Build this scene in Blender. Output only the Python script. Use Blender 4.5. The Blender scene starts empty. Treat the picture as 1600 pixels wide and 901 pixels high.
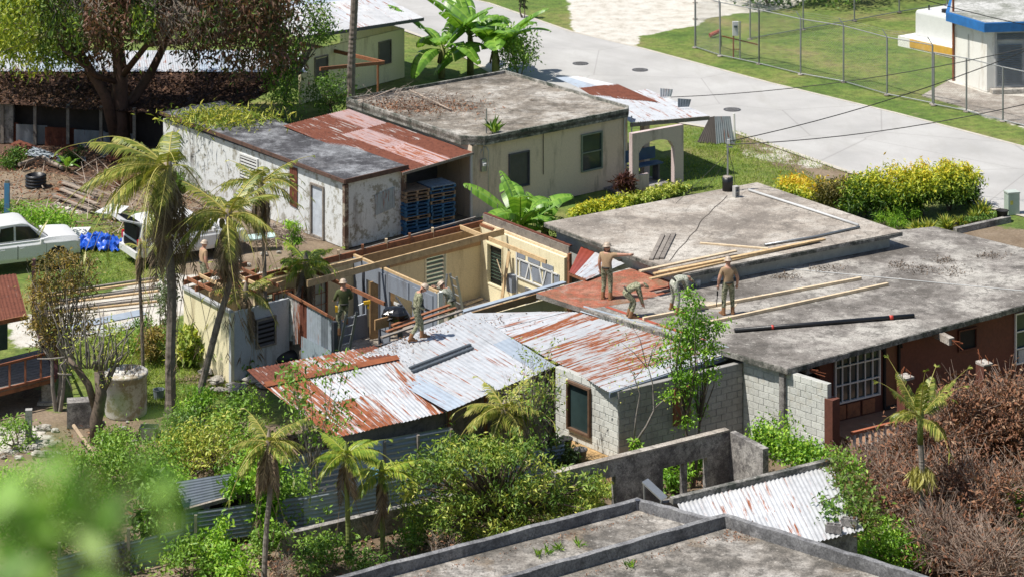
import bpy, math, random
import numpy as np
from mathutils import Vector, Matrix
sc = bpy.context.scene
R = math.radians
rnd = random.Random(7)
nr = np.random.RandomState(11)
# ------------------------------------------------------------------ camera, light, exposure
F, YH, HC = 3800.0, -700.0, 27.0        # focal length in photo pixels, horizon row, camera height
cam_d = bpy.data.cameras.new('camera'); cam = bpy.data.objects.new('camera', cam_d)
sc.collection.objects.link(cam); sc.camera = cam
cam.location = (0, 0, HC); cam.rotation_euler = (R(90), 0, 0)
cam_d.sensor_width = 36; cam_d.lens = 36 * F / 1600
cam_d.shift_y = -(450.5 - YH) / 1600
cam_d.clip_start = 0.3; cam_d.clip_end = 3000
cam_d.dof.use_dof = True; cam_d.dof.focus_distance = 80; cam_d.dof.aperture_fstop = 1.7
SUN_EL, SUN_AZ = 62.0, 197.0            # azimuth: direction towards the sun, from +X
w = bpy.data.worlds.new('World'); sc.world = w; w.use_nodes = True
nt = w.node_tree; bg = nt.nodes['Background']
sky = nt.nodes.new('ShaderNodeTexSky'); sky.sky_type = 'NISHITA'; sky.sun_disc = False
sky.sun_elevation = R(SUN_EL); sky.sun_rotation = R(90 - SUN_AZ)
nt.links.new(sky.outputs[0], bg.inputs[0]); bg.inputs[1].default_value = 0.085
sun_d = bpy.data.lights.new('sun', 'SUN'); sun_d.energy = 5.0; sun_d.angle = R(0.53); sun_d.color = (1, .95, .87)
sun = bpy.data.objects.new('sun', sun_d); sc.collection.objects.link(sun)
sd = Vector((math.cos(R(SUN_EL)) * math.cos(R(SUN_AZ)), math.cos(R(SUN_EL)) * math.sin(R(SUN_AZ)), math.sin(R(SUN_EL))))
sun.rotation_euler = sd.to_track_quat('Z', 'Y').to_euler(); sun.location = (0, 60, 60)
sc.view_settings.view_transform = 'Standard'; sc.view_settings.look = 'None'
sc.view_settings.exposure = 0.34; sc.view_settings.gamma = 1
sc.render.resolution_x, sc.render.resolution_y = 1024, 576
# ------------------------------------------------------------------ geometry helpers
def V(x, y=None, z=None): return Vector(x) if y is None else Vector((x, y, z))
def P(px, py, z=0.0):                    # photo pixel at height z -> place in the world
    Y = F * (HC - z) / (py - YH); return Vector(((px - 800) * Y / F, Y, z))
def PD(px, py, Y):                       # photo pixel at distance Y
    return Vector(((px - 800) * Y / F, Y, HC - (py - YH) * Y / F))
def PP(px, py, a, b, c):                 # photo pixel on the plane through a, b, c
    o = Vector((0, 0, HC)); d = Vector(((px - 800) / F, 1, -(py - YH) / F)); n = (b - a).cross(c - a)
    return o + d * (n.dot(a - o) / n.dot(d))
def ang(a): return Vector((math.cos(R(a)), math.sin(R(a)), 0))
U, W = ang(35), ang(126)                 # the street grid: along the house fronts, and away to the left
class MB:
    def __init__(s): s.v = []; s.f = []; s.m = []; s.cur = 0; s.uv = None
    def add(s, vs, fs):
        n = len(s.v); s.v += [tuple(v) for v in vs]; s.f += [tuple(i + n for i in f) for f in fs]; s.m += [s.cur] * len(fs); return s
    def hexa(s, b, t):
        return s.add(list(b) + list(t), [(3, 2, 1, 0), (4, 5, 6, 7), (0, 1, 5, 4), (1, 2, 6, 5), (2, 3, 7, 6), (3, 0, 4, 7)])
    def box(s, c, sz, rz=0, m=None):
        hx, hy, hz = sz[0] / 2, sz[1] / 2, sz[2] / 2
        M = m or Matrix.Rotation(rz, 3, 'Z'); c = Vector(c)
        q = [c + M @ Vector((x, y, z)) for z in (-hz, hz) for x, y in ((-hx, -hy), (hx, -hy), (hx, hy), (-hx, hy))]
        return s.hexa(q[:4], q[4:])
    def prism(s, pts, z0, z1):
        a = sum(pts[i][0] * pts[(i + 1) % len(pts)][1] - pts[(i + 1) % len(pts)][0] * pts[i][1] for i in range(len(pts)))
        if a < 0: pts = list(pts)[::-1]
        n = len(pts); f0 = z0 if callable(z0) else (lambda p: z0); f1 = z1 if callable(z1) else (lambda p: z1)
        vs = [(p[0], p[1], f0(p)) for p in pts] + [(p[0], p[1], f1(p)) for p in pts]
        fs = [tuple(range(n))[::-1], tuple(range(n, 2 * n))] + [(i, (i + 1) % n, n + (i + 1) % n, n + i) for i in range(n)]
        return s.add(vs, fs)
    def slab(s, pts, th):                # polygon in space with a thickness downwards
        n = len(pts); vs = [tuple(p) for p in pts] + [(p[0], p[1], p[2] - th) for p in pts]
        return s.add(vs, [tuple(range(n)), tuple(range(n, 2 * n))[::-1]] + [(i, n + i, n + (i + 1) % n, (i + 1) % n) for i in range(n)])
    def beam(s, p0, p1, wd, h):
        p0, p1 = Vector(p0), Vector(p1); d = (p1 - p0).normalized()
        sd_ = d.cross(Vector((0, 0, 1)))
        sd_ = sd_.normalized() if sd_.length > 1e-4 else Vector((1, 0, 0))
        up = sd_.cross(d)
        a = [p0 + sd_ * x * wd / 2 + up * z * h / 2 for x, z in ((-1, -1), (1, -1), (1, 1), (-1, 1))]
        b = [q + (p1 - p0) for q in a]
        return s.add(a + b, [(0, 1, 2, 3), (7, 6, 5, 4), (0, 4, 5, 1), (1, 5, 6, 2), (2, 6, 7, 3), (3, 7, 4, 0)])
    def tube(s, pts, rs, n=7, caps=True):
        pts = [Vector(p) for p in pts]
        if not hasattr(rs, '__len__'): rs = [rs] * len(pts)
        vs = []; fs = []; ref = None
        for i, p in enumerate(pts):
            d = (pts[min(i + 1, len(pts) - 1)] - pts[max(i - 1, 0)]).normalized()
            if ref is None: ref = d.orthogonal().normalized()
            x = (ref - d * ref.dot(d)); x = x.normalized() if x.length > 1e-5 else d.orthogonal().normalized()
            ref = x; y = d.cross(x)
            vs += [p + (x * math.cos(2 * math.pi * k / n) + y * math.sin(2 * math.pi * k / n)) * rs[i] for k in range(n)]
        for i in range(len(pts) - 1):
            for k in range(n):
                a, b = i * n + k, i * n + (k + 1) % n
                fs.append((a, b, b + n, a + n))
        if caps: fs += [tuple(range(n))[::-1], tuple(range((len(pts) - 1) * n, len(pts) * n))]
        return s.add(vs, fs)
    def lathe(s, c, prof, n=24):
        c = Vector(c); vs = [c + Vector((r * math.cos(2 * math.pi * k / n), r * math.sin(2 * math.pi * k / n), z)) for r, z in prof for k in range(n)]
        fs = [(i * n + k, i * n + (k + 1) % n, (i + 1) * n + (k + 1) % n, (i + 1) * n + k) for i in range(len(prof) - 1) for k in range(n)]
        return s.add(vs, fs)
    def wall(s, p0, p1, z0, z1, th, op=()):   # wall from p0 to p1, thickness to the left of p0->p1; openings (s0,s1,h0,h1) in metres; z1 may be a pair
        p0, p1 = Vector((p0[0], p0[1], 0)), Vector((p1[0], p1[1], 0)); L = (p1 - p0).length; d = (p1 - p0) / L; nn = Vector((-d.y, d.x, 0)) * th
        za, zb = z1 if hasattr(z1, '__len__') else (z1, z1)
        ss = sorted({0, L} | {min(max(x, 0), L) for o in op for x in o[:2]}); top = min(za, zb)
        hs = sorted({z0, top} | {min(max(x, z0), top) for o in op for x in o[2:]})
        for i in range(len(ss) - 1):
            for j in range(len(hs) - 1):
                cs, ch = (ss[i] + ss[i + 1]) / 2, (hs[j] + hs[j + 1]) / 2
                if any(o[0] < cs < o[1] and o[2] < ch < o[3] for o in op): continue
                a, b = p0 + d * ss[i], p0 + d * ss[i + 1]
                last = j == len(hs) - 2
                ta = za + (zb - za) * ss[i] / L if last else hs[j + 1]; tb = za + (zb - za) * ss[i + 1] / L if last else hs[j + 1]
                zz = Vector((0, 0, 1)); q = [a, b, b + nn, a + nn]
                s.hexa([x + zz * hs[j] for x in q], [a + zz * ta, b + zz * tb, b + nn + zz * tb, a + nn + zz * ta])
        return s
    def sheet(s, a, b, c, d, waves, amp, rows=2, sub=4):   # corrugated sheet, waves across a->b, running a->d
        a, b, c, d = map(Vector, (a, b, c, d)); n = waves * sub; nrm = (b - a).cross(d - a).normalized()
        if nrm.z < 0: nrm = -nrm
        base = len(s.v); vs = []; uvs = []
        for j in range(rows):
            t = j / (rows - 1)
            for i in range(n + 1):
                u_ = i / n; p = (a * (1 - u_) + b * u_) * (1 - t) + (d * (1 - u_) + c * u_) * t
                vs.append(p + nrm * amp * math.sin(2 * math.pi * i / sub)); uvs.append((u_ * (b - a).length, t * (d - a).length))
        s.add(vs, [(j * (n + 1) + i, j * (n + 1) + i + 1, (j + 1) * (n + 1) + i + 1, (j + 1) * (n + 1) + i) for j in range(rows - 1) for i in range(n)])
        s.uv = (s.uv or []) + uvs; return s
    def mesh(s, name, mats, smooth=False):
        me = bpy.data.meshes.new(name); me.from_pydata(s.v, [], s.f)
        for m in (mats if isinstance(mats, (list, tuple)) else [mats]): me.materials.append(m)
        if any(s.m): me.polygons.foreach_set('material_index', s.m)
        if s.uv and len(s.uv) == len(s.v):
            l = me.uv_layers.new(name='UVMap'); vi = np.empty(len(me.loops), dtype=np.int32); me.loops.foreach_get('vertex_index', vi)
            ox, oy = rnd.random() * 40, rnd.random() * 40
            l.data.foreach_set('uv', (np.array(s.uv)[vi] + (ox, oy)).astype(np.float32).ravel())
        if smooth: me.polygons.foreach_set('use_smooth', [True] * len(me.polygons))
        me.update(); return me
    def part(s, name, mats, parent=None, smooth=False): return link(name, s.mesh(name, mats, smooth), parent)
def link(name, data, parent=None, loc=None, rot=None):
    o = bpy.data.objects.new(name, data); sc.collection.objects.link(o)
    if parent is not None: o.parent = parent
    if loc is not None: o.location = Vector(loc) - (root_loc(parent) if parent is not None else Vector((0, 0, 0)))
    elif parent is not None: o.location = -root_loc(parent)
    if rot is not None: o.rotation_euler = rot
    return o
def root_loc(o):                          # world place of an unrotated parent chain (parts with loc=None carry world coordinates)
    t = Vector((0, 0, 0))
    while o is not None: t = t + o.location; o = o.parent
    return t
def tag(o, label, cat, group=None, kind=None):
    o['label'] = label; o['category'] = cat
    if group: o['group'] = group
    if kind: o['kind'] = kind
    return o
def thing(name, label, cat, loc, group=None, rz=0):
    o = bpy.data.objects.new(name, None); sc.collection.objects.link(o); o.location = loc; o.rotation_euler.z = rz
    o.empty_display_size = .2; return tag(o, label, cat, group)
def struct(o): o['kind'] = 'structure'; return o
def stuff(o): o['kind'] = 'stuff'; return o
# ------------------------------------------------------------------ materials
def nodes(name):
    m = bpy.data.materials.new(name); m.use_nodes = True; t = m.node_tree; b = t.nodes['Principled BSDF']; return m, t, b
def N(t, typ, **kw):
    n = t.nodes.new(typ)
    for k, v in kw.items():
        if k in n.inputs.keys(): n.inputs[k].default_value = v
        else: setattr(n, k, v)
    return n
def ramp(t, src, cols, pos=None):
    r = t.nodes.new('ShaderNodeValToRGB'); e = r.color_ramp.elements
    k = len(cols)
    pos = pos or [i / max(1, k - 1) for i in range(k)]
    while len(e) < k: e.new(.5)
    for i in range(k): e[i].position = pos[i]; c = cols[i]; e[i].color = (c[0], c[1], c[2], 1) if hasattr(c, '__len__') else (c, c, c, 1)
    t.links.new(src, r.inputs[0]); return r.outputs[0]
def noise(t, scale, detail=6, rough=.6, src=None, stretch=None, off=0):
    if src is None: src = t.nodes.new('ShaderNodeNewGeometry').outputs['Position']
    if stretch or off:
        mp = t.nodes.new('ShaderNodeMapping'); mp.inputs['Scale'].default_value = stretch or (1, 1, 1); mp.inputs['Location'].default_value = (off, off * .7, off * .3)
        t.links.new(src, mp.inputs[0]); src = mp.outputs[0]
    n = N(t, 'ShaderNodeTexNoise', Scale=scale, Detail=detail, Roughness=rough); t.links.new(src, n.inputs['Vector']); return n.outputs['Fac']
def mix(t, fac, a, b, mode='MIX'):
    n = t.nodes.new('ShaderNodeMix'); n.data_type = 'RGBA'; n.blend_type = mode
    for i, x in ((0, fac), (6, a), (7, b)):
        if hasattr(x, 'links'): t.links.new(x, n.inputs[i])
        else: n.inputs[i].default_value = x if i == 0 else (*x, 1) if len(x) == 3 else x
    return n.outputs[2]
def bump(t, b, h, strength=.4, dist=.02):
    n = N(t, 'ShaderNodeBump', Strength=strength, Distance=dist); t.links.new(h, n.inputs['Height']); t.links.new(n.outputs[0], b.inputs['Normal'])
_c = {}
def plain(name, col, rough=.7, var=.18, scale=3, metal=0, dirt=None, dscale=1.2, dlo=.55, dhi=.75, bmp=.25):
    """a base colour with soft unevenness, fine grain and optional dirt of its own colour"""
    if name in _c: return _c[name]
    m, t, b = nodes(name); n1 = noise(t, scale, 8, .65); n2 = noise(t, scale * 14, 4, .6, off=3)
    c = ramp(t, n1, [tuple(x * (1 - var) for x in col), tuple(min(1, x * (1 + var)) for x in col)], [.3, .7])
    oi = t.nodes.new('ShaderNodeObjectInfo')
    c = mix(t, .55, c, ramp(t, n2, [.55, 1.3 if False else 1.0], [.25, .6]), 'MULTIPLY')
    if dirt: c = mix(t, ramp(t, noise(t, dscale, 9, .7, off=9), [0, 1], [dlo, dhi]), c, dirt)
    c = mix(t, .5, c, ramp(t, oi.outputs['Random'], [.72, 1.0]), 'MULTIPLY')
    t.links.new(c, b.inputs['Base Color']); b.inputs['Roughness'].default_value = rough; b.inputs['Metallic'].default_value = metal
    if bmp: bump(t, b, n2, bmp)
    _c[name] = m; return m
def concrete(name, base, dark, light, stain=.5, scale=.35, speck=True, warm=None):
    if name in _c: return _c[name]
    m, t, b = nodes(name)
    n1 = noise(t, scale, 10, .68); n2 = noise(t, scale * 4.3, 9, .72, off=5); n3 = noise(t, 22, 5, .7, off=2)
    c = ramp(t, n1, [dark, base, light], [.4, .5, .6])
    c = mix(t, ramp(t, n2, [0, 1], [.5, .72]), c, tuple(x * .5 for x in dark))if stain > .6 else mix(t, ramp(t, n2, [0, stain], [.5, .7]), c, dark)
    c = mix(t, ramp(t, noise(t, scale * 2.2, 8, .7, off=21), [0, .75], [.53, .68]), c, light)
    tl = noise(t, scale * 1.5, 3, .5, off=61); c = mix(t, ramp(t, tl, [0, .5, 0], [.485, .5, .508]), c, tuple(x * .5 for x in dark)); c = mix(t, ramp(t, tl, [0, .4], [.57, .6]), c, tuple(x * 1.1 for x in dark))
    if warm: c = mix(t, ramp(t, noise(t, scale * 1.7, 8, .7, off=33), [0, .8], [.55, .7]), c, warm)
    if speck: c = mix(t, .9, c, ramp(t, n3, [.3, .8, 1.0], [.3, .5, .62]), 'MULTIPLY'); c = mix(t, ramp(t, noise(t, 3.2, 8, .85, off=14), [0, .8], [.5, .62]), c, tuple(x * .55 for x in dark)); c = mix(t, ramp(t, noise(t, 6.5, 7, .85, off=44), [0, .9], [.585, .66]), c, tuple(min(1, x * 1.15) for x in light))
    t.links.new(c, b.inputs['Base Color']); b.inputs['Roughness'].default_value = .92; bump(t, b, n3, .5, .02)
    _c[name] = m; return m
def peeling(name, paint, under, amt=.5, grime=(.12, .09, .07), scale=2.2):
    """paint flaking off a wall, with runs of grime"""
    if name in _c: return _c[name]
    m, t, b = nodes(name)
    n1 = noise(t, scale, 10, .75); n2 = noise(t, 1.1, 8, .7, stretch=(1.6, 1.6, .35), off=4); n3 = noise(t, 30, 3, .6)
    c = mix(t, ramp(t, n1, [0, 1], [amt, amt + .06]), paint, under)
    c = mix(t, ramp(t, n2, [0, .85], [.54, .74]), c, grime)
    c = mix(t, .5, c, ramp(t, n3, [.6, 1], [.3, .6]), 'MULTIPLY')
    t.links.new(c, b.inputs['Base Color']); b.inputs['Roughness'].default_value = .8; bump(t, b, n1, .4, .01)
    _c[name] = m; return m
def tin(name, paint, rust, lo, hi, metal=.25, rough=.45, streak=(9, .6, 1)):
    """painted or galvanised corrugated sheet with rust creeping along it; each sheet rusts differently"""
    if name in _c: return _c[name]
    m, t, b = nodes(name); uv = t.nodes.new('ShaderNodeTexCoord').outputs['UV']; oi = t.nodes.new('ShaderNodeObjectInfo')
    n1 = noise(t, 1.0, 9, .7, src=uv, stretch=streak); n2 = noise(t, 3.2, 8, .7, off=7)
    s = N(t, 'ShaderNodeMath', operation='ADD'); t.links.new(n1, s.inputs[0])
    k = N(t, 'ShaderNodeMath', operation='MULTIPLY'); t.links.new(oi.outputs['Random'], k.inputs[0]); k.operation = 'MULTIPLY_ADD'; k.inputs[1].default_value = (hi - lo) * .35; k.inputs[2].default_value = lo * .35; t.links.new(k.outputs[0], s.inputs[1])
    mask = ramp(t, s.outputs[0], [0, .3, 1], [.605, .63, .675])
    pc = mix(t, ramp(t, n2, [0, .5], [.45, .7]), paint, tuple(x * .55 for x in paint))
    pc = mix(t, .6, pc, ramp(t, oi.outputs['Random'], [.68, 1.0]), 'MULTIPLY')
    rc = ramp(t, noise(t, 6, 8, .7, off=2), [tuple(x * .45 for x in rust), rust, (rust[0] * 1.25, rust[1] * 1.4, rust[2] * 1.35)], [.3, .5, .75])
    c = mix(t, mask, pc, rc); t.links.new(c, b.inputs['Base Color'])
    ro = N(t, 'ShaderNodeMapRange'); t.links.new(mask, ro.inputs[0]); ro.inputs[3].default_value = rough; ro.inputs[4].default_value = .9; t.links.new(ro.outputs[0], b.inputs['Roughness'])
    b.inputs['Metallic'].default_value = metal
    _c[name] = m; return m
def wood(name, col, dark, rough=.75):
    if name in _c: return _c[name]
    m, t, b = nodes(name); oc = t.nodes.new('ShaderNodeNewGeometry').outputs['Position']
    n1 = noise(t, 5, 6, .7); n2 = noise(t, 40, 3, .6); oi = t.nodes.new('ShaderNodeObjectInfo')
    c = ramp(t, n1, [dark, col, tuple(min(1, x * 1.25) for x in col)], [.3, .5, .72])
    c = mix(t, .45, c, ramp(t, n2, [.6, 1], [.35, .6]), 'MULTIPLY'); c = mix(t, .6, c, ramp(t, oi.outputs['Random'], [.65, 1.0]), 'MULTIPLY')
    t.links.new(c, b.inputs['Base Color']); b.inputs['Roughness'].default_value = rough; bump(t, b, n2, .3, .005); _c[name] = m; return m
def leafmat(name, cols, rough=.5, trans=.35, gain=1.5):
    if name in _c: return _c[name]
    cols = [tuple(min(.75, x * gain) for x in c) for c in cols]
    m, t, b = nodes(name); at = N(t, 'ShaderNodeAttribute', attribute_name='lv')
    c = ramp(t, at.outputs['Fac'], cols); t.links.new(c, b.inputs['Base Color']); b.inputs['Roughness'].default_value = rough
    tr = t.nodes.new('ShaderNodeBsdfTranslucent'); mx = t.nodes.new('ShaderNodeMixShader'); mx.inputs[0].default_value = trans
    tc = mix(t, 1, c, (1.0, 1.0, .55), 'MULTIPLY'); t.links.new(tc, tr.inputs[0])
    t.links.new(b.outputs[0], mx.inputs[1]); t.links.new(tr.outputs[0], mx.inputs[2]); t.links.new(mx.outputs[0], t.nodes['Material Output'].inputs[0])
    _c[name] = m; return m
def glass(name, col=(.03, .05, .05), rough=.12):
    if name in _c: return _c[name]
    m, t, b = nodes(name); t.links.new(ramp(t, noise(t, 1.5, 4), [tuple(x * .5 for x in col), tuple(x * 1.6 for x in col)]), b.inputs['Base Color']); b.inputs['Roughness'].default_value = rough; _c[name] = m; return m
RUST = (.27, .085, .035)
m_conc = concrete('weathered roof concrete', (.3, .275, .25), (.14, .125, .11), (.5, .475, .43), .65)
m_conc_up = concrete('pale roof concrete', (.42, .37, .315), (.23, .2, .17), (.58, .54, .48), .5, .3)
m_conc_fg = concrete('stained roof concrete', (.26, .235, .205), (.1, .092, .08), (.47, .44, .4), .75, .5, warm=(.27, .2, .13))
m_conc_wall = concrete('streaked concrete wall', (.34, .32, .3), (.13, .12, .12), (.46, .44, .41), .7, .8)
m_moss = concrete('mossy edge concrete', (.22, .21, .19), (.06, .07, .055), (.4, .38, .35), .8, 1.6)
m_cmu = plain('grey concrete block', (.4, .39, .37), .92, .16, 1.6, dirt=(.25, .235, .215), dscale=.9, dlo=.5, dhi=.72)
m_cmu_white = plain('pale concrete block', (.66, .67, .63), .92, .1, 1.3, dirt=(.42, .37, .28), dscale=.8, dlo=.55, dhi=.75)  # same block in a paler colour, for wing wall and annex window wall
m_mortar = plain('mortar', (.33, .32, .3), .95)
m_mortar_w = plain('pale mortar', (.46, .46, .43), .95)
m_red = concrete('worn red floor paint', (.4, .11, .06), (.25, .14, .08), (.46, .2, .13), .8, .8, warm=(.4, .34, .28))
m_redpaint = plain('red paint', (.4, .09, .05), .7, dirt=(.3, .22, .17))
m_white_paint = peeling('peeling white paint', (.66, .68, .68), (.33, .32, .27), .52)
m_cream = peeling('cream paint', (.7, .58, .45), (.5, .45, .38), .66, (.25, .2, .14))
m_yellow = peeling('pale yellow paint', (.82, .74, .5), (.62, .55, .38), .72, (.4, .32, .18))
m_yellow_in = peeling('yellow inside paint', (.74, .62, .38), (.6, .5, .33), .72, (.4, .3, .15))
m_pink = peeling('faded pink paint', (.6, .48, .46), (.45, .38, .36), .66, (.2, .15, .14))
m_greyp = peeling('blue grey panel paint', (.23, .26, .31), (.3, .31, .33), .68, (.12, .12, .13))
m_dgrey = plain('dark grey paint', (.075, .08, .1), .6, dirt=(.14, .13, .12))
m_brown = plain('brown wall paint', (.14, .048, .03), .8, dirt=(.1, .04, .03), scale=.8)
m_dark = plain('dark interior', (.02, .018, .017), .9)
m_white = plain('white painted metal', (.75, .76, .75), .45, .05, dirt=(.45, .38, .3), dlo=.62, dhi=.8)
m_whitewall = peeling('white rendered wall', (.78, .77, .72), (.6, .57, .5), .72, (.45, .38, .28))
m_blue_trim = plain('blue roof trim', (.02, .16, .45), .6, dirt=(.05, .1, .2))
m_galv = plain('galvanised steel', (.4, .42, .43), .4, .1, metal=.7, dirt=(.3, .22, .16), dlo=.62)
m_galv_dull = plain('dull fence steel', (.3, .31, .31), .55, .1, metal=.4)
m_black = plain('black plastic', (.012, .013, .016), .4)
m_rubber = plain('black rubber', (.015, .015, .015), .75)
m_pvc = plain('grey white pipe', (.6, .61, .61), .45, .05)
m_rustsolid = plain('solid rust', RUST, .9, .3, dirt=(.12, .04, .02))
m_tin_white = tin('white roof tin', (.6, .62, .645), RUST, .05, .25)
m_tin_mid = tin('half rusted roof tin', (.6, .62, .63), RUST, .34, .62)
m_tin_rust = tin('rusted roof tin', (.55, .52, .5), (.15, .048, .028), .6, 1.0)
m_tin_blue = tin('bluish roof tin', (.48, .55, .63), RUST, .0, .1)
m_tin_grey = tin('grey fence tin', (.27, .31, .36), (.12, .07, .05), -.1, .1, .5)
m_tin_clean = tin('bright white tin', (.66, .67, .68), RUST, .02, .2)
m_lumber = wood('fresh lumber', (.62, .44, .24), (.45, .3, .15))
m_lumber_pale = wood('pale lumber', (.7, .56, .38), (.55, .42, .27))
m_oldwood = wood('old red brown timber', (.3, .12, .055), (.14, .06, .035))
m_ply = wood('plywood', (.46, .28, .13), (.33, .19, .09))
m_greywood = wood('weathered grey timber', (.25, .22, .19), (.12, .1, .09))
m_pallet_blue = wood('blue pallet wood', (.03, .13, .28), (.04, .06, .1))
m_pallet_wood = wood('bare pallet wood', (.3, .21, .14), (.14, .1, .07))
m_bark = wood('tree bark', (.16, .12, .09), (.06, .045, .035))
m_barkred = wood('dark red bark', (.11, .06, .045), (.04, .025, .02))
m_barkgrey = wood('grey bark', (.27, .24, .21), (.13, .11, .1))
m_twig = wood('dry twig', (.38, .31, .25), (.2, .15, .12))
m_palmtrunk = wood('palm trunk', (.24, .2, .17), (.1, .08, .065))
m_palmgreen = wood('green palm shaft', (.2, .25, .06), (.16, .14, .04))
m_glass = glass('dark window glass')
m_carglass = glass('car glass', (.012, .016, .02), .05)
m_wire = plain('black cable', (.015, .015, .015), .6, bmp=0)
def lpart(mb, name, mats, parent, smooth=False):
    o = bpy.data.objects.new(name, mb.mesh(name, mats, smooth)); sc.collection.objects.link(o); o.parent = parent; return o
# ------------------------------------------------------------------ ground
def inpoly(X, Y, poly):
    r = np.zeros(X.shape, bool); n = len(poly)
    for i in range(n):
        x0, y0 = poly[i][:2]; x1, y1 = poly[(i + 1) % n][:2]
        if y0 == y1: continue
        c = ((y0 > Y) != (y1 > Y)) & (X < (x1 - x0) * (Y - y0) / (y1 - y0) + x0); r ^= c
    return r
def GP(*px): return [P(*p) for p in px]
gx = np.concatenate([[-1500, -400, -120], np.arange(-48, 48.01, .4), [120, 400, 1500]])
gy = np.concatenate([[-600, -100, 10, 40], np.arange(52, 172.01, .4), [260, 600, 2500]])
GX, GY = np.meshgrid(gx, gy)
def mask(polys, blur=2):
    m = np.zeros(GX.shape)
    for p, wt in polys: m = np.where(inpoly(GX, GY, p), wt, m)
    for _ in range(blur): m = (m + np.roll(m, 1, 0) + np.roll(m, -1, 0) + np.roll(m, 1, 1) + np.roll(m, -1, 1)) / 5
    return m
ROAD_R = GP((640, -20), (760, 5), (890, 50), (1000, 76), (1200, 130), (1400, 178), (1620, 236), (2200, 380))
ROAD_L = GP((560, 20), (700, 70), (800, 130), (1000, 180), (1150, 205), (1330, 268), (1480, 306), (1700, 360), (2200, 470))
m_dirt = mask([(GP((-300, 190), (330, 190), (420, 260), (250, 320), (150, 335), (60, 310), (-300, 320)), .75),
               (GP((-300, 600), (40, 600), (110, 640), (240, 650), (330, 650), (450, 660), (1000, 640), (1700, 700), (1700, 1100), (-300, 1100)), .8),
               (GP((1140, 200), (1200, 205), (1330, 262), (1345, 275), (1290, 285), (1150, 240)), .75),
               (GP((1480, 340), (1700, 370), (1700, 420), (1500, 400)), .8),
               (GP((300, 540), (420, 560), (420, 640), (330, 610)), .7), (GP((250, 585), (330, 590), (345, 606), (290, 600)), .9),
               (GP((200, 300), (700, 300), (1000, 420), (700, 600), (400, 560), (280, 440)), .7)])
m_pale = mask([(GP((880, -40), (1180, -40), (1090, 40), (1000, 55), (1000, 76), (890, 50)), 1.0), (GP((1090, -60), (1330, -60), (1240, 12), (1090, 30)), .9),
               (GP((0, 500), (110, 470), (255, 430), (420, 420), (420, 450), (250, 505), (30, 548)), .9),
               (GP((470, 780), (640, 755), (700, 790), (480, 838)), .75), (GP((-200, 660), (60, 650), (110, 690), (-200, 760)), .6), (GP((70, 315), (130, 310), (150, 332), (95, 338)), .8),
               (GP((1470, 120), (1700, 150), (1700, 230), (1560, 190), (1490, 165)), .8), (GP((1170, 215), (1260, 238), (1320, 262), (1240, 262), (1150, 240)), .55)])
m_lit = mask([(GP((-300, 180), (340, 180), (360, 250), (160, 300), (60, 262), (-300, 290)), .85), (GP((0, 590), (90, 600), (80, 640), (0, 650)), .6), (GP((1330, 600), (1700, 560), (1700, 1000), (1300, 960)), .7)])
def grid_mesh(name, X, Y, Z, masks):
    ny, nx = X.shape; me = bpy.data.meshes.new(name); v = np.stack([X, Y, Z], -1).reshape(-1, 3)
    i = np.arange(ny * nx).reshape(ny, nx); q = np.stack([i[:-1, :-1], i[:-1, 1:], i[1:, 1:], i[1:, :-1]], -1).reshape(-1, 4)
    me.vertices.add(len(v)); me.vertices.foreach_set('co', v.astype(np.float32).ravel())
    me.loops.add(q.size); me.loops.foreach_set('vertex_index', q.astype(np.int32).ravel())
    me.polygons.add(len(q)); me.polygons.foreach_set('loop_start', (np.arange(len(q)) * 4).astype(np.int32)); me.polygons.foreach_set('loop_total', np.full(len(q), 4, np.int32))
    for k, a in masks.items(): at = me.attributes.new(k, 'FLOAT', 'POINT'); at.data.foreach_set('value', a.astype(np.float32).ravel())
    me.update(); me.validate(); return me
GZ = -.05 * (np.sin(GX * .7 + np.sin(GY * .41) * 2) * np.sin(GY * .53 + GX * .2) * .5 + .5)
me = grid_mesh('ground', GX, GY, GZ, {'dirt': m_dirt, 'pale': m_pale, 'litter': m_lit})
m, t, b = nodes('ground cover')
def gm(attr, sc_, off, width=.16):
    a = N(t, 'ShaderNodeAttribute', attribute_name=attr); n = noise(t, sc_, 9, .7, off=off)
    s = N(t, 'ShaderNodeMath', operation='MULTIPLY_ADD'); t.links.new(n, s.inputs[0]); s.inputs[1].default_value = 1.5; s.inputs[2].default_value = -.75
    ad = N(t, 'ShaderNodeMath', operation='ADD'); t.links.new(a.outputs['Fac'], ad.inputs[0]); t.links.new(s.outputs[0], ad.inputs[1])
    return ramp(t, ad.outputs[0], [0, 1], [.5 - width / 2, .5 + width / 2])
g1 = noise(t, .35, 8, .65); g2 = noise(t, 9, 6, .75, off=3); g3 = noise(t, 40, 4, .7)
grass = ramp(t, noise(t, .22, 9, .72, off=17), [(.08, .15, .02), (.13, .21, .03), (.2, .25, .05), (.27, .25, .09), (.3, .24, .12)], [.32, .44, .54, .64, .76])
grass = mix(t, .85, grass, ramp(t, g2, [.35, 1.0], [.3, .6]), 'MULTIPLY')
grass = mix(t, .8, grass, ramp(t, noise(t, 2.2, 6, .7, off=27), [.5, 1.0], [.36, .56]), 'MULTIPLY'); grass = mix(t, ramp(t, noise(t, 1.3, 8, .75, off=8), [0, .7], [.58, .72]), grass, (.24, .19, .11))
dirt = mix(t, .8, ramp(t, g1, [(.16, .11, .07), (.24, .18, .12), (.32, .25, .18)], [.35, .5, .65]), ramp(t, g2, [.4, 1], [.3, .62]), 'MULTIPLY')
pale = mix(t, .5, ramp(t, noise(t, 1.2, 9, .75), [(.34, .3, .24), (.54, .51, .45), (.62, .6, .55)], [.32, .48, .62]), ramp(t, g3, [.55, 1], [.3, .55]), 'MULTIPLY')
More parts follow.
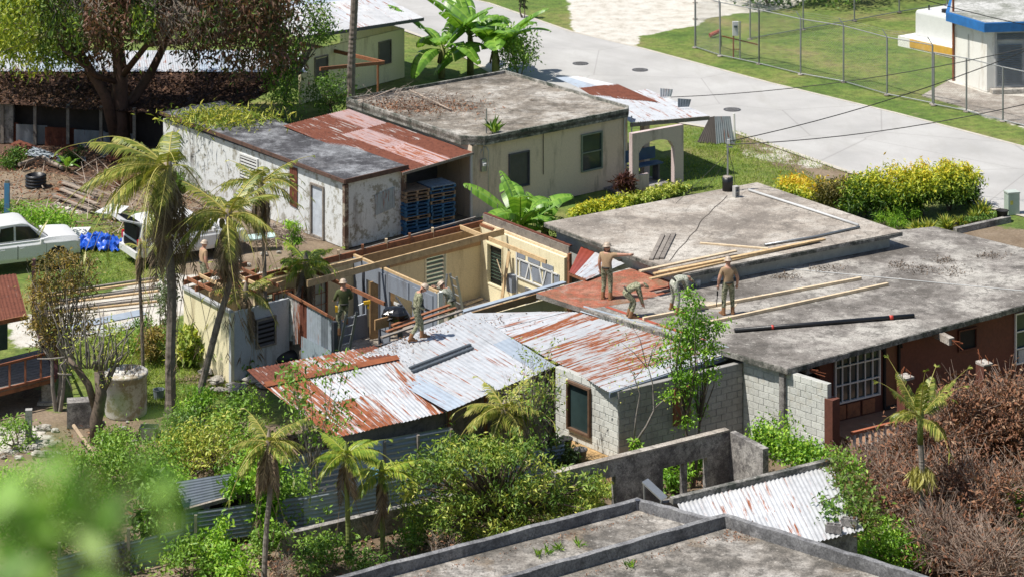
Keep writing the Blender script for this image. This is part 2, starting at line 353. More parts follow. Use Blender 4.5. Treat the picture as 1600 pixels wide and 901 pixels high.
litter = ramp(t, noise(t, 12, 8, .8, off=5), [(.035, .022, .015), (.1, .055, .035), (.24, .15, .09)], [.34, .5, .68])
c = mix(t, gm('dirt', 1.2, 1), grass, dirt); c = mix(t, gm('pale', .9, 2), c, pale); c = mix(t, gm('litter', .8, 6), c, litter)
t.links.new(c, b.inputs['Base Color']); b.inputs['Roughness'].default_value = 1; bump(t, b, g2, .8, .06); me.materials.append(m)
ground = struct(link('ground', me))
# the hill the view is taken from
mb = MB(); hx = np.linspace(-60, 60, 25); prof = [(-60, 26), (-8, 24.6), (3.2, 24.3), (6, 23), (14, 14), (22, 5.5), (30, .8), (36, -.6)]
for j, (y, z) in enumerate(prof): mb.v += [(x, y, z - .25 + .25 * math.sin(x * 1.3 + j)) for x in hx]
mb.f = [(j * 25 + i, j * 25 + i + 1, (j + 1) * 25 + i + 1, (j + 1) * 25 + i) for j in range(len(prof) - 1) for i in range(24)]; mb.m = [0] * len(mb.f)
struct(mb.part('hillside', plain('hill grass', (.09, .13, .03), 1, .3, dirt=(.15, .12, .07)), smooth=True))
# road
m_road, t, b = nodes('worn road'); n1 = noise(t, .25, 8, .6); n2 = noise(t, 30, 4, .7); n3 = noise(t, .9, 8, .7, stretch=(1, .25, 1), off=4)
c = ramp(t, n1, [(.35, .345, .335), (.41, .402, .39), (.45, .445, .43)], [.35, .5, .65]); c = mix(t, .35, c, ramp(t, n2, [.6, 1], [.3, .6]), 'MULTIPLY')
c = mix(t, ramp(t, n3, [0, .6], [.52, .7]), c, (.33, .32, .3)); mp_ = t.nodes.new('ShaderNodeMapping'); mp_.inputs['Rotation'].default_value = (0, 0, R(53.5)); t.links.new(t.nodes.new('ShaderNodeNewGeometry').outputs['Position'], mp_.inputs[0]); c = mix(t, ramp(t, noise(t, 1, 8, .7, src=mp_.outputs[0], stretch=(.05, .8, 1)), [0, .55], [.48, .66]), c, (.34, .335, .32)); vo = N(t, 'ShaderNodeTexVoronoi', feature='DISTANCE_TO_EDGE', Scale=.16); t.links.new(t.nodes.new('ShaderNodeNewGeometry').outputs['Position'], vo.inputs['Vector']); c = mix(t, ramp(t, vo.outputs['Distance'], [.55, 0], [.0, .006]), c, (.2, .19, .18)); t.links.new(c, b.inputs['Base Color']); b.inputs['Roughness'].default_value = .9; bump(t, b, n2, .3)
def strip(L_, R_, z): 
    mb = MB(); pts = [V(p.x, p.y, z) for p in L_] + [V(p.x, p.y, z) for p in R_[::-1]]; mb.add(pts, [tuple(range(len(pts)))]); return mb
struct(strip(ROAD_L, ROAD_R, .006).part('road', m_road))
mm = MB(); 
for side, wd in ((ROAD_R, .22), (ROAD_L, -.3)):
    for i in range(len(side) - 1):
        a, b_ = side[i], side[i + 1]; n = (b_ - a).cross(V(0, 0, 1)).normalized() * wd
        mm.add([V(q.x, q.y, .011) for q in (a, b_, b_ - n, a - n)], [(0, 1, 2, 3)])
struct(mm.part('road_edging', plain('pale road edge', (.55, .51, .44), .95, .2, dirt=(.3, .27, .2))))
m_iron = plain('cast iron', (.1, .1, .105), .6, .2, metal=.4)
for (px, py), lab in zip(((907, 100), (1000, 110), (1144, 172)), ('round iron manhole cover in the road beside the banana plants', 'round iron manhole cover in the middle of the grey road', 'round iron manhole cover in the road beside the leaning tin sheet')):
    p = P(px, py); th = thing('manhole_cover', lab, 'manhole cover', (p.x, p.y, .008), 'manhole covers in the road')
    mb = MB(); mb.lathe((0, 0, 0), [(.42, 0), (.42, .02), (.34, .024), (.34, .012)], 28); lpart(mb, 'rim', m_iron, th)
    mb = MB(); mb.lathe((0, 0, 0), [(.335, .004), (.335, .02), (.001, .022)], 28)
    for k in range(-3, 4): mb.box((0, k * .085, .023), (.5 * math.sqrt(1 - (k / 4) ** 2), .03, .008))
    lpart(mb, 'lid', plain('worn iron lid', (.17, .165, .16), .6, .2, metal=.3), th)
# ------------------------------------------------------------------ concrete house with the flat roofs
def corr_roof(name, label, a, b, c, d, nx, ny, mats, wts=None, group=None, amp=.014, pitch=.11, lap=.06, jit=.012, cat='roof', parent=None, seed=1):
    """tin roof of single corrugated sheets; sheets run from a-b (low edge) to d-c"""
    rr = random.Random(seed); a, b, c, d = map(Vector, (a, b, c, d))
    th = parent or thing(name, label, cat, a, group)
    def q(u, v): return (a * (1 - u) + b * u) * (1 - v) + (d * (1 - u) + c * u) * v
    L = (d - a).length
    for j in range(ny):
        for i in range(nx):
            u0, u1 = i / nx, (i + 1) / nx + (.02 if i < nx - 1 else 0); v0, v1 = j / ny, (j + 1) / ny + (lap / L if j < ny - 1 else 0)
            e0 = rr.uniform(-.03, .03) if j == 0 else 0
            zz = V(0, 0, (ny - j) * -.004 + i % 2 * .007 + rr.uniform(0, jit)); z2 = V(0, 0, (j + 1) * .010 + i % 2 * .007 + rr.uniform(0, jit))
            mt = rr.choices(mats, wts)[0] if wts else rr.choice(mats)
            A, B, C, D = q(u0, v0 + e0 / L) + zz, q(u1, v0 + e0 / L) + zz, q(u1, v1) + z2, q(u0, v1) + z2
            mb = MB(); mb.sheet(A, B, C, D, max(3, int((B - A).length / pitch)), amp, 2, 4); mb.part('sheet', mt, th, True)
    return th
bm_block = {}
def cmu_wall(th, p0, p1, z0, z1, mat, openings=(), th_=.19, seed=2):
    """block wall, thickness to the left of p0->p1: recessed mortar core and single blocks"""
    rr = random.Random(seed); p0, p1 = V(p0[0], p0[1], 0), V(p1[0], p1[1], 0); L = (p1 - p0).length; d = (p1 - p0) / L; nrm = V(-d.y, d.x, 0); az = math.atan2(d.y, d.x)
    mb = MB(); off = nrm * .012; mb.wall(p0 + off, p1 + off, z0, z1 - .005, th_ - .024, openings); mb.part('mortar_core', m_mortar_w if mat is m_cmu_white else m_mortar, th)
    h = .2; rows = int(round((z1 - z0) / h)); h = (z1 - z0) / rows
    for r in range(rows):
        s = -.2 * (r % 2)
        while s < L - .02:
            a, b = max(s, 0), min(s + .4, L); s += .4; segs = [(a, b)]
            for o in openings:
                if o[2] < z0 + (r + .5) * h < o[3]:
                    ns = []
                    for (x, y) in segs:
                        if y <= o[0] or x >= o[1]: ns.append((x, y))
                        else:
                            if x < o[0]: ns.append((x, o[0]))
                            if y > o[1]: ns.append((o[1], y))
                    segs = ns
            for x, y in segs:
                if y - x < .04: continue
                key = (round(y - x, 2), round(h, 3), mat.name)
                if key not in bm_block:
                    w_ = key[0] - .012; q = MB(); hh = h - .012; e = .006
                    q.hexa([(-w_ / 2, -th_ / 2 + e, -hh / 2), (w_ / 2, -th_ / 2 + e, -hh / 2), (w_ / 2, th_ / 2 - e, -hh / 2), (-w_ / 2, th_ / 2 - e, -hh / 2)], [(-w_ / 2, -th_ / 2 + e, hh / 2), (w_ / 2, -th_ / 2 + e, hh / 2), (w_ / 2, th_ / 2 - e, hh / 2), (-w_ / 2, th_ / 2 - e, hh / 2)])
                    f = w_ / 2 - .008; g = hh / 2 - .008
                    for sg in (-1, 1): q.hexa([(-f, sg * (th_ / 2 - e), -g), (f, sg * (th_ / 2 - e), -g), (f, sg * th_ / 2, -g), (-f, sg * th_ / 2, -g)], [(-f, sg * (th_ / 2 - e), g), (f, sg * (th_ / 2 - e), g), (f, sg * th_ / 2, g), (-f, sg * th_ / 2, g)])
                    bm_block[key] = q.mesh('block', mat)
                c = p0 + d * ((x + y) / 2) + nrm * (th_ / 2 + rr.uniform(-.004, .004)) + V(0, 0, z0 + (r + .5) * h)
                link('block', bm_block[key], th, c, (0, 0, az))
ZL, ZU = 2.9, 3.45
A, B, C = P(1230, 575, ZL), P(912, 482, ZL), P(1460, 354, ZL); D = A + (C - B) * .98
house = thing('concrete_house', 'long concrete house with two flat grey roof levels and a brown front wall', 'house', V(A.x, A.y, 0))
mb = MB(); low = [A, D, C, P(1150, 385, ZL), P(985, 418, ZL), P(880, 446, ZL), P(838, 458, ZL), B]
mb.slab(low, .15); mb.part('lower_roof_slab', m_conc, house)
mb = MB()                                # a rough, uneven drip edge along the front and left of the lower slab
for p, q in ((A, D), (B, A)):
    n = int((q - p).length / .35)
    for i in range(n):
        a, b = p.lerp(q, i / n), p.lerp(q, (i + 1) / n); out = (q - p).cross(V(0, 0, 1)).normalized() * rnd.uniform(.008, .035); dz = rnd.uniform(-.01, .0)
        mb.hexa([a + V(0, 0, -.17 + dz), a + out + V(0, 0, -.17 + dz), b + out + V(0, 0, -.17 + dz), b + V(0, 0, -.17 + dz)][::-1], [a + V(0, 0, -.012), a + out + V(0, 0, -.02), b + out + V(0, 0, -.02), b + V(0, 0, -.012)][::-1])
mb.part('roof_edge', m_moss, house)
uL, uF, uR, uB = P(850, 348, ZU), P(1068, 428, ZU), P(1410, 362, ZU), P(1183, 285, ZU)
mb = MB(); mb.slab([uL, uF, uR, uB], .13); mb.part('upper_roof_slab', m_conc_up, house)
mb = MB()
for p, q in ((uL, uF), (uF, uR)):
    n = int((q - p).length / .3)
    for i in range(n):
        a, b = p.lerp(q, i / n), p.lerp(q, (i + 1) / n); out = (q - p).cross(V(0, 0, 1)).normalized() * rnd.uniform(.004, .03)
        mb.hexa([a + V(0, 0, -.15), a + out + V(0, 0, -.15), b + out + V(0, 0, -.15), b + V(0, 0, -.15)][::-1], [a + V(0, 0, -.03), a + out + V(0, 0, -.035), b + out + V(0, 0, -.035), b + V(0, 0, -.03)][::-1])
mb.part('roof_edge', m_moss, house)
# wall between the two roof levels, set back under the upper slab
ctr = (uL + uF + uR + uB) / 4; ins = [p.lerp(ctr, .07) for p in (uL, uF, uR, uB)]
mb = MB()
for i in range(4): mb.wall(ins[i], ins[(i + 1) % 4], 0, ZU - .13, .15)
mb.part('upper_wall', plain('dull white wall', (.46, .47, .45), .85, dirt=(.24, .22, .2)), house)
mb = MB(); mb.add([p + V(0, 0, .005) for p in (P(838, 458, ZL), P(915, 483, ZL), P(1000, 470, ZL), P(1062, 452, ZL), P(1040, 430, ZL), P(985, 420, ZL), P(880, 447, ZL))], [tuple(range(7))])
mb.part('red_floor_paint', m_red, house)
mb = MB(); a, b = P(950, 478, ZL), P(1105, 531, ZL); n = (b - a).cross(V(0, 0, 1)).normalized() * .16; mb.add([q + V(0, 0, .009) for q in (a, b, b + n, a + n)], [(0, 1, 2, 3)]); mb.part('red_stripe', m_redpaint, house)
# crack across the upper slab, a shallow ragged groove of dark dirt
mb = MB(); pts = [P(x, y, ZU) for x, y in ((1136, 306), (1122, 320), (1112, 330), (1100, 340), (1093, 351), (1085, 362), (1077, 372), (1068, 381), (1058, 394), (1045, 408))]
for i in range(len(pts) - 1):
    for k in range(3):
        a = pts[i].lerp(pts[i + 1], k / 3); b_ = pts[i].lerp(pts[i + 1], (k + 1) / 3); a = a + V(math.sin(i * 3 + k) * .03, 0, .004); b_ = b_ + V(math.sin(i * 3 + k + 1 if k < 2 else (i + 1) * 3) * .03, 0, .004); w_ = V(.022, .006, 0)
        mb.add([a - w_, a + w_, b_ + w_, b_ - w_], [(0, 1, 2, 3)])
mb.part('crack', plain('crack dirt', (.07, .06, .05), 1), house)
# block walls below the roof
K = P(1161, 558, 2.75); E = P(1293, 601, 2.7); Q = V(3.1, 70.7, 0); QL = V(1.3, 72.9, 0)
cw = thing('block_wing_wall', 'sunlit pale block wall running out below the roof corner', 'wall', V(K.x, K.y, 0))
cmu_wall(cw, K, E, .3, 2.72, m_cmu_white)
mb = MB(); mb.wall(K, E, -.1, .3, .19); mb.part('footing', m_conc_wall, cw)
mb = MB(); kk = K.lerp(E, .49); d = (E - K).normalized(); mb.box((kk.x - .0, kk.y, 1.45), (.18, .22, 2.5), math.atan2(d.y, d.x)); mb.part('column', m_conc_wall, cw)
an = thing('block_annex', 'grey unpainted block annex under the half rusted tin roof', 'annex', V(Q.x, Q.y, 0))
dirQ = (V(K.x, K.y, 0) - Q); cmu_wall(an, Q, K, 0, 2.6, m_cmu, [(2.0, 2.55, 1.25, 2.3)], seed=4)
dl = (Q - QL).length; cmu_wall(an, QL, Q, 0, 2.6, m_cmu_white, [(.62, 1.62, .95, 2.35)], seed=5)
dq = (Q - QL).normalized(); nq = V(-dq.y, dq.x, 0)
def frame(th, p0, d, s0, s1, h0, h1, out, mat, wd=.07, pane=None, nm='window_frame', depth=.1, bars=0):
    mb = MB(); o = V(d.y, -d.x, 0) * out
    c = lambda s, h: V(p0[0], p0[1], 0) + d * s + V(0, 0, h) + o
    az = math.atan2(d.y, d.x); sm, hm = (s0 + s1) / 2, (h0 + h1) / 2
    mb.box(c(s0 + wd / 2, hm), (wd, depth, h1 - h0), az); mb.box(c(s1 - wd / 2, hm), (wd, depth, h1 - h0), az)
    mb.box(c(sm, h0 + wd / 2), (s1 - s0 - 2 * wd, depth, wd), az); mb.box(c(sm, h1 - wd / 2), (s1 - s0 - 2 * wd, depth, wd), az)
    for k in range(bars): mb.box(c(sm, h0 + (h1 - h0) * (k + 1) / (bars + 1)), (s1 - s0 - 2 * wd, depth * .6, wd * .7), az)
    f = mb.part(nm, mat, th)
    if pane:
        mb = MB(); mb.box(c(sm, hm) - o * 0 + V(-d.y, d.x, 0) * .03, (s1 - s0 - wd, .012, h1 - h0 - wd), az); mb.part('pane', pane, f)
    return f
frame(an, QL, dq, .6, 1.64, .93, 2.37, .02, wood('dark window timber', (.15, .085, .05), (.07, .045, .03)), .065, m_glass, depth=.16)
for k, (s_, h_, r_, z_) in enumerate(((.95, .28, .09, 1.02), (1.15, .35, .06, 1.02), (1.32, .2, .07, 1.02))):
    mb = MB(); mb.lathe(QL + dq * s_ + nq * .1 + V(0, 0, z_), [(.001, 0), (r_, 0), (r_, h_ * .8), (r_ * .5, h_), (.001, h_)], 10); tag(mb.part('jar', m_white, None, True), ('wide white jar on the annex window sill', 'tall thin white bottle on the annex window sill', 'short white jar on the annex window sill')[k], 'jar')
dk = dirQ.normalized(); frame(an, Q, dk, 1.98, 2.57, 1.23, 2.32, .02, m_oldwood, .07, plain('brick red board', (.3, .1, .05), .8), depth=.14)
mb = MB(); inner = [Q + nq * .4 + dk * .3, K + V(0, 1.2, -K.z), QL + V(1.0, 2.2, 0), QL + nq * .3 + dq * .1]
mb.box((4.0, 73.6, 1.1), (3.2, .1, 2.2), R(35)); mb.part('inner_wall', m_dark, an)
# brown house front below the eave
W0 = V(9.35, 73.9, 0); df = ang(32); zf = .45
mb = MB(); L = 13.0
wins = [(.55, 2.35, 1.0, 2.7), (2.5, 3.15, .5, 2.55), (5.6, 6.35, 1.75, 2.4), (8.0, 9.6, .9, 2.55)]
mb.wall(W0, W0 + df * L, 0, 2.75, .16, wins); mb.part('front_wall', m_brown, house)
mb = MB(); mb.prism([(V(*p) if False else p) for p in (W0 - V(0, 0, 0) + ang(-58) * 0, W0 + df * L, W0 + df * L + ang(-58) * 1.9, W0 + ang(-58) * 1.9)], 0, zf); mb.part('porch_floor', plain('tan porch floor', (.36, .2, .12), .9, dirt=(.4, .34, .28)), house)
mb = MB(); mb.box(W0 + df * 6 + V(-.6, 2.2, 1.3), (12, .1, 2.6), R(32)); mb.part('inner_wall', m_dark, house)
f = frame(house, W0, df, .55, 2.35, 1.0, 2.7, .03, m_white, .05, m_glass)
mb = MB(); o = V(df.y, -df.x, 0) * .04
for k in range(1, 6): mb.box(W0 + df * (.55 + 1.8 * k / 6) + o + V(0, 0, 1.85), (.04, .05, 1.6), R(32))
for k in (1, 2): mb.box(W0 + df * 1.45 + o * 1.6 + V(0, 0, 1.0 + 1.7 * k / 3), (1.7, .05, .04), R(32))
mb.part('mullion', m_white, f)
mb = MB(); o = V(df.y, -df.x, 0)
for s_ in (.75, 1.3, 1.9): mb.box(W0 + df * s_ + o * .03 + V(0, 0, .72), (.5, .03, .42), R(32))
mb.part('wall_panel', m_oldwood, house)
d_ = frame(house, W0, df, 2.5, 3.15, .5, 2.5, .03, m_dark, .07, plain('brown door', (.17, .065, .03), .6), nm='door')
mb = MB(); c0 = W0 + df * 2.83 + o * .06 + V(0, 0, 2.3); mb.tube([c0 + df * (.38 * math.cos(R(a))) + V(0, 0, .32 * math.sin(R(a))) for a in range(0, 181, 20)], .035, 6); mb.part('arch', m_dark, d_)
frame(house, W0, df, 5.58, 6.37, 1.73, 2.42, .02, m_brown, .05, m_dark)
f = frame(house, W0, df, 8.0, 9.6, .9, 2.55, .02, m_white, .05, m_glass)
mb = MB()
for s_ in (8.55, 9.1): mb.box(W0 + df * s_ + o * .04 + V(0, 0, 1.7), (.045, .05, 1.55), R(32))
for h_ in (1.4, 1.95): mb.box(W0 + df * 8.8 + o * .06 + V(0, 0, h_), (1.5, .04, .04), R(32))
mb.part('mullion', m_white, f)
mb = MB(); mb.box(W0 + df * 8.4 + o * .02 + V(0, 0, 1.15), (.5, .06, .4), R(32)); mb.box(W0 + df * 9.1 + o * .02 + V(0, 0, 1.2), (.6, .05, .3), R(32)); mb.part('lower_panel', plain('light blue panel', (.42, .47, .52), .5), house)
# porch railing
ra, rb = E + (df * .9), E + df * 3.0; rt = thing('porch_railing', 'low red topped porch railing with pale balusters', 'railing', V(ra.x, ra.y, zf))
mb = MB(); mb.beam(V(ra.x, ra.y, 1.12), V(rb.x, rb.y, 1.12), .1, .07); mb.part('rail', plain('orange red rail', (.42, .14, .07), .7), rt)
mb = MB(); mb.beam(V(ra.x, ra.y, zf + .06), V(rb.x, rb.y, zf + .06), .14, .12); mb.part('kerb', m_brown, rt)
for k in range(9): q = ra.lerp(rb, (k + .5) / 9); mb = MB(); mb.box((q.x, q.y, .8), (.07, .07, .58), R(32)); mb.part('baluster', m_pvc, rt)
for px, t_, zt, lab in ((1415, 3.04, 2.39, 'broken brown porch column with bent rebar beside the small palm'), (1538, 6.24, 2.23, 'broken brown porch column with bent rebar rising from the dead shrubs')):
    q = V(9.2, 70.98, 0) + V(.84, .545, 0) * t_; cth = thing('porch_column', lab, 'column', q, 'broken porch columns')
    mb = MB(); mb.box((q.x, q.y, zt / 2 - .03), (.36, .36, zt - .06), R(32)); mb.part('shaft', m_brown, cth)
    mb = MB(); mb.prism([(q.x + .2 * math.cos(R(32 + 45 + 90 * k)) * 1.3, q.y + .2 * math.sin(R(32 + 45 + 90 * k)) * 1.3) for k in range(4)], zt - .06, lambda p: zt + .03 * math.sin(p[0] * 40)); mb.part('broken_top', m_conc_up, cth)
    for k in range(4):
        c = V(q.x + .12 * (-1) ** k, q.y + .12 * (-1) ** (k // 2), zt - .05); mb = MB(); l = rnd.uniform(.15, .4); mb.tube([c, c + V(rnd.uniform(-.03, .03), 0, l * .6), c + V(rnd.uniform(-.15, .15), rnd.uniform(-.1, .1), l)], .012, 5); mb.part('rebar', m_rustsolid, cth)
mb = MB(); mb.box((E.x + .14, E.y + .05, 1.15), (.3, .34, 2.3), R(-46)); mb.part('end_column', m_brown, house)
# broken concrete stub with splintered ends below the eave
for px, py, Y in ((1265, 578, 72.4), (1487, 533, 75.2)):
    c = PD(px, py, Y); mb = MB(); mb.beam(c + V(-.5, .9, .05), c, .2, .22); mb.part('beam_stub', m_conc_up, house)
    for k in range(6): mb = MB(); e = V(rnd.uniform(.2, .5), rnd.uniform(-.2, .2), rnd.uniform(-.22, .08)); mb.tube([c + V(0, 0, rnd.uniform(-.08, .08)), c + e], .012, 5); mb.part('rebar', m_rustsolid, house)
# things lying on the roofs
def plank(name, label, a, b, wd, h, mat, cat='plank', group=None):
    mb = MB(); a, b = Vector(a), Vector(b); mb.beam(a + V(0, 0, h / 2 + .006), b + V(0, 0, h / 2 + .006), wd, h); return tag(mb.part(name, mat), label, cat, group)
plank('plank', 'long pale timber on the lower roof behind the standing man', P(1005, 500, ZL), P(1345, 437, ZL), .1, .09, m_lumber_pale)
plank('plank', 'long pale timber on the lower roof nearest the black pipe', P(1098, 508, ZL), P(1387, 446, ZL), .1, .09, m_lumber_pale)
plank('plank', 'short pale offcut on the roof beside the crouching men', P(1024, 458, ZL), P(1058, 452, ZL), .12, .05, m_greywood)
lum = ((1000, 430, 1150, 398, 'pale top plank of the lumber stack leaning on the upper slab edge', m_lumber_pale, .1), (1016, 437, 1288, 375, 'long front board of the lumber stack along the upper slab edge', m_lumber, .0), (1022, 432, 1280, 379, 'tan board in the middle of the lumber stack on the slab edge', m_lumber, .06), (1030, 428, 1270, 380, 'tan board at the back of the lumber stack on the slab edge', m_lumber, .03))
for k, (x0, y0, x1, y1, lab, mt, dz) in enumerate(lum):
    a, b = P(x0, y0, ZU + .0 if x0 > 1050 else ZU), P(x1, y1, ZU); a = V(a.x, a.y, ZU + dz); b = V(b.x, b.y, ZU + dz)
    plank('lumber_board', lab, a, b, .14, .05, mt, 'board', None)
plank('plank', 'thin plank lying across the pale upper roof toward the lumber stack', P(1094, 381, ZU), P(1200, 390, ZU), .1, .045, m_lumber_pale)
for k, x in enumerate((0, 9, 17)): plank('roof_board', ('dark weathered board on the upper roof, outer one of three', 'dark weathered board on the upper roof, middle one of three', 'dark weathered board on the upper roof, inner one of three')[k], P(1017 + x, 407 - x * .1, ZU), P(1036 + x, 368 - x * .1, ZU), .14, .05, m_greywood, 'board', 'three dark boards on the upper roof')
bp = thing('black_pipe', 'long black drain pipe with a red band on the lower roof', 'pipe', P(1150, 519, ZL)); a, b = P(1148, 519, ZL) + V(0, 0, .07), P(1428, 496, ZL) + V(0, 0, .07)
mb = MB(); mb.tube([a, a.lerp(b, .5), b], .065, 12); mb.part('tube', m_black, bp, True)
for u_, l_ in ((.2, .012), (.86, .02)): mb = MB(); mb.tube([a.lerp(b, u_), a.lerp(b, u_ + l_)], .07, 12); mb.part('band', plain('red band', (.6, .06, .04), .5), bp, True)
mb = MB(); pts = [P(1170, 299, ZU), P(1255, 326, ZU), P(1341, 354, ZU)]; pts = [p + V(0, 0, .05) for p in pts] ; mb.tube(pts, .045, 10); tag(mb.part('conduit_pipe', m_pvc, None, True), 'white plastic pipe lying on the pale upper roof', 'pipe')
mb = MB(); pts = [P(1343, 357, ZU), P(1270, 373, ZU), P(1195, 385, ZU)]; mb.tube([p + V(0, 0, .05) for p in pts], .04, 10); tag(mb.part('conduit_pipe', m_galv, None, True), 'grey pipe lying along the front of the upper roof', 'pipe')
# antenna mast in its concrete filled drum
mp = P(1137, 298, ZU); ms = thing('antenna_mast', 'grey pole set in a black drum of concrete on the upper roof', 'mast', mp)
mb = MB(); mb.lathe(mp, [(.001, 0), (.2, 0), (.2, .3), (.205, .31), (.2, .34), (.2, .5), (.17, .5)], 20); mb.part('drum', m_black, ms, True)
mb = MB(); mb.lathe(mp, [(.19, .47), (.17, .53), (.06, .56), (.001, .56)], 16); mb.part('concrete_fill', m_conc_up, ms)
mb = MB(); mb.tube([mp + V(0, 0, .5), mp + V(0, 0, 1.95)], .035, 8); mb.part('pole', m_galv, ms)
mb = MB()
for z_, l_ in ((1.62, .18), (1.75, .25), (1.9, .12)): mb.beam(mp + V(-l_ * .3, 0, z_), mp + V(l_, -.05, z_), .05, .05)
mb.part('bracket', m_galv, ms)
mb = MB(); mb.box(mp + V(.02, -.05, 1.82), (.1, .1, .16)); mb.part('clamp_box', m_pvc, ms)
mb = MB(); mb.tube([mp + V(.02, 0, 1.5), mp + V(.2, 0, .8), mp + V(.26, -.1, .35), mp + V(.22, -.15, .02)], .012, 5); mb.part('cable', m_wire, ms)
def block(name, label, c, rz, sz=(.19, .4, .19), group=None, stand=False):
    th = thing(name, label, 'block', c, group); mb = MB(); sx, sy, sz_ = sz
    if stand: sy, sz_ = sz_, sy
    t_ = .032; mb.box((0, 0, sz_ / 2), (sx, t_, sz_ - .0), rz) if False else None
    if stand:
        for k in (-1, 1): mb.box((k * (sx / 2 - t_ / 2), 0, sz_ / 2), (t_, sy, sz_))
        for z_ in (t_ / 2, sz_ / 2, sz_ - t_ / 2): mb.box((0, 0, z_), (sx - 2 * t_, sy, t_))
    else:
        for k in (-1, 1): mb.box((k * (sx / 2 - t_ / 2), 0, sz_ / 2), (t_, sy, sz_))
        for k in (-1, 0, 1): mb.box((0, k * (sy / 2 - t_ / 2), sz_ / 2), (sx - 2 * t_, t_, sz_))
    o = lpart(mb, 'block_shell', m_conc_wall if not stand else m_cmu, th); th.rotation_euler.z = rz; return th
block('concrete_block', 'grey hollow block standing on end beside the black mast drum', P(1150, 308, ZU), R(30), stand=True)
# ------------------------------------------------------------------ tin roofs in the middle
m1TL, m1TR, m1BR, m1BL = P(800, 527, 2.5), P(911, 487, 2.75), P(1137, 552, 2.72), P(952, 612, 2.62)
# sheets run from the left edge (TL-BL) to the slab edge (TR-BR)
corr_roof('tin_roof', 'white tin roof with brown rust streaks over the block annex', m1BL, m1TL, m1TR, m1BR, 7, 1, [m_tin_mid, m_tin_mid, m_tin_white], seed=3)
fl = thing('roof_flashing', 'grey tin flashing strip between the annex tin roof and concrete slab', 'flashing', m1TR)
for k in range(6):
    a, b = m1TR.lerp(m1BR, k / 6), m1TR.lerp(m1BR, (k + 1.03) / 6); n = (m1BR - m1TR).cross(V(0, 0, 1)).normalized() * .28
    mb = MB(); mb.add([a + n * .55 + V(0, 0, .05), b + n * .55 + V(0, 0, .05), b + V(0, 0, .1) , a + V(0, 0, .1), b + V(0, 0, .2) - n * .1, a + V(0, 0, .2) - n * .1], [(0, 1, 2, 3), (3, 2, 4, 5)]); mb.part('strip', m_tin_blue, fl)
fb = thing('roof_fascia', 'blue grey fascia board along the annex roof edge', 'fascia', m1BL); mb = MB(); mb.beam(m1BL + V(0, 0, -.09), m1BR + V(0, 0, -.1), .04, .16); mb.part('board', plain('blue grey fascia', (.2, .24, .3), .7, dirt=(.1, .1, .1)), fb)
mb = MB(); mb.beam(m1BL + V(.02, -.03, -.03), m1BR + V(.02, -.03, -.04), .035, .05); mb.part('drip_strip', plain('fascia strip', (.26, .31, .38), .6), fb)
# main tin roof with the walking man
c_a, c_b, c_c = P(560, 562, 2.3), P(868, 571, 2.35), P(725, 490, 2.62)
MA, MBk, MC, MD = P(700, 642, 2.15), P(868, 571, 2.4), P(735, 488, 2.62), P(552, 560, 2.3)
corr_roof('tin_roof', 'wide white tin roof littered with leaves where a man walks', MA, MBk, MC, MD, 6, 2, [m_tin_white, m_tin_white, m_tin_blue], seed=5, amp=.008, pitch=.16)
MCx = P(905, 489, 2.7)
corr_roof('tin_roof', 'white tin roof patch between the red slab and the annex roof', P(868, 571, 2.39), P(800, 527, 2.52), MCx, MCx + V(.1, -.5, 0), 2, 1, [m_tin_mid], seed=6) if False else None
corr_roof('tin_roof', 'white tin roof patch below the red concrete slab', P(800, 526, 2.5), P(735, 489, 2.6), P(842, 487, 2.66), P(911, 488, 2.7), 3, 1, [m_tin_white, m_tin_white], seed=7, amp=.008, pitch=.16)
# rusted gable roof
rl, rr_ = P(412, 603, 2.45), P(620, 560, 2.45); fr, flf = P(702, 641, 2.0), P(520, 684, 2.0)
gr = corr_roof('tin_gable_roof', 'rusted tin gable roof with a brown ridge cap', flf, fr, rr_ + V(.02, 0, 0), rl, 7, 2, [m_tin_mid, tin('rusty stripes', (.68, .69, .7), RUST, .5, .7), m_tin_white], [4, 4, 2], seed=8)
bl, br = P(385, 578, 2.1), P(585, 540, 2.2)
corr_roof('', '', rr_, rl, bl, br, 6, 1, [m_tin_mid, m_tin_white, m_tin_rust], [3, 2, 2], seed=9, parent=gr)
mb = MB(); n = (rr_ - rl).normalized().cross(V(0, 0, 1)) * .2
for sg in (1, -1): mb.add([rl + V(0, 0, .13), rr_ + V(0, 0, .13), rr_ + n * sg + V(0, 0, .05), rl + n * sg + V(0, 0, .05)], [(0, 1, 2, 3)])
mb.part('ridge_cap', m_rustsolid, gr)
# front support wall under the tin roofs
sw = thing('lean_to_wall', 'dark timber and block wall under the low tin roof edges', 'wall', V(fr.x, fr.y, 0))
mb = MB(); mb.wall(V(flf.x, flf.y, 0) + V(.1, .3, 0), V(fr.x, fr.y, 0) + V(-.1, .3, 0), 0, 1.9, .12); mb.wall(V(fr.x, fr.y + .3, 0), V(MBk.x - .1, MBk.y + .3, 0), 0, (1.95, 2.2), .12, [(1.2, 2.2, .6, 1.7)]); mb.part('board_wall', m_greywood, sw)
for k in range(4): q = V(fr.x, fr.y, 0).lerp(V(MBk.x, MBk.y, 0), k / 3) + V(0, .15, 0); mb = MB(); mb.box(q + V(0, 0, 1.03 + .06 * k), (.1, .1, 2.06 + .12 * k)); mb.part('post', m_oldwood, sw)
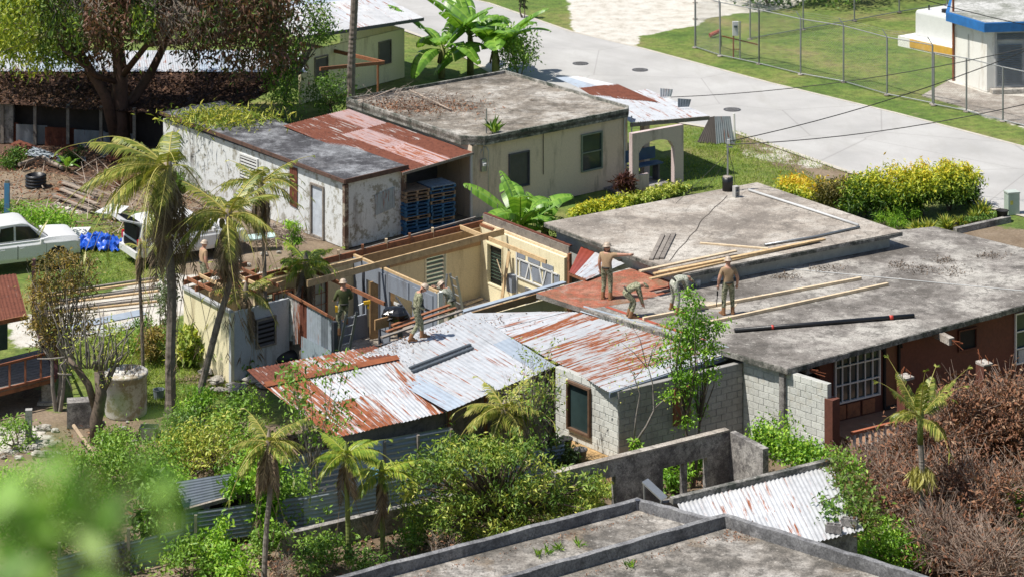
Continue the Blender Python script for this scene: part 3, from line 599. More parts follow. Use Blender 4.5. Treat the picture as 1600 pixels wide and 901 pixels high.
# pieces on the tin roof
for k, (dx, dy, lab) in enumerate(((0, 0, 'dark steel channel on the white tin roof, upper of a pair'), (4, 5, 'dark steel channel on the white tin roof, lower of a pair'))):
    a, b = PP(640 + dx, 577 + dy, MA, MBk, MC), PP(735 + dx, 540 + dy, MA, MBk, MC); mb = MB(); mb.beam(a + V(0, 0, .05), b + V(0, 0, .05), .1, .05); tag(mb.part('steel_channel', plain('dark steel', (.13, .15, .17), .5, metal=.4)), lab, 'channel', 'two channels on the tin roof')
st = thing('leaf_litter', 'brown dead leaves and scraps strewn over the white tin roof', 'leaf litter', MC); st['kind'] = 'stuff'
lit = MB(); lm = plain('dead leaf litter', (.2, .12, .07), 1, .4)
for k in range(520):
    if rnd.random() < .6: px, py = rnd.gauss(620, 45), 0; py = 548 - (px - 560) * .33 + abs(rnd.gauss(0, 12)) + 2
    elif rnd.random() < .5: px, py = rnd.gauss(770, 35), rnd.gauss(500, 6)
    else: px, py = rnd.gauss(615, 22), rnd.gauss(562, 12)
    if py < 489 - (px - 735) * .0 and px > 720: continue
    q = PP(px, py, MA, MBk, MC); r_ = rnd.uniform(.015, .045); a_ = rnd.random() * 6
    e, g = V(math.cos(a_), math.sin(a_), rnd.uniform(-.3, .3)) * r_, V(-math.sin(a_), math.cos(a_), .1) * r_ * .6; q = q + V(0, 0, .03)
    lit.add([q - e, q - g, q + e, q + g + V(0, 0, .01)], [(0, 1, 2, 3)])
o = lit.part('leaf_scraps', lm, st); stuff(o)
# rusted tin roof between the shed and the cream house, pallets below
s_a, s_b, s_c, s_d = P(629, 270, 2.55), P(740, 238, 2.75), P(545, 172, 3.0), P(441, 198, 2.8)
corr_roof('tin_roof', 'long red rusted tin roof between white shed and cream house', s_a, s_b, s_c, s_d, 3, 3, [m_tin_rust, m_tin_rust, tin('pinkish tin', (.5, .36, .35), RUST, .2, .4)], [5, 3, 2], seed=12)
mb = MB(); mb.beam(s_a + V(0, 0, -.05), s_b + V(0, 0, -.05), .05, .1); tag(mb.part('roof_fascia', m_greywood), 'grey eave board of the rusted tin roof above the pallets', 'fascia')
# white corrugated roof bottom right
w_a, w_b, w_c, w_d = P(1105, 885, 2.75), P(1350, 828, 2.75), P(1297, 726, 2.95), P(1058, 787, 2.95)
corr_roof('tin_roof', 'bright white corrugated roof with two blocks on it', w_a, w_b, w_c, w_d, 6, 2, [m_tin_clean, m_tin_clean, m_tin_white], [4, 3, 2], seed=14, amp=.02, pitch=.12)
ws = thing('outbuilding_wall', 'dark low walls holding up the bright white corrugated roof', 'wall', V(w_d.x, w_d.y, 0)); mb = MB()
q = [V(p.x, p.y, 0).lerp(V(6.2, 62.5, 0), .06) for p in (w_a, w_b, w_c, w_d)]
for i in range(4): mb.wall(q[i], q[(i + 1) % 4], 0, 2.68, .12)
mb.part('wall_shell', m_conc_wall, ws)
mb = MB(); e = [w_d + V(-.15, -.02, .1), w_c + V(.1, .05, .1)]; mb.beam(e[0], e[1], .16, .14); mb.part('top_kerb', m_moss, ws)
for px, py, lab in ((1303, 832, 'grey hollow block on the white corrugated roof near the parapet'), (1327, 822, 'grey hollow block on the white corrugated roof near its open corner')):
    q = PP(px, py, w_a, w_b, w_c) + V(0, 0, .03); block('concrete_block', lab, q, R(rnd.uniform(60, 110)), group='blocks on the white roof')
# ------------------------------------------------------------------ roofless timber house
ZT = 2.7
bR, fR, fL = P(752, 350, ZT), P(886, 402, ZT), P(522, 497, ZT)
bL = bR + (fL - fR); bR0, fR0, fL0, bL0 = [V(p.x, p.y, 0) for p in (bR, fR, fL, bL)]
rh = thing('roofless_house', 'roofless timber house with bare beams and yellow and grey rooms', 'house', fL0)
du = (fR0 - fL0).normalized(); dv = (bL0 - fL0).normalized(); LU = (fR0 - fL0).length; LV = (bL0 - fL0).length
def G(u, v, z=0): return fL0 + du * u + dv * v + V(0, 0, z)
azu, azv = math.atan2(du.y, du.x), math.atan2(dv.y, dv.x)
mb = MB(); mb.prism([G(-.1, -.1), G(LU + .1, -.1), G(LU + .1, LV + .1), G(-.1, LV + .1)], 0, .12); mb.part('floor', m_conc_up, rh)
u1 = LU * .42                              # partition between grey front room and yellow room
# rear wall (yellow inside), right wall (cream, openings and ornament), partition (grey panels), front
mb = MB(); mb.wall(G(LU, LV), G(0, LV), .12, ZT - .1, .1, [(LU * .17, LU * .27, .9, 2.1), (LU * .72, LU * .82, .9, 2.1), (LU * .86, LU * .96, .9, 2.1)]); mb.part('rear_wall', m_yellow_in, rh)
op = [(.55, .95, 2.15, 2.45), (1.5, 2.4, .45, 1.25), (3.6, 4.4, .7, 2.2)]
mb = MB(); mb.wall(G(LU, 0), G(LU, LV), .12, ZT, .12, [(1.55, 2.25, .12, 1.15), (LV - 1.45, LV - .55, .75, 2.15)]); mb.part('right_wall', m_yellow, rh)
mb = MB(); mb.wall(G(LU, 0) + du * .125, G(LU, LV) + du * .125, .12, ZT + .35, .05); mb.part('right_siding', m_greywood, rh)
mb = MB(); mb.beam(G(LU + .08, -.05, ZT + .04), G(LU + .08, LV, ZT + .04), .14, .07); mb.part('top_plate', m_lumber_pale, rh)
mb = MB()
for k in range(14): mb.box(G(LU + .17, LV * (k + .5) / 14, ZT + .36), (.1, LV / 14 - .01, .05), azu)
mb.part('tin_edge', m_tin_rust, rh)
mb = MB(); mb.box(G(LU + .02, -.12, 1.45), (.12, .1, 2.8), azu); mb.part('corner_board', m_oldwood, rh)
# right wall ornament: white fretwork over grey panels
def onwall(u, v, z, su, sz, mat, nm, th=.03, rot=0):
    mb = MB(); M_ = Matrix.Rotation(azv, 3, 'Z') @ Matrix.Rotation(rot, 3, 'Y'); mb.box(G(u, v, z), (su, th, sz), m=M_); return mb.part(nm, mat, rh)
for v_, z_, w_, h_ in ((.42, 1.3, .3, 1.5), (.95, 1.75, .5, .6), (1.6, 1.75, .55, .5), (2.25, 1.75, .5, .55), (.95, 2.18, .65, .16), (1.75, 2.18, .7, .16), (2.5, 2.18, .45, .16), (.95, 1.05, .6, .5)): onwall(LU - .135, v_, z_, w_, h_, m_greyp, 'grey_panel', .02)
for v_, z_, w_, h_, r_ in ((1.55, 2.05, 2.4, .05, 0), (1.55, 1.42, 2.4, .05, 0), (1.3, 1.75, .05, .66, R(20)), (1.1, 1.75, .05, .66, R(-20)), (1.9, 1.75, .05, .66, R(20)), (2.1, 1.75, .05, .66, R(-20)), (2.55, 1.75, .06, .66, 0), (.66, 1.4, .06, 1.4, 0), (2.75, 1.5, .07, 1.7, 0), (.95, 1.3, .6, .05, 0)): onwall(LU - .16, v_, z_, w_, h_, m_white, 'fret_bar', .03, r_)
frame(rh, G(LU - .06, 2.27), -dv, 0, .74, .12, 1.17, -.0, m_white, .06, None, nm='hatch_frame', depth=.16)
f = frame(rh, G(LU - .06, LV - .5), -dv, 0, 1.0, .7, 2.2, .0, m_yellow, .06, None, nm='louvre_window', depth=.16)
for k in range(11):
    mb = MB(); M_ = Matrix.Rotation(azv, 3, 'Z') @ Matrix.Rotation(R(35), 3, 'X'); mb.box(G(LU + .05, LV - 1.0, .8 + .122 * k), (.86, .12, .008), m=M_); mb.part('louvre', glass('green louvre glass', (.1, .17, .12), .2), f)
mb = MB(); mb.box(G(LU - .24, 2.95, 1.15), (.32, .22, .6), azv); mb.part('meter_cabinet', m_greyp, rh)
mb = MB(); mb.beam(G(LU - .2, 3.2, .7), G(LU - .2, 3.9, 1.75), .02, .03); mb.part('loose_lath', m_lumber_pale, rh)
# rear openings: louvre shutters
for s0, s1 in ((LU * .17, LU * .27), (LU * .72, LU * .82), (LU * .86, LU * .96)):
    f = frame(rh, G(LU, LV - .06), -du, s0, s1, .85, 2.15, .0, m_ply if s0 > LU / 2 else m_yellow, .06, None, nm='louvre_window', depth=.14)
    for k in range(8):
        mb = MB(); M_ = Matrix.Rotation(azu, 3, 'Z') @ Matrix.Rotation(R(35), 3, 'X'); mb.box(G(LU - (s0 + s1) / 2, LV + .05, .97 + .15 * k), (s1 - s0 - .1, .14, .01), m=M_); mb.part('louvre', glass('grey green louvre', (.22, .26, .19), .3), f)
mb = MB(); mb.wall(G(u1 + .2, LV - .16), G(LU - .15, LV - .16), 2.0, ZT - .06, .03); mb.part('plywood_band', m_ply, rh)
# partition of grey panels with a door gap and a dark opening
mb = MB(); mb.wall(G(u1, -.1), G(u1, LV), .12, ZT - .04, .06, [(LV * .28, LV * .56, .12, 2.05), (LV * .66, LV * .84, .12, 2.1)]); mb.part('partition', m_greyp, rh)
for v0, v1 in ((.02, .26), (.3, .55), (.58, .64)):
    mb = MB(); mb.box(G(u1 - .08, LV * (v0 + v1) / 2, 2.32 if v0 == .3 else 1.6), (LV * (v1 - v0) - .03, .025, .55 if v0 == .3 else 1.9), azv); mb.part('panel', m_greyp, rh)
mb = MB(); mb.beam(G(u1, -.1, ZT), G(u1, LV, ZT), .09, .08); mb.part('wall_plate', m_lumber, rh)
mb = MB(); mb.box(G(u1 + .12, LV * .73, 1.15), (.6, .05, 1.95), R(30)); mb.part('tan_door', m_ply, rh)
for v_ in (.65, .85): mb = MB(); mb.box(G(u1 - .05, LV * v_, 1.3), (.09, .12, 2.5), azv); mb.part('door_post', m_dgrey, rh)
mb = MB(); mb.box(G(u1 - .11, LV * .42, 1.75), (.5, .02, .1), azv); mb.part('strap', m_white, rh)
mb = MB(); mb.beam(G(u1 - .13, LV * .12, 1.15), G(u1 - .13, LV * .44, 2.0), .03, .05); mb.part('brace', m_dgrey, rh)
mb = MB(); mb.box(G(u1 + .06, -.05, 1.5), (.2, .2, 2.4), azu); mb.part('white_post', m_whitewall, rh)
# front of the grey room: low panel wall with railing, dark posts and wire windows behind
mb = MB(); mb.wall(G(.1, -.05), G(u1, -.05), .12, 1.05, .08, [(LU * .27, LU * .36, .12, 1.05)]); mb.part('front_parapet', m_dgrey, rh)
mb = MB(); mb.beam(G(.2, -.02, 1.45), G(LU * .27, -.02, 1.45), .09, .05); mb.part('handrail', m_dgrey, rh)
for k in range(9): mb = MB(); mb.box(G(.3 + k * (LU * .27 - .4) / 8, -.02, 1.24), (.06, .04, .4), azu); mb.part('baluster', m_dgrey, rh)
for u_, w_ in ((.05, .14), (1.25, .1), (LU * .27, .12), (LU * .36, .1)):
    mb = MB(); mb.box(G(u_, .05 if u_ != 1.25 else 1.6, 1.35), (w_, w_, 2.45), azu); mb.part('dark_post', m_dgrey, rh)
for u0, u2 in ((.25, 1.1), (1.4, 2.5)):
    f = frame(rh, G(0, LV - .9), du, u0, u2, .9, 2.4, .0, m_oldwood, .06, plain('pale wire glass', (.42, .42, .34), .3), nm='wire_window')
    for k in range(1, 4): mb = MB(); mb.box(G(u0 + (u2 - u0) * k / 4, LV - .94, 1.65), (.02, .02, 1.4), azu); mb.part('glazing_bar', m_oldwood, f)
    for k in range(1, 4): mb = MB(); mb.box(G((u0 + u2) / 2, LV - .945, .9 + 1.5 * k / 4), (u2 - u0 - .1, .02, .02), azu); mb.part('glazing_bar', m_oldwood, f)
mb = MB(); mb.wall(G(0, LV - .9), G(u1, LV - .9), .12, .9, .06); mb.part('back_panel', m_greyp, rh)
# front right: wall plate sloping along the red slab, open studs below
a, b = P(722, 487, ZT - .25), P(882, 441, ZT - .1); mb = MB(); mb.beam(a, b, .2, .06); mb.part('sill_plate', m_tin_blue, rh)
mb = MB(); mb.beam(a + V(.05, -.12, -.16), b + V(.05, -.12, -.16), .05, .22); mb.part('sill_board', m_ply, rh)
mb = MB(); mb.wall(V(a.x, a.y, 0), V(b.x, b.y, 0), .1, (ZT - .6, ZT - .5), .06); mb.part('low_front_wall', m_yellow, rh)
# beams on top: rear plate, long middle beam, front left beams, studs
def bm(a, b, w_, h_, mat, nm='beam'): mb = MB(); mb.beam(a, b, w_, h_, ); mb.part(nm, mat, rh)
bm(P(480, 443, ZT + .15), P(787, 362, ZT + .15), .07, .22, m_lumber, 'middle_beam')
bm(G(-.3, LV, ZT + .02), G(LU + .1, LV, ZT + .02), .07, .2, m_oldwood, 'rear_plate')
bm(G(-.2, LV - .6, ZT), G(u1, LV - .6, ZT), .07, .12, m_lumber, 'tie_beam')
bm(G(u1 + .1, LV, ZT + .1), G(LU, LV + .35, ZT + .16), .06, .06, m_greywood, 'rear_edge')
for k in range(6): bm(G(u1 * .6 + k * 1.05, LV + .02, ZT - .3), G(u1 * .6 + k * 1.05, LV + .02, ZT + .28), .09, .09, m_lumber_pale if k % 2 else m_oldwood, 'stud')
bm(G(LU - .1, LV - .9, ZT + .02), G(LU - .1, LV - .1, ZT + .02), .07, .09, m_oldwood, 'tie_beam')
# left wing with yellow outer wall and corrugated side
yA, yB, yC = P(287, 447, 2.4), P(361, 484, 2.4), P(452, 456, 2.5)
yw = thing('yellow_wing', 'left wing of the roofless house with bright yellow end wall', 'house wing', V(yA.x, yA.y, 0))
yD = yA + (yC - yB)
mb = MB(); mb.wall(yA, yB, 0, (2.35, 2.3), .12); mb.part('end_wall', m_yellow, yw)
mb = MB(); mb.wall(yB, yC, 0, 2.3, .12, [(1.0, 1.75, .95, 1.85)]); mb.part('side_wall', peeling('grey white paint', (.5, .53, .56), (.36, .36, .36), .62), yw)
dyb = (V(yC.x, yC.y, 0) - V(yB.x, yB.y, 0)).normalized(); f = frame(yw, yB, dyb, .97, 1.78, .92, 1.88, .03, m_greywood, .06, m_dark)
for k in range(6): mb = MB(); mb.box(V(yB.x, yB.y, 0) + dyb * 1.37 + V(dyb.y, -dyb.x, 0) * .05 + V(0, 0, 1.02 + k * .15), (.68, .02, .08), math.atan2(dyb.y, dyb.x)); mb.part('slat', m_dgrey, f)
mb = MB(); mb.wall(yD, yA, 0, 2.35, .1); mb.part('rear_wall', m_yellow_in, yw)
mb = MB(); mb.beam(yA + V(0, 0, -.02), yB + V(0, 0, -.06), .16, .08); mb.part('wall_top', m_tin_white, yw)
bd = (yB - yA)
for k, (s_, e_, z_, mt) in enumerate(((0, 1.0, .12, m_oldwood), (.25, 1.0, .1, m_oldwood), (.55, 1.0, .14, m_lumber), (.8, 1.02, .1, m_lumber))):
    a = yA + bd * s_ + V(0, 0, z_); bm_ = MB(); bm_.beam(a, a + (yC - yB) * 1.1, .07, .16, ); bm_.part('beam', mt, yw)
for k in range(5): a = yA + (yC - yB) * (k + .3) / 5 + V(0, 0, .24); mb = MB(); mb.beam(a, a + bd * .95, .05, .1); mb.part('rafter', m_lumber if k % 2 else m_oldwood, yw)
# corrugated side patch between wing and porch
cs = thing('patched_tin_wall', 'patched wall of rusty and blue upright tin sheets', 'wall', V(yC.x, yC.y, 0))
cA, cB = P(447, 455, 2.45), P(524, 498, 2.35)
for k in range(7):
    a, b = cA.lerp(cB, k / 7), cA.lerp(cB, (k + 1.05) / 7); lo = .9 if k < 5 else .2; dz = V(0, 0, 1)
    mb = MB(); A_, B_ = V(a.x, a.y, lo + rnd.uniform(-.1, .1)), V(b.x, b.y, lo + rnd.uniform(-.1, .1)); mb.sheet(A_, B_, V(b.x, b.y, 2.35 + rnd.uniform(-.06, .03)), V(a.x, a.y, 2.35 + rnd.uniform(-.06, .03)), 3, .014)
    mb.part('sheet', [m_white_paint, m_tin_mid, m_tin_rust, m_tin_blue, m_tin_blue, m_tin_grey, m_tin_blue][k], cs, True)
mb = MB(); A_ = V(cA.x, cA.y, 0).lerp(V(cB.x, cB.y, 0), .35); B_ = V(cB.x, cB.y, 0); mb.sheet(A_ + V(-.05, -.12, 0), B_ + V(-.05, -.12, 0), B_ + V(-.05, -.08, 1.3), A_ + V(-.05, -.08, 1.3), 12, .014); mb.part('lower_sheet', tin('pale blue tin', (.45, .55, .62), RUST, 0, .1), cs, True)
mb = MB(); mb.wall(V(cA.x, cA.y, 0) + V(.1, .05, 0), V(cB.x, cB.y, 0) + V(.1, .05, 0), 0, 2.2, .08); mb.part('backing', m_greywood, cs)
mb = MB(); mb.beam(cA + V(-.02, -.03, 0), cB + V(-.02, -.03, 0), .05, .08); mb.part('top_rail', m_oldwood, cs)
# ladders
def ladder(label, foot, top, wd, mat=m_galv, rungs=8, side=None):
    th = thing('ladder', label, 'ladder', foot); foot, top = Vector(foot), Vector(top); sd_ = side or (top - foot).cross(V(0, 0, 1)).normalized()
    for s_ in (-1, 1): mb = MB(); mb.beam(foot + sd_ * s_ * wd / 2, top + sd_ * s_ * wd / 2, .04, .08); mb.part('stile', mat, th)
    for k in range(rungs): c = foot.lerp(top, (k + .6) / rungs); mb = MB(); mb.tube([c - sd_ * wd / 2, c + sd_ * wd / 2], .02, 6); mb.part('rung', mat, th)
    return th
lf = PP(533, 556, MD, MA, MC) + V(0, 0, .03)
LADF = P(535, 553, 1.25); LADT = LADF + du * .35 + dv * .75 + V(0, 0, 2.1)
ladder('aluminium ladder with a man in green standing on it', V(LADF.x - .2, LADF.y - .4, .05), V(LADF.x + .3, LADF.y - .1, 2.6), .42, m_galv, 9, du)
lp = G(LU * .68, LV * .45, .13); LT2 = lp + V(-.25, .1, 2.0)
ladder('step ladder inside the yellow room', lp + du * .3, LT2 + V(.1, .0, .0), .45, m_galv, 7, V(.5, -.86, 0))
mb = MB(); mb.beam(lp - du * .5 + dv * .3, LT2 + dv * .2, .05, .07); mb.part('ladder_prop', m_galv, rh)
# trash bag on the floor edge, plywood scraps
def lump(label, name, c, rad, mat, cat, n=14, jit=.25, squash=.75, seed=1, group=None):
    rr = random.Random(seed); mb = MB(); prof = []; vs = []; fs = []; m_ = 9
    for j in range(m_ + 1):
        for i in range(n):
            a_, b_ = 2 * math.pi * i / n, math.pi * j / m_ - math.pi / 2; k_ = 1 + jit * (math.sin(a_ * 3 + j) * .5 + rr.uniform(-.5, .5))
            vs.append(V(rad[0] * math.cos(a_) * math.cos(b_) * k_, rad[1] * math.sin(a_) * math.cos(b_) * k_, rad[2] * (math.sin(b_) + 1) * (1 if j else 1)) + Vector(c))
    fs = [(j * n + i, j * n + (i + 1) % n, (j + 1) * n + (i + 1) % n, (j + 1) * n + i) for j in range(m_) for i in range(n)]
    mb.add(vs, fs); o = mb.part(name, mat); return tag(o, label, cat, group)
m_bag = plain('black bag plastic', (.012, .012, .014), .22, .1); lump('shiny black rubbish bag on the tin roof edge', 'trash_bag', PP(618, 505, MD, MC, MA) + V(0, .1, .0), (.42, .3, .26), m_bag, 'bag', jit=.3, seed=3)
mb = MB(); q = PP(596, 512, MD, MC, MA); mb.box(q + V(0, .1, .12), (.55, .05, .32), azu); tag(mb.part('plywood_scrap', m_ply), 'plywood offcut leaning below the grey porch', 'plywood')
for k in range(3): a, b = PP(596 + k * 8, 530 - k * 6, MD, MC, MA), PP(722 - k * 10, 488 - k * 1, MD, MC, MA); plank('edge_board', ('brown board at the upper tin roof edge, lowest of three', 'brown board at the upper tin roof edge, middle of three', 'brown board at the upper tin roof edge, topmost of three')[k], a + V(0, .12 * k, .03 + k * .03), b + V(0, .12 * k, .03 + k * .03), .12, .05, m_oldwood if k else m_greywood, 'board', 'boards along the tin roof edge')

for u_ in (.6, .78, .9): bm(G(LU * u_, -.05, ZT + .05), G(LU * u_, LV, ZT + .08), .06, .14, m_lumber if u_ != .78 else m_oldwood, 'rafter') if u_ == .9 else None
bm(G(u1 * .5, .1, ZT), G(u1 * .5, LV, ZT), .06, .12, m_oldwood, 'rafter'); bm(G(.05, -.05, ZT - .02), G(u1, -.05, ZT - .02), .08, .1, m_oldwood, 'front_beam') if False else None
for k in range(14):
    a = G(rnd.uniform(u1 + .3, LU - .5), rnd.uniform(.3, LV - .5), .13); b = a + V(rnd.uniform(-1, 1), rnd.uniform(-.7, .7), rnd.uniform(0, .12)); plank('loose_board', ('pale loose board on the floor of the yellow room', 'red brown loose board on the floor of the yellow room', 'grey loose board on the floor of the yellow room')[k % 3], a + V(0, 0, .02 * k), b + V(0, 0, .02 * k), .12, .03, (m_lumber_pale, m_oldwood, m_greywood)[k % 3], 'board', 'debris in the yellow room')
for k, (u_, v_) in enumerate(((.5, .7), (.55, .88), (.93, .6))): a = G(LU * u_, LV * v_, .13); plank('leaning_board', ('board leaning on the rear yellow wall by the shutter', 'board leaning on the rear yellow wall by the partition', 'board leaning on the cream ornament wall')[k], a, G(LU * u_ + .1, LV * v_ + (.5 if k < 2 else 0), 2.2) + (du * .35 if k == 2 else V(0, 0, 0)), .14, .03, (m_ply, m_greywood, m_lumber)[k], 'board')
corr_roof('tin_roof', 'white tin sheets with a red stripe between the roofless house and the upper slab', P(889, 426, 2.98), P(916, 437, 2.98), P(976, 412, 3.02), P(908, 386, 3.0), 3, 1, [m_tin_clean, tin('red painted tin', (.42, .09, .06), RUST, .1, .3), m_tin_white], [3, 2, 2], seed=53, amp=.01)
mb = MB(); mb.beam(P(889, 427, 2.93), P(916, 438, 2.93), .08, .1); tag(mb.part('eave_timber', m_oldwood), 'brown eave timber under the red striped tin sheets', 'timber')
# ------------------------------------------------------------------ white peeling shed with the black roof
def to0(p): return V(p.x, p.y, 0)
S0, S1, S2 = P(540, 284, 2.6), P(630, 263, 2.6), P(255, 182, 2.6); S3 = S2 + (S1 - S0)
sh = thing('white_shed', 'long shed with peeling white walls and black patched roof', 'shed', to0(S0))
dl_ = (to0(S0) - to0(S2)).normalized(); LL = (S0 - S2).length; dfr = (to0(S1) - to0(S0)).normalized()
mb = MB(); mb.wall(S2, S0, 0, 2.5, .14, [(LL - 2.35, LL - 1.5, 0, 2.05), (LL - 7.6, LL - 6.3, 1.0, 2.2)]); mb.part('long_wall', m_white_paint, sh)
mb = MB(); mb.wall(S0 + dfr * .0, S1, 0, 2.5, .14); mb.part('end_wall', m_white_paint, sh)
mb = MB(); mb.wall(S1, S3, 0, 2.5, .14); mb.part('far_wall', m_white_paint, sh)
m_tar = concrete('black tarred roof', (.09, .09, .1), (.035, .035, .04), (.3, .31, .33), .5, .5, warm=(.24, .24, .25))
mb = MB(); ov = .15; q = [S0 + (dl_ - dfr) * ov, S1 + (dl_ + dfr) * ov, S3 + dfr * ov, S2 - dfr * ov]; mb.slab([p + V(0, 0, .08 if i < 2 else .2) for i, p in enumerate(q)], .12); mb.part('roof', m_tar, sh)
mb = MB(); mb.beam(q[0] + V(.0, 0, .05), q[1] + V(0, 0, .05), .06, .18); mb.beam(q[0] + V(0, 0, .05), q[3] + V(0, 0, .17), .06, .14); mb.part('eave_board', m_barkred, sh)
for p in (to0(S0), to0(S1)): mb = MB(); mb.box(p + V(0, 0, 1.25) - dfr * .02 + dl_ * .02, (.18, .18, 2.5), R(35)); mb.part('corner_post', peeling('rotten post', (.36, .32, .25), (.12, .07, .05), .45), sh)
frame(sh, S2, dl_, LL - 2.4, LL - 1.45, 0, 2.1, .02, m_greywood, .08, plain('bluish white door', (.55, .6, .66), .6), nm='door')
f = frame(sh, S2, dl_, LL - 7.65, LL - 6.25, .95, 2.25, .02, m_white, .07, m_dark, nm='louvre_vent')
for k in range(9): mb = MB(); mb.box(to0(S2) + dl_ * (LL - 6.95) + V(dl_.y, -dl_.x, 0) * .04 + V(0, 0, 1.07 + k * .13), (1.25, .02, .07), math.atan2(dl_.y, dl_.x)); mb.part('slat', m_white, f)
mb = MB(); c = to0(S0) + dfr * (1.55) ; A_ = c + V(dfr.y, -dfr.x, 0) * .03; mb.sheet(A_ - dfr * .05 + V(0, 0, 1.0), A_ + dfr * .95 + V(0, 0, 1.15), A_ + dfr * .95 + V(0, 0, 1.95), A_ - dfr * .08 + V(0, 0, 1.8), 8, .012); mb.part('tin_patch', tin('blue grey patch tin', (.34, .4, .46), RUST, .05, .2), sh, True)
mb = MB(); c = to0(S2) + dl_ * (LL - 3.9) + V(dl_.y, -dl_.x, 0) * .04; mb.sheet(c + V(0, 0, .9), c + dl_ * .55 + V(0, 0, .85), c + dl_ * .55 + V(0, 0, 2.45), c + V(0, 0, 2.45), 4, .012); mb.part('rust_patch', m_tin_rust, sh, True)
# pallet store under the rusted roof: back wall and two stacks
ps = thing('pallet_store', 'dark open store with plywood back under the rusted tin roof', 'store', to0(s_a))
bk0, bk1 = to0(s_a) + W * 2.6 - U * .1, to0(s_b) + W * 2.6
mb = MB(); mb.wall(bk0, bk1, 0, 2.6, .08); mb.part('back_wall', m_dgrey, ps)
mb = MB(); mb.box(bk0.lerp(bk1, .45) - W * .06 + V(0, 0, 2.2), (.95, .03, .7), R(35)); mb.part('plywood_sheet', m_ply, ps)
mb = MB(); mb.box(bk0.lerp(bk1, .78) - W * .06 + V(0, 0, 2.45), (1.0, .03, .3), R(35)); mb.part('plywood_strip', m_ply, ps)
mb = MB(); mb.tube([to0(s_b) + V(-.1, -.05, 0), to0(s_b) + V(-.1, -.05, 2.7)], .06, 8); mb.part('post', m_pvc, ps)
pal = {}
def pallet(label, c, rz, mt, group, deck):
    th = thing('pallet', label, 'pallet', c, group, rz)
    for nm, sz, locs in (('deck_board', (1.15, .11, .02), [(0, -.5 + k * .167, .13) for k in range(7)]), ('stringer', (.09, 1.1, .085), [(x, 0, .077) for x in (-.53, 0, .53)]), ('base_board', (1.15, .1, .02), [(0, y, .022) for y in (-.5, 0, .5)])):
        mt_ = deck if nm == 'deck_board' else mt; key = (nm, mt_.name)
        if key not in pal: q = MB(); q.box((0, 0, 0), sz); pal[key] = q.mesh(nm, mt_)
        for l in locs: o = bpy.data.objects.new(nm, pal[key]); sc.collection.objects.link(o); o.parent = th; o.location = l
pc = (P(672, 392, 0) + V(0, .6, 0), P(728, 372, 0) + V(0, .6, 0)); pc = (to0(s_a) + U * .75 + W * .6, to0(s_a) + U * 2.0 + W * .65)
for si, (c, n_) in enumerate(zip(pc, (12, 12))):
    for k in range(n_):
        top = k == n_ - 1; blue = (k not in (9, 10, 11, 4) if si == 0 else k not in (9, 7, 2))
        lab = ('bare wood pallets in the stack against the white shed' if si == 0 else 'bare wood pallets in the stack against the cream house') if not blue else ('blue pallets in the stack against the white shed' if si == 0 else 'blue pallets in the stack against the cream house')
        lab = lab.replace('pallets', 'pallet'); 
        if top: lab = ('bare wood pallet topmost of the stack against the white shed', 'pale blue pallet topmost of the stack against the cream house')[si]
        pallet(lab, V(c.x + rnd.uniform(-.03, .03), c.y + rnd.uniform(-.03, .03), .004 + k * .144), R(35 + rnd.uniform(-2, 2)), m_pallet_blue if blue else m_pallet_wood, 'pallets stacked under the rusted roof', (wood('grey blue deck', (.3, .38, .44), (.2, .24, .28)) if si else m_pallet_wood) if k > n_ - 3 else (m_pallet_blue if blue else m_pallet_wood))
# ------------------------------------------------------------------ cream house behind
zc = 3.3; cL, cF, cR = P(541, 153, zc), P(736, 218, zc), P(992, 168, zc); cB_ = cL + (cR - cF); cc = (cL + cR) / 2
ch = thing('cream_house', 'cream house with a mossy flat concrete roof strewn with twigs', 'house', to0(cF))
ins = [to0(p.lerp(cc, .05)) for p in (cL, cF, cR, cB_)]
dF = (ins[2] - ins[1]).normalized(); LF = (ins[2] - ins[1]).length
def at_x(px, p0, d):                       # metres along a wall from p0 towards d at a photo column
    k = (px - 800) / F; return (k * p0.y - p0.x) / (d.x - k * d.y)
w1 = (at_x(795, ins[1], dF), at_x(826, ins[1], dF)); w2 = (at_x(908, ins[1], dF), at_x(940, ins[1], dF))
mb = MB(); mb.wall(ins[1], ins[2], 0, 2.95, .18, [(w1[0], w1[1], .9, 2.3), (w2[0], w2[1], .95, 2.5)]); mb.part('front_wall', m_cream, ch)
for i, nm in ((0, 'left_wall'), (2, 'right_wall'), (3, 'rear_wall')): mb = MB(); mb.wall(ins[i], ins[(i + 1) % 4], 0, 2.95, .18); mb.part(nm, m_cream, ch)
frame(ch, ins[1], dF, w1[0] - .02, w1[1] + .02, .88, 2.32, .02, m_dgrey, .05, plain('dark shutter', (.06, .065, .075), .5))
f = frame(ch, ins[1], dF, w2[0] - .02, w2[1] + .02, .93, 2.52, .02, plain('dull green frame', (.2, .25, .2), .6), .06, m_glass, bars=1)
def chamfer(a, b, c, r): return [b.lerp(a, r / (b - a).length), b.lerp(c, r / (b - c).length)]
ro = [cL] + chamfer(cL, cF, cR, .7) + chamfer(cF, cR, cB_, .4) + [cB_]
mb = MB(); mb.slab([p + V(0, 0, -.12) for p in ro], .14); mb.part('roof_slab', m_conc_up if False else concrete('lichen roof concrete', (.34, .3, .25), (.14, .12, .095), (.54, .51, .46), .7, .5, warm=(.2, .15, .1)), ch)
mb = MB(); inn = [p.lerp(cc, .022) for p in ro]; n = len(ro)
for i in range(n):
    j = (i + 1) % n; mb.hexa([ro[i] + V(0, 0, -.36), ro[j] + V(0, 0, -.36), inn[j] + V(0, 0, -.36), inn[i] + V(0, 0, -.36)], [ro[i], ro[j], inn[j], inn[i]])
mb.part('roof_edge', concrete('mossy parapet', (.27, .26, .23), (.05, .07, .05), (.46, .44, .4), .9, 1.4), ch)
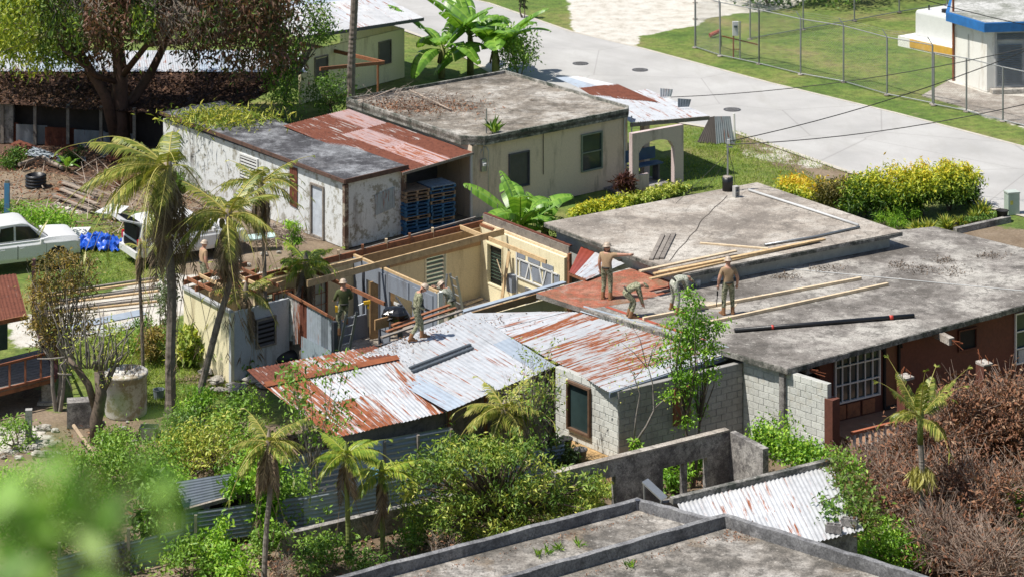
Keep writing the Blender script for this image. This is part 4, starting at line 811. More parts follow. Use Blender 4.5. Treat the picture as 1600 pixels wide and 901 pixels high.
mb = MB(); c = ins[1] + dF * .55 + V(dF.y, -dF.x, 0) * .06; mb.box(c + V(0, 0, 2.1), (.24, .12, .5), R(35)); mb.part('meter_box', m_galv, ch)
mb = MB(); mb.lathe((c + V(.03, -.09, 2.15)), [(.001, .05), (.09, .05), (.09, -.05), (.001, -.05)], 12); mb.part('meter', m_pvc, ch)
mb = MB(); mb.tube([c + V(.2, -.02, 1.0), c + V(.2, -.02, 2.7), c + V(.1, -.02, 2.85), c + V(-.02, -.02, 2.8)], .03, 6); mb.tube([c + V(0, -.02, 2.4), c + V(0, -.02, 2.9)], .025, 6); mb.tube([c + V(-.35, -.02, 2.2), c + V(-.05, -.02, 2.75)], .02, 6); mb.part('conduit', m_galv, ch)
for px in (848, 986, 975): s_ = at_x(px, ins[1], dF); mb = MB(); q = ins[1] + dF * s_ + V(dF.y, -dF.x, 0) * .04; mb.tube([q + V(0, 0, .0 if px != 848 else 1.2), q + V(0, 0, 2.9)], .03 if px != 848 else .015, 6); mb.part('downpipe', m_pvc if px != 848 else m_dark, ch)
# dead twigs on that roof
def twigs(name, label, c, rx, ry, n, l0, l1, mat, rad=.012, up=.35, sub=None, cat='branches', seed=1):
    rr = random.Random(seed); mb = MB()
    for k in range(n):
        a_ = rr.random() * 6.28; r_ = math.sqrt(rr.random()); p = Vector(c) + V(math.cos(a_) * r_ * rx, math.sin(a_) * r_ * ry, .02 + rr.random() * up * (1 - r_)); d_ = V(rr.uniform(-1, 1), rr.uniform(-1, 1), rr.uniform(-.12, .3)).normalized() * rr.uniform(l0, l1)
        mb.tube([p, p + d_ * .5 + V(0, 0, rr.uniform(-.02, .05)), p + d_], [rad, rad * .8, rad * .3], 4, False)
    o = mb.part(name, mat); tag(o, label, cat); o['kind'] = 'stuff'; return o
tw = P(640, 158, zc - .1); twigs('twig_pile', 'pile of dry twigs on the cream house roof', tw, 2.6, 1.6, 240, .3, 1.0, m_twig, up=.35, seed=4)
mb = MB(); mb.tube([P(640, 141, zc + .1), P(705, 172, zc - .05)], .04, 6); mb.tube([P(560, 162, zc), P(618, 138, zc + .5)], .03, 6); 
tag(mb.part('dead_branch', m_twig), 'long pale dead branch lying on the twig pile', 'branch')
mb = MB(); q = P(760, 208, zc - .1); mb.tube([q, q + V(0, 0, 1.0)], .03, 6); tag(mb.part('vent_pipe', m_galv), 'thin grey vent pipe on the cream house roof', 'pipe')
# pink porch of the cream house
po = thing('pink_porch', 'faded pink arched porch with a patched tin roof', 'porch', to0(cR))
pq0 = ins[2] + V(.1, -.1, 0); dP = U; 
r0, r1, r2, r3 = P(985, 192, 2.7), P(1108, 181, 2.6), P(965, 132, 2.9), P(868, 122, 2.95)
corr_roof('', '', r0, r1, P(1012, 140, 2.75), P(925, 150, 2.85), 3, 1, [m_tin_white, m_tin_mid], [2, 1], parent=po, seed=21)
corr_roof('', '', P(925, 150, 2.86), P(1030, 160, 2.75), r2, P(905, 138, 2.92), 3, 1, [m_tin_rust], parent=po, seed=22)
corr_roof('', '', P(905, 138, 2.92), P(965, 133, 2.9), P(905, 120, 2.95), r3, 2, 1, [m_tin_blue, m_tin_clean], parent=po, seed=23)
mb = MB(); mb.beam(r0 + V(0, 0, -.1), r1 + V(0, 0, -.1), .08, .16); mb.part('eave_beam', m_greywood, po)
def arch_wall(p0, p1, z1, s0, s1, hs, th_=.22):
    p0, p1 = to0(p0), to0(p1); d = (p1 - p0).normalized(); L_ = (p1 - p0).length; mb = MB(); mb.wall(p0, p0 + d * s0, 0, z1, th_); mb.wall(p0 + d * s1, p1, 0, z1, th_)
    m_ = 10; r_ = (s1 - s0) / 2; nn = V(-d.y, d.x, 0) * th_
    for k in range(m_):
        x0, x1 = s0 + (s1 - s0) * k / m_, s0 + (s1 - s0) * (k + 1) / m_; f_ = lambda x: hs + .45 * math.sqrt(max(0, 1 - ((x - s0 - r_) / r_) ** 2))
        a, b = p0 + d * x0, p0 + d * x1; mb.hexa([a + V(0, 0, f_(x0)), b + V(0, 0, f_(x1)), b + nn + V(0, 0, f_(x1)), a + nn + V(0, 0, f_(x0))], [a + V(0, 0, z1), b + V(0, 0, z1), b + nn + V(0, 0, z1), a + nn + V(0, 0, z1)])
    mb.part('arch_wall', m_pink, po)
pA, pB = P(988, 312, 0), P(1068, 296, 0); arch_wall(pA, pB, 2.74, .35, (pB - pA).length - .5, 1.85)
dpa = (pB - pA).normalized(); back = V(-dpa.y, dpa.x, 0) * 2.6
for q in (pA + back, pB + back): mb = MB(); mb.box(q + V(0, 0, 1.26), (.3, .3, 2.52), R(35)); mb.part('pillar', m_pink, po)
mb = MB(); mb.prism([pA, pB, pB + back, pA + back], 0, .1); mb.part('floor', m_conc_wall, po)
mb = MB(); mb.wall(pA + dpa * .36, pA + dpa * .9, .1, .95, .15); mb.part('half_wall', m_pink, po)
bn = thing('blue_bench', 'dark blue bench inside the pink porch', 'bench', pA + back * .5); mb = MB(); mb.box(pA + dpa * 2.0 + back * .62 + V(0, 0, .85), (1.6, .5, .06), R(35)); mb.part('seat', plain('dark blue paint', (.03, .08, .17), .6), bn)
for s_ in (1.4, 2.6): mb = MB(); mb.box(pA + dpa * s_ + back * .62 + V(0, 0, .46), (.08, .4, .72), R(35)); mb.part('leg', m_dgrey, bn)
mb = MB(); mb.box(pA + dpa * 2.0 + back * .75 + V(0, 0, 1.2), (1.6, .05, .5), R(35)); mb.part('backrest', plain('dark blue paint', (.03, .08, .17), .6), bn)
ls = thing('leaning_tin', 'rusty tin sheets leaning in a tent beside the porch', 'tin sheets', P(1120, 222)); q = P(1122, 224)
mb = MB(); mb.sheet(q + V(-.1, -.25, .02), q + V(.75, .1, .02), q + V(.6, .35, 1.15), q + V(-.15, .1, 1.2), 8, .015); mb.part('sheet', tin('rust patched grey tin', (.42, .45, .46), RUST, .1, .2), ls, True)
mb = MB(); mb.sheet(q + V(-.95, .1, .02), q + V(-.1, -.22, .02), q + V(-.12, .15, 1.2), q + V(-.35, .4, 1.1), 8, .015); mb.part('sheet', plain('dark tent tin', (.07, .06, .055), .8), ls, True)  # second sheet of the tent, much darker in colour than the first
mb = MB(); mb.tube([q + V(.78, .2, 0), q + V(.75, .25, 1.3)], .05, 6); mb.part('prop_post', m_whitewall, ls)
for dx, dy, lab in ((1040, 152, 'upright strip of grey tin at the porch roof edge'), (1068, 168, 'bent dark flap of tin on the porch roof')):
    q = P(dx, dy, 2.75); mb = MB(); mb.sheet(q + V(-.25, 0, 0), q + V(.25, .1, 0), q + V(.35, .12, .32), q + V(-.25, .05, .38), 5, .015); tag(mb.part('tin_flap', m_tin_grey if dx > 1050 else m_tin_white, None, True), lab, 'tin sheet')
# ------------------------------------------------------------------ houses behind the big tree
bh = thing('background_house', 'pale yellow house with a white tin roof behind the palm trunk', 'house', P(630, 118)); q0, q1 = P(632, 121), P(470, 163); b0 = q0; dB = (q1 - q0).normalized()
mb = MB(); mb.wall(q1, q0, 0, 2.5, .15, [(1.0, 1.9, .9, 2.0), ((q0 - q1).length - 2.0, (q0 - q1).length - 1.1, .95, 2.1)]); mb.part('front_wall', m_yellow, bh)
mb = MB(); mb.wall(q0, q0 + W * 6, 0, 2.5, .15); mb.part('side_wall', m_yellow, bh)
LQ = (q0 - q1).length
for a_, b__ in ((1.0, 1.9), (LQ - 2.0, LQ - 1.1)): frame(bh, q1, -dB, a_ - .03, b__ + .03, .92, 2.12, .02, m_greywood, .05, plain('grey shutter', (.13, .12, .12), .7))
e0, e1 = PD(662, 28, q0.y - .6), PD(465, 58, q1.y - .6)
corr_roof('', '', e1, e0, e0 + W * 4.0 + V(0, 0, .55), e1 + W * 4.0 + V(0, 0, .55), 9, 2, [m_tin_clean, m_tin_white], parent=bh, seed=31)
corr_roof('', '', e0 + W * 8.0, e1 + W * 8.0, e1 + W * 4.0 + V(0, 0, .55), e0 + W * 4.0 + V(0, 0, .55), 9, 1, [m_tin_blue], parent=bh, seed=32)
mb = MB(); mb.beam(e1 + V(0, 0, -.08), e0 + V(0, 0, -.08), .06, .16); mb.part('fascia', m_dgrey, bh)
fb_ = thing('beam_frame', 'red brown timber frame sticking out by the palm trunk', 'timber frame', P(500, 130)); pp = [PD(472, 68, 122), PD(600, 98, 119), PD(500, 108, 116)]
mb = MB(); mb.beam(pp[0], pp[1], .12, .16); mb.part('beam', m_oldwood, fb_); mb = MB(); mb.beam(pp[1], pp[2], .1, .16); mb.part('beam', m_oldwood, fb_)
mb = MB(); mb.tube([V(pp[1].x - .3, pp[1].y, 0), pp[1] - V(.3, 0, 0)], .06, 6); mb.part('post', m_oldwood, fb_)
mb = MB(); mb.tube([V(pp[0].x + .1, pp[0].y, 0), pp[0] + V(.1, 0, 0)], .06, 6); mb.part('post', m_oldwood, fb_)
# low dark shed with leaf covered roof under the big tree
ds = thing('leafy_shed', 'long low shed with a leaf covered rusty roof under the big tree', 'shed', P(100, 230)); d0, d1 = P(-60, 215), P(330, 240); z_ = 1.9
t0, t1 = P(-70, 158, 1.9), P(345, 185, 1.7); t2, t3 = P(480, 112, 2.5), P(-60, 112, 2.4)
corr_roof('', '', t0, t1, t2, t3, 10, 2, [tin('leafy tin', (.14, .11, .1), (.07, .035, .022), .6, .95)], parent=ds, seed=33)
corr_roof('', '', P(-80, 112, 2.45), P(480, 113, 2.55), P(470, 78, 2.7), P(-80, 82, 2.7), 10, 1, [m_tin_blue, m_tin_white, m_tin_white], parent=ds, seed=34)
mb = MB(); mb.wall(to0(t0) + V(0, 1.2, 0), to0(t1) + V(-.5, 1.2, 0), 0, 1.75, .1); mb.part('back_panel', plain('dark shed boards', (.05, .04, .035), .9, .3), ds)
for k in range(8): q = to0(t0).lerp(to0(t1), (k + .4) / 8) + V(0, .35, 0); mb = MB(); mb.box(q + V(0, 0, .95), (.14, .14, 1.9)); mb.part('post', m_greywood, ds)
for k in range(5): 
    q = to0(t0).lerp(to0(t1), .12 + k * .11) + V(0, .2, 0); mb = MB(); mb.sheet(q + V(0, 0, 0), q + U * .0 + V(1.4, .1, 0), q + V(1.4, .1, .9 - .06 * k), q + V(0, 0, 1.0 - .06 * k), 3, .014); mb.part('tin_panel', [m_tin_rust, m_tin_grey, m_tin_rust, m_tin_grey, m_tin_grey][k], ds, True)
wp = thing('block_pier', 'pale stained block pier at the corner of the leafy shed', 'pier', P(10, 222)); mb = MB(); mb.box(P(5, 222) + V(0, 0, .95), (1.0, .4, 1.9)); mb.part('pier', m_conc_wall, wp)
# ------------------------------------------------------------------ utility building, tank, fence
ub = thing('utility_building', 'white utility building with a blue roof edge and louvred steel doors', 'building', P(1491, 126)); k0, k1, k2 = P(1491, 126), P(1542, 144), P(1660, 140)
k3 = k0 + V(.9, 4.5, 0); k4 = k2 + V(1.5, 4.5, 0); fp = [k0, k1, k2, k4, k3]; zt = 3.5
mb = MB()
for i in range(5): mb.wall(fp[i], fp[(i + 1) % 5], 0, zt - .4, .2, [(.45, 2.0, .25, 2.95)] if i == 1 else ())
mb.part('wall', m_whitewall, ub)
cu = sum(fp, V(0, 0, 0)) / 5; ov = [p + (p - cu).normalized() * .45 for p in fp]
mb = MB(); mb.prism(ov, zt - .45, zt); mb.part('roof_edge', m_blue_trim, ub)
mb = MB(); mb.prism([p + (p - cu).normalized() * .25 for p in fp], zt - .1, zt + .02); mb.part('roof_top', concrete('pale stained roof', (.5, .5, .47), (.25, .26, .22), (.62, .62, .6), .6, .5), ub)
d12 = (k2 - k1).normalized(); f = frame(ub, k1, d12, .42, 2.03, .22, 3.0, .03, plain('grey door frame', (.45, .46, .47), .6), .08, plain('grey door', (.4, .42, .44), .6), nm='door')
for k in range(19): mb = MB(); M_ = Matrix.Rotation(math.atan2(d12.y, d12.x), 3, 'Z') @ Matrix.Rotation(R(-38), 3, 'X'); mb.box(k1 + d12 * 1.22 + V(d12.y, -d12.x, 0) * .05 + V(0, 0, .4 + k * .105), (1.25, .09, .012), m=M_); mb.part('slat', m_galv, f)
for k in range(4): mb = MB(); M_ = Matrix.Rotation(math.atan2(d12.y, d12.x), 3, 'Z') @ Matrix.Rotation(R(-38), 3, 'X'); mb.box(k1 + d12 * 1.22 + V(d12.y, -d12.x, 0) * .05 + V(0, 0, 2.6 + k * .1), (1.4, .09, .012), m=M_); mb.part('slat', m_galv, f)
mb = MB(); mb.box(k1 + d12 * 1.22 + V(d12.y, -d12.x, 0) * .3 + V(0, 0, .1), (2.2, .5, .2), math.atan2(d12.y, d12.x)); mb.part('door_step', m_conc_up, ub)
mb = MB(); q = k0 + V(-.06, -.06, 0); mb.tube([q + V(0, 0, 0), q + V(0, 0, 4.6)], .06, 8); mb.part('riser_pipe', m_rustsolid, ub)
mb = MB(); q = k0.lerp(k1, .45) + V(-.04, -.08, 0); mb.tube([q + V(0, 0, 1.3), q + V(0, 0, 2.6)], .02, 6); mb.part('conduit', m_galv, ub)
tk = thing('water_tank', 'white box tank with a black hatch on a yellow edged plinth', 'tank', P(1450, 70)); a, b = P(1403, 72), P(1492, 92); dd = (b - a).normalized(); nn = V(-dd.y, dd.x, 0)
mb = MB(); mb.prism([a, b, b + nn * 4.2, a + nn * 4.2], 0, .55); mb.part('plinth', m_whitewall, tk)
mb = MB(); mb.beam(a + dd * .9 - nn * .012 + V(0, 0, .3), b - nn * .012 + V(0, 0, .3), .03, .44); mb.part('yellow_band', plain('orange yellow paint', (.62, .36, .06), .7, dirt=(.5, .42, .3)), tk)
c0_, c1_ = a + dd * .75 + nn * .6, b + nn * .6; 
mb = MB(); vs = []
prof = [(0, 0), (0, 1.3), (.06, 1.42), (.18, 1.48)]
q = [c0_, c1_, c1_ + nn * 3, c0_ + nn * 3]; ce = sum(q, V(0, 0, 0)) / 4
for i_, h_ in prof: vs += [p.lerp(ce, i_ * .35) + V(0, 0, .55 + h_) for p in q]
mb.add(vs, [(0, 3, 2, 1)] + [(j * 4 + i, j * 4 + (i + 1) % 4, (j + 1) * 4 + (i + 1) % 4, (j + 1) * 4 + i) for j in range(3) for i in range(4)] + [(12, 13, 14, 15)]); mb.part('tank_shell', m_white, tk)
mb = MB(); q = c0_.lerp(c1_, .45) + nn * .7 + V(0, 0, 2.0); mb.lathe(q, [(.001, .2), (.22, .2), (.22, 0)], 14); mb.part('hatch', m_black, tk)
for u_ in (.15, .9): mb = MB(); mb.tube([c0_.lerp(c1_, u_) + nn * .5 + V(0, 0, 1.98), c0_.lerp(c1_, u_) + nn * .5 + V(0, 0, 2.3)], .045, 6); mb.part('vent', m_black, tk)
def chainlink(name, label, pts, hgt, arm=True, posts=None, rail=True, seed=1):
    th = thing(name, label, 'fence', to0(pts[0]))
    for i, p in enumerate(pts):
        mb = MB(); mb.tube([p, p + V(0, 0, hgt)], .045, 7); mb.part('post', m_galv_dull, th)
        if arm: mb = MB(); mb.tube([p + V(0, 0, hgt), p + V(-.22, .1, hgt + .36)], .025, 5); mb.part('barb_arm', m_galv_dull, th)
        mb = MB(); mb.lathe(p, [(.16, 0), (.15, .04), (.001, .05)], 10); mb.part('footing', m_conc_up, th)
    for a, b in zip(pts[:-1], pts[1:]):
        L_ = (b - a).length; d_ = (b - a) / L_; mb = MB(); s_ = -hgt; step = .13
        while s_ < L_:
            for sg in (1, -1):
                s0, s1 = (s_, s_ + hgt); h0, h1 = (0, hgt) if sg > 0 else (hgt, 0)
                if s0 < 0: h0 = h0 + (h1 - h0) * (0 - s0) / hgt; s0 = 0
                if s1 > L_: h1 = h0 + (h1 - h0) * (L_ - s0) / (s1 - s0); s1 = L_
                if s1 - s0 > .05:
                    p, q = a + d_ * s0 + V(0, 0, h0), a + d_ * s1 + V(0, 0, h1); n_ = V(-d_.y, d_.x, 0) * .003; w_ = V(0, 0, .0035)
                    mb.add([p - w_, q - w_, q + w_, p + w_, p + n_, q + n_], [(0, 1, 2, 3), (0, 1, 5, 4), (3, 2, 5, 4)])
            s_ += step
        o = mb.part('chain_link', m_galv_dull, th); o['kind'] = 'stuff'
        mb = MB(); mb.tube([a + V(0, 0, .06), b + V(0, 0, .06)], .03, 6); mb.part('bottom_rail', m_galv, th)
        if rail: mb = MB(); mb.tube([a + V(0, 0, hgt - .02), b + V(0, 0, hgt - .02)], .028, 6); mb.part('top_rail', m_galv_dull, th)
        for k in range(3 if arm else 0): mb = MB(); o_ = V(-.07 * (k + 1), .033 * (k + 1), .12 * (k + 1)); mb.tube([a + V(0, 0, hgt) + o_, b + V(0, 0, hgt) + o_], .006, 4); mb.part('barbed_wire', m_galv_dull, th)
    return th
road_f = [P(x, y) for x, y in ((1186, 101), (1251, 117), (1318, 129), (1386, 149), (1457, 163))]
chainlink('chain_link_fence', 'tall chain link fence with barbed arms along the grass verge', road_f, 2.9)
gate_f = [P(1459, 165), P(1510, 175), P(1567, 190), P(1660, 212)]
chainlink('chain_link_gate', 'chain link gate bay in front of the utility building', gate_f, 2.6, False)
chainlink('chain_link_fence', 'chain link fence running back beside the meter box', [P(1186, 101), P(1125, 88), P(1086, 75), P(1086, 30), P(1086, 5)], 2.9)
chainlink('chain_link_fence', 'rear chain link fence in front of the far bushes', [P(1172, 62), P(1255, 47), P(1335, 33), P(1405, 20), P(1480, 8)], 2.6, False)
mt_ = thing('meter_post', 'grey electric meter box on a pipe stand inside the fence', 'meter', P(1146, 92)); q = P(1146, 92)
for x in (0, .35): mb = MB(); mb.tube([q + V(x, 0, 0), q + V(x, 0, 2.0)], .04, 6); mb.part('leg', m_rustsolid if x == 0 else m_galv, mt_)
mb = MB(); mb.box(q + V(.1, -.08, 1.62), (.32, .18, .75)); mb.part('box', m_pvc, mt_)
mb = MB(); mb.lathe(q + V(.1, -.2, 1.75), [(.001, .05), (.1, .05), (.1, -.05), (.001, -.05)], 10); mb.part('dial', m_glass, mt_)
mb = MB(); mb.beam(q + V(-.6, 0, 1.2), q + V(1.3, 0, .75), .06, .06); mb.beam(q + V(0, 0, .5), q + V(.35, 0, .5), .04, .04); mb.part('cross_pipe', m_rustsolid, mt_)
mb = MB(); q = P(1117, 58); mb.tube([q + V(-.3, -.2, .12), q + V(.3, .2, .3)], .12, 8); tag(mb.part('red_cylinder', plain('faded red', (.4, .1, .06), .7)), 'faded red cylinder lying in the grass behind the fence', 'cylinder')
sl = MB(); sl.prism([P(1480, 128), P(1545, 148), P(1700, 160), P(1700, 225), P(1590, 195), P(1495, 165), P(1440, 150)], -.05, .03); struct(sl.part('apron_pavement', concrete('apron concrete', (.4, .35, .3), (.26, .22, .18), (.52, .48, .42), .5, .4)))
# ------------------------------------------------------------------ foreground flat roofs
zp, zr = 3.55, 3.28
fg = thing('foreground_building', 'flat roofed grey concrete building with low parapets in two steps', 'building', V(3.2, 56, 0))
f0, f1, f2 = P(500, 906, zp), P(995, 776, zp), P(1240, 842, zp)
ex = f0 + (f0 - f1) * .6; dxu = (f1 - f0).normalized(); dxd = (f2 - f1).normalized()
roofpoly = [ex, f1, f2, f2 + (ex - f1)]
mb = MB(); mb.slab([V(p.x, p.y, zr) for p in roofpoly], 3.25); mb.part('lower_roof', m_conc_fg, fg)
def parapet(p, q, nm='parapet', h0=zr - .02, h1=zp, th_=.145, segs=22, parent=fg, mat=None):
    mb = MB(); d_ = (q - p).normalized(); nn = V(-d_.y, d_.x, 0) * -th_
    for k in range(segs):
        a, b = p.lerp(q, k / segs), p.lerp(q, (k + 1) / segs); za, zb = h1 + .012 * math.sin(k * 2.1 + p.x) + .008 * math.sin(k * 5.3), h1 + .012 * math.sin((k + 1) * 2.1 + p.x) + .008 * math.sin((k + 1) * 5.3)
        mb.hexa([V(x.x, x.y, h0) for x in (a, a + nn, b + nn, b)], [V(a.x, a.y, za), V(a.x + nn.x, a.y + nn.y, za - .01), V(b.x + nn.x, b.y + nn.y, zb - .01), V(b.x, b.y, zb)])
    return mb.part(nm, mat or concrete('parapet concrete', (.25, .25, .26), (.13, .13, .135), (.34, .34, .34), .4, .9), parent)
parapet(ex, f1); parapet(f1, f2)
z2r, z2p = 3.55, 3.85
g0, g1, g2 = P(770, 903, z2p), P(1132, 800, z2p), P(1480, 908, z2p); gex = g0 + (g0 - g1) * .6; gx2 = g1 + (g2 - g1) * 1.4
mb = MB(); mb.slab([V(p.x, p.y, z2r) for p in (gex, g1, gx2, gx2 + (gex - g1))], 3.5); mb.part('upper_roof', m_conc_fg, fg)
parapet(gex, g1, 'parapet', z2r - .02, z2p); parapet(g1, gx2, 'parapet', z2r - .02, z2p)
vp = thing('roof_vent', 'short black vent pipe in a puddle mark on the foreground roof', 'vent pipe', P(996, 797, zr)); q = P(996, 797, zr); mb = MB(); mb.tube([q, q + V(0, 0, .26), q + V(0, 0, .27)], [.06, .055, .07], 9); mb.part('pipe', m_dgrey, vp)
mb = MB(); mb.lathe(q, [(.25, .001), (.2, .012), (.06, .02)], 16); mb.part('mortar_collar', m_conc_up, vp)
tl = thing('tilted_panel', 'grey tilted panel on a stand behind the foreground parapet', 'panel', P(1020, 782, 3.2)); a = PD(1003, 752, 61.5); b = PD(1033, 780, 61.0); mb = MB(); n = V(.18, .55, .05); mb.slab([a, b, b + n * .35 + V(.1, 0, 0), a + n * .35 + V(.1, 0, 0)], .04); mb.part('panel', m_galv, tl)
mb = MB(); mb.tube([V(b.x, b.y + .1, 2.0), b + V(0, .05, -.02)], .025, 5); mb.tube([V(a.x + .15, a.y + .15, 1.2), a + V(.05, .1, -.02)], .025, 5); mb.part('stand', m_galv, tl)
# ------------------------------------------------------------------ ruined concrete wall with window holes
zw = 2.0; r0 = P(868, 741, zw); r1 = P(1140, 673, zw); r2 = P(1192, 700, zw)
ru = thing('ruined_wall', 'stained concrete ruin wall with two empty window openings', 'wall', to0(r0)); dr = (to0(r1) - to0(r0)).normalized(); Lr = (r1 - r0).length
sx = lambda px: at_x(px, to0(r0), dr)
mb = MB(); mb.wall(r0, r1, -.1, zw, .2, [(sx(876), sx(962), -.1, 1.55), (sx(1036), sx(1069), .45, 1.42), (sx(1074), sx(1105), .45, 1.42)]); mb.part('front_wall', m_conc_wall, ru)
mb = MB(); mb.wall(r1, r2, -.1, zw - .02, .2); mb.part('return_wall', m_conc_wall, ru)
mb = MB(); mb.beam(r0 + dr * .0 + V(-.06, .085, .02), r1 + V(-.06, .085, .02), .23, .05); mb.part('coping', m_conc_up, ru)
mb = MB(); q0 = r1 + W * .2; mb.wall(to0(r1) + W * 4, to0(r1) + W * .25, -.1, zw - .3, .2) if False else None
# pots on the block annex terrace
for px, py, lab in ((907, 722, 'grey flower pot below the annex window'), (884, 705, 'dark flower pot under the leafy plant by the annex')):
    q = P(px, py, .6); mb = MB(); mb.lathe(q, [(.001, 0), (.13, 0), (.19, .36), (.21, .36), (.21, .4), (.17, .4), (.16, .34), (.001, .34)], 14); tag(mb.part('flower_pot', m_conc_wall if px > 900 else m_rubber, None, True), lab, 'flower pot')
mb = MB(); mb.prism([P(868, 700, .6), P(965, 735, .6), P(1000, 735, .6), P(985, 690, .6), P(890, 670, .6)], 0, .6); struct(mb.part('terrace', plain('ochre terrace', (.42, .27, .12), .95, .3, dirt=(.3, .25, .18))))
# ------------------------------------------------------------------ tin fences and lean-to at the lower left
tf = thing('tin_fence', 'long low fence of grey corrugated tin on a stained concrete kerb', 'fence', P(200, 900)); pts = [P(90, 925, 0), P(290, 872, 0), P(470, 846, 0), P(640, 812, 0), P(880, 758, 0)]
for i in range(4):
    a, b = pts[i], pts[i + 1]; n_ = max(1, int((b - a).length / 1.8)); z0_ = .0 if i < 1 else .35
    for k in range(n_):
        p, q = a.lerp(b, k / n_), a.lerp(b, (k + 1.03) / n_); h_ = .85 + rnd.uniform(-.06, .06); ln = V(-.02, .12, 0)
        mb = MB(); mb.sheet(V(p.x, p.y, z0_), V(p.x, p.y, z0_ + h_) + ln, V(q.x, q.y, z0_ + h_) + ln, V(q.x, q.y, z0_), 8, .018); mb.part('sheet', m_tin_grey if rnd.random() < .75 else m_tin_blue, tf, True)
mb = MB(); mb.wall(P(440, 872, 0), P(800, 786, 0), -.05, .62, .2); mb.part('kerb_wall', m_conc_wall, tf)
for k in range(9): q = pts[0].lerp(pts[-1], k / 8); mb = MB(); mb.box(V(q.x, q.y + .25, .6), (.08, .08, 1.2)); mb.part('post', m_greywood, tf)
lt = thing('tin_wall', 'grey tin wall of lying corrugated sheets behind the young palms', 'wall', P(500, 790)); l0, l1 = P(440, 806, 0), P(705, 757, 0); l3, l2 = l0 + V(0, .12, 1.6), l1 + V(0, .12, 1.65)
for k in range(5):
    mb = MB(); a, b, c, d = l0.lerp(l1, k / 5), l0.lerp(l1, (k + 1.02) / 5), l3.lerp(l2, (k + 1.02) / 5), l3.lerp(l2, k / 5); mb.sheet(a, d, c, b, 11, .018); mb.part('sheet', m_tin_grey if k != 2 else m_tin_blue, lt, True)
for k in range(6): a, b = l0.lerp(l1, k / 5), l3.lerp(l2, k / 5); mb = MB(); mb.tube([V(a.x, a.y + .1, 0), a + V(0, .1, -.03)], .05, 5); mb.part('post', m_greywood, lt); mb = MB(); mb.tube([V(b.x, b.y - .05, 0), b + V(0, -.05, -.05)], .05, 5); mb.part('post', m_greywood, lt)
bl2 = thing('tin_shack', 'small tumbledown tin shack with a dark open front among shrubs', 'shack', P(310, 835)); h0, h1, h2, h3 = P(288, 797, 1.2), P(385, 770, 1.25), P(382, 735, 1.7), P(275, 752, 1.7)
for k in range(2): mb = MB(); a, b, c, d = h0.lerp(h1, k / 2), h0.lerp(h1, (k + 1.02) / 2), h3.lerp(h2, (k + 1.02) / 2), h3.lerp(h2, k / 2); mb.sheet(a, d, c, b, 10, .018); mb.part('sheet', m_tin_grey, bl2, True)
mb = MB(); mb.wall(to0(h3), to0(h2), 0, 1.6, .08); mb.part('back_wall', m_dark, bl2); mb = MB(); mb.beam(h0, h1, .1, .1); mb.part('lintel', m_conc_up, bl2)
for q in (h0, h0.lerp(h1, .35), h1): mb = MB(); mb.box(V(q.x, q.y + .06, q.z / 2 - .03), (.16, .16, q.z - .08)); mb.part('post', m_conc_wall, bl2)
bb = thing('blue_barrel', 'tall square blue plastic barrel on the sandy ground', 'barrel', P(597, 792)); q = P(597, 792); mb = MB()
mb.prism([(q.x + .36 * math.cos(R(22.5 + 45 * k)), q.y + .36 * math.sin(R(22.5 + 45 * k))) for k in range(8)], .0, 1.0); mb.part('shell', plain('blue plastic', (.06, .16, .24), .5, dirt=(.1, .13, .15)), bb); mb = MB(); mb.lathe(q, [(.38, .97), (.4, .98), (.4, 1.03), (.001, 1.04)], 16); mb.part('lid', plain('blue plastic lid', (.07, .19, .28), .5), bb)
# ------------------------------------------------------------------ cistern, porch and bits on the left
cz = P(197, 645); ci = thing('cistern', 'round white concrete cistern with an open hatch', 'cistern', cz); r_ = .66
mb = MB(); mb.lathe(cz, [(r_ - .02, 0), (r_, .1), (r_ - .01, 1.2), (r_ + .03, 1.22), (r_ + .03, 1.3), (r_ - .02, 1.33), (.31, 1.36), (.31, 1.42), (.24, 1.42), (.24, 1.2), (.001, 1.18)], 32); o = mb.part('tank_wall', peeling('stained white cistern', (.62, .6, .56), (.36, .31, .22), .5, (.16, .12, .08), 1.4), ci, True)
mb = MB(); mb.lathe(cz + V(0, 0, 1.21), [(.001, 0), (.235, 0)], 20); mb.part('water', glass('cistern water', (.02, .03, .05), .05), ci)
cz2 = P(122, 668); mb = MB(); mb.box(cz2 + V(0, .2, .4), (.75, .5, .8), R(10)); tag(mb.part('concrete_footing', m_conc_wall), 'square grey concrete footing behind the pruned stump', 'footing')
lp_ = thing('timber_porch', 'dark timber porch with red brown railings on block piers', 'porch', P(0, 640)); zf2 = .75
a, b = P(88, 590, zf2), P(-60, 628, zf2); e_ = P(68, 545, zf2); 
mb = MB(); deck = [a, e_, e_ + (b - a) * 1.2, b]; mb.slab(deck, .12); mb.part('deck_frame', m_oldwood, lp_)
nb = 12
for k in range(nb):
    u0, u2 = (k + .04) / nb, (k + .92) / nb; mb = MB(); mb.slab([deck[0].lerp(deck[1], u0) + V(0, 0, .03), deck[0].lerp(deck[1], u2) + V(0, 0, .03), deck[3].lerp(deck[2], u2) + V(0, 0, .03), deck[3].lerp(deck[2], u0) + V(0, 0, .03)], .026); mb.part('plank', m_greywood, lp_)
m_rail = wood('red brown rail', (.28, .1, .05), (.16, .06, .035)); m_purple = wood('dark purple paint', (.12, .05, .06), (.06, .03, .035))
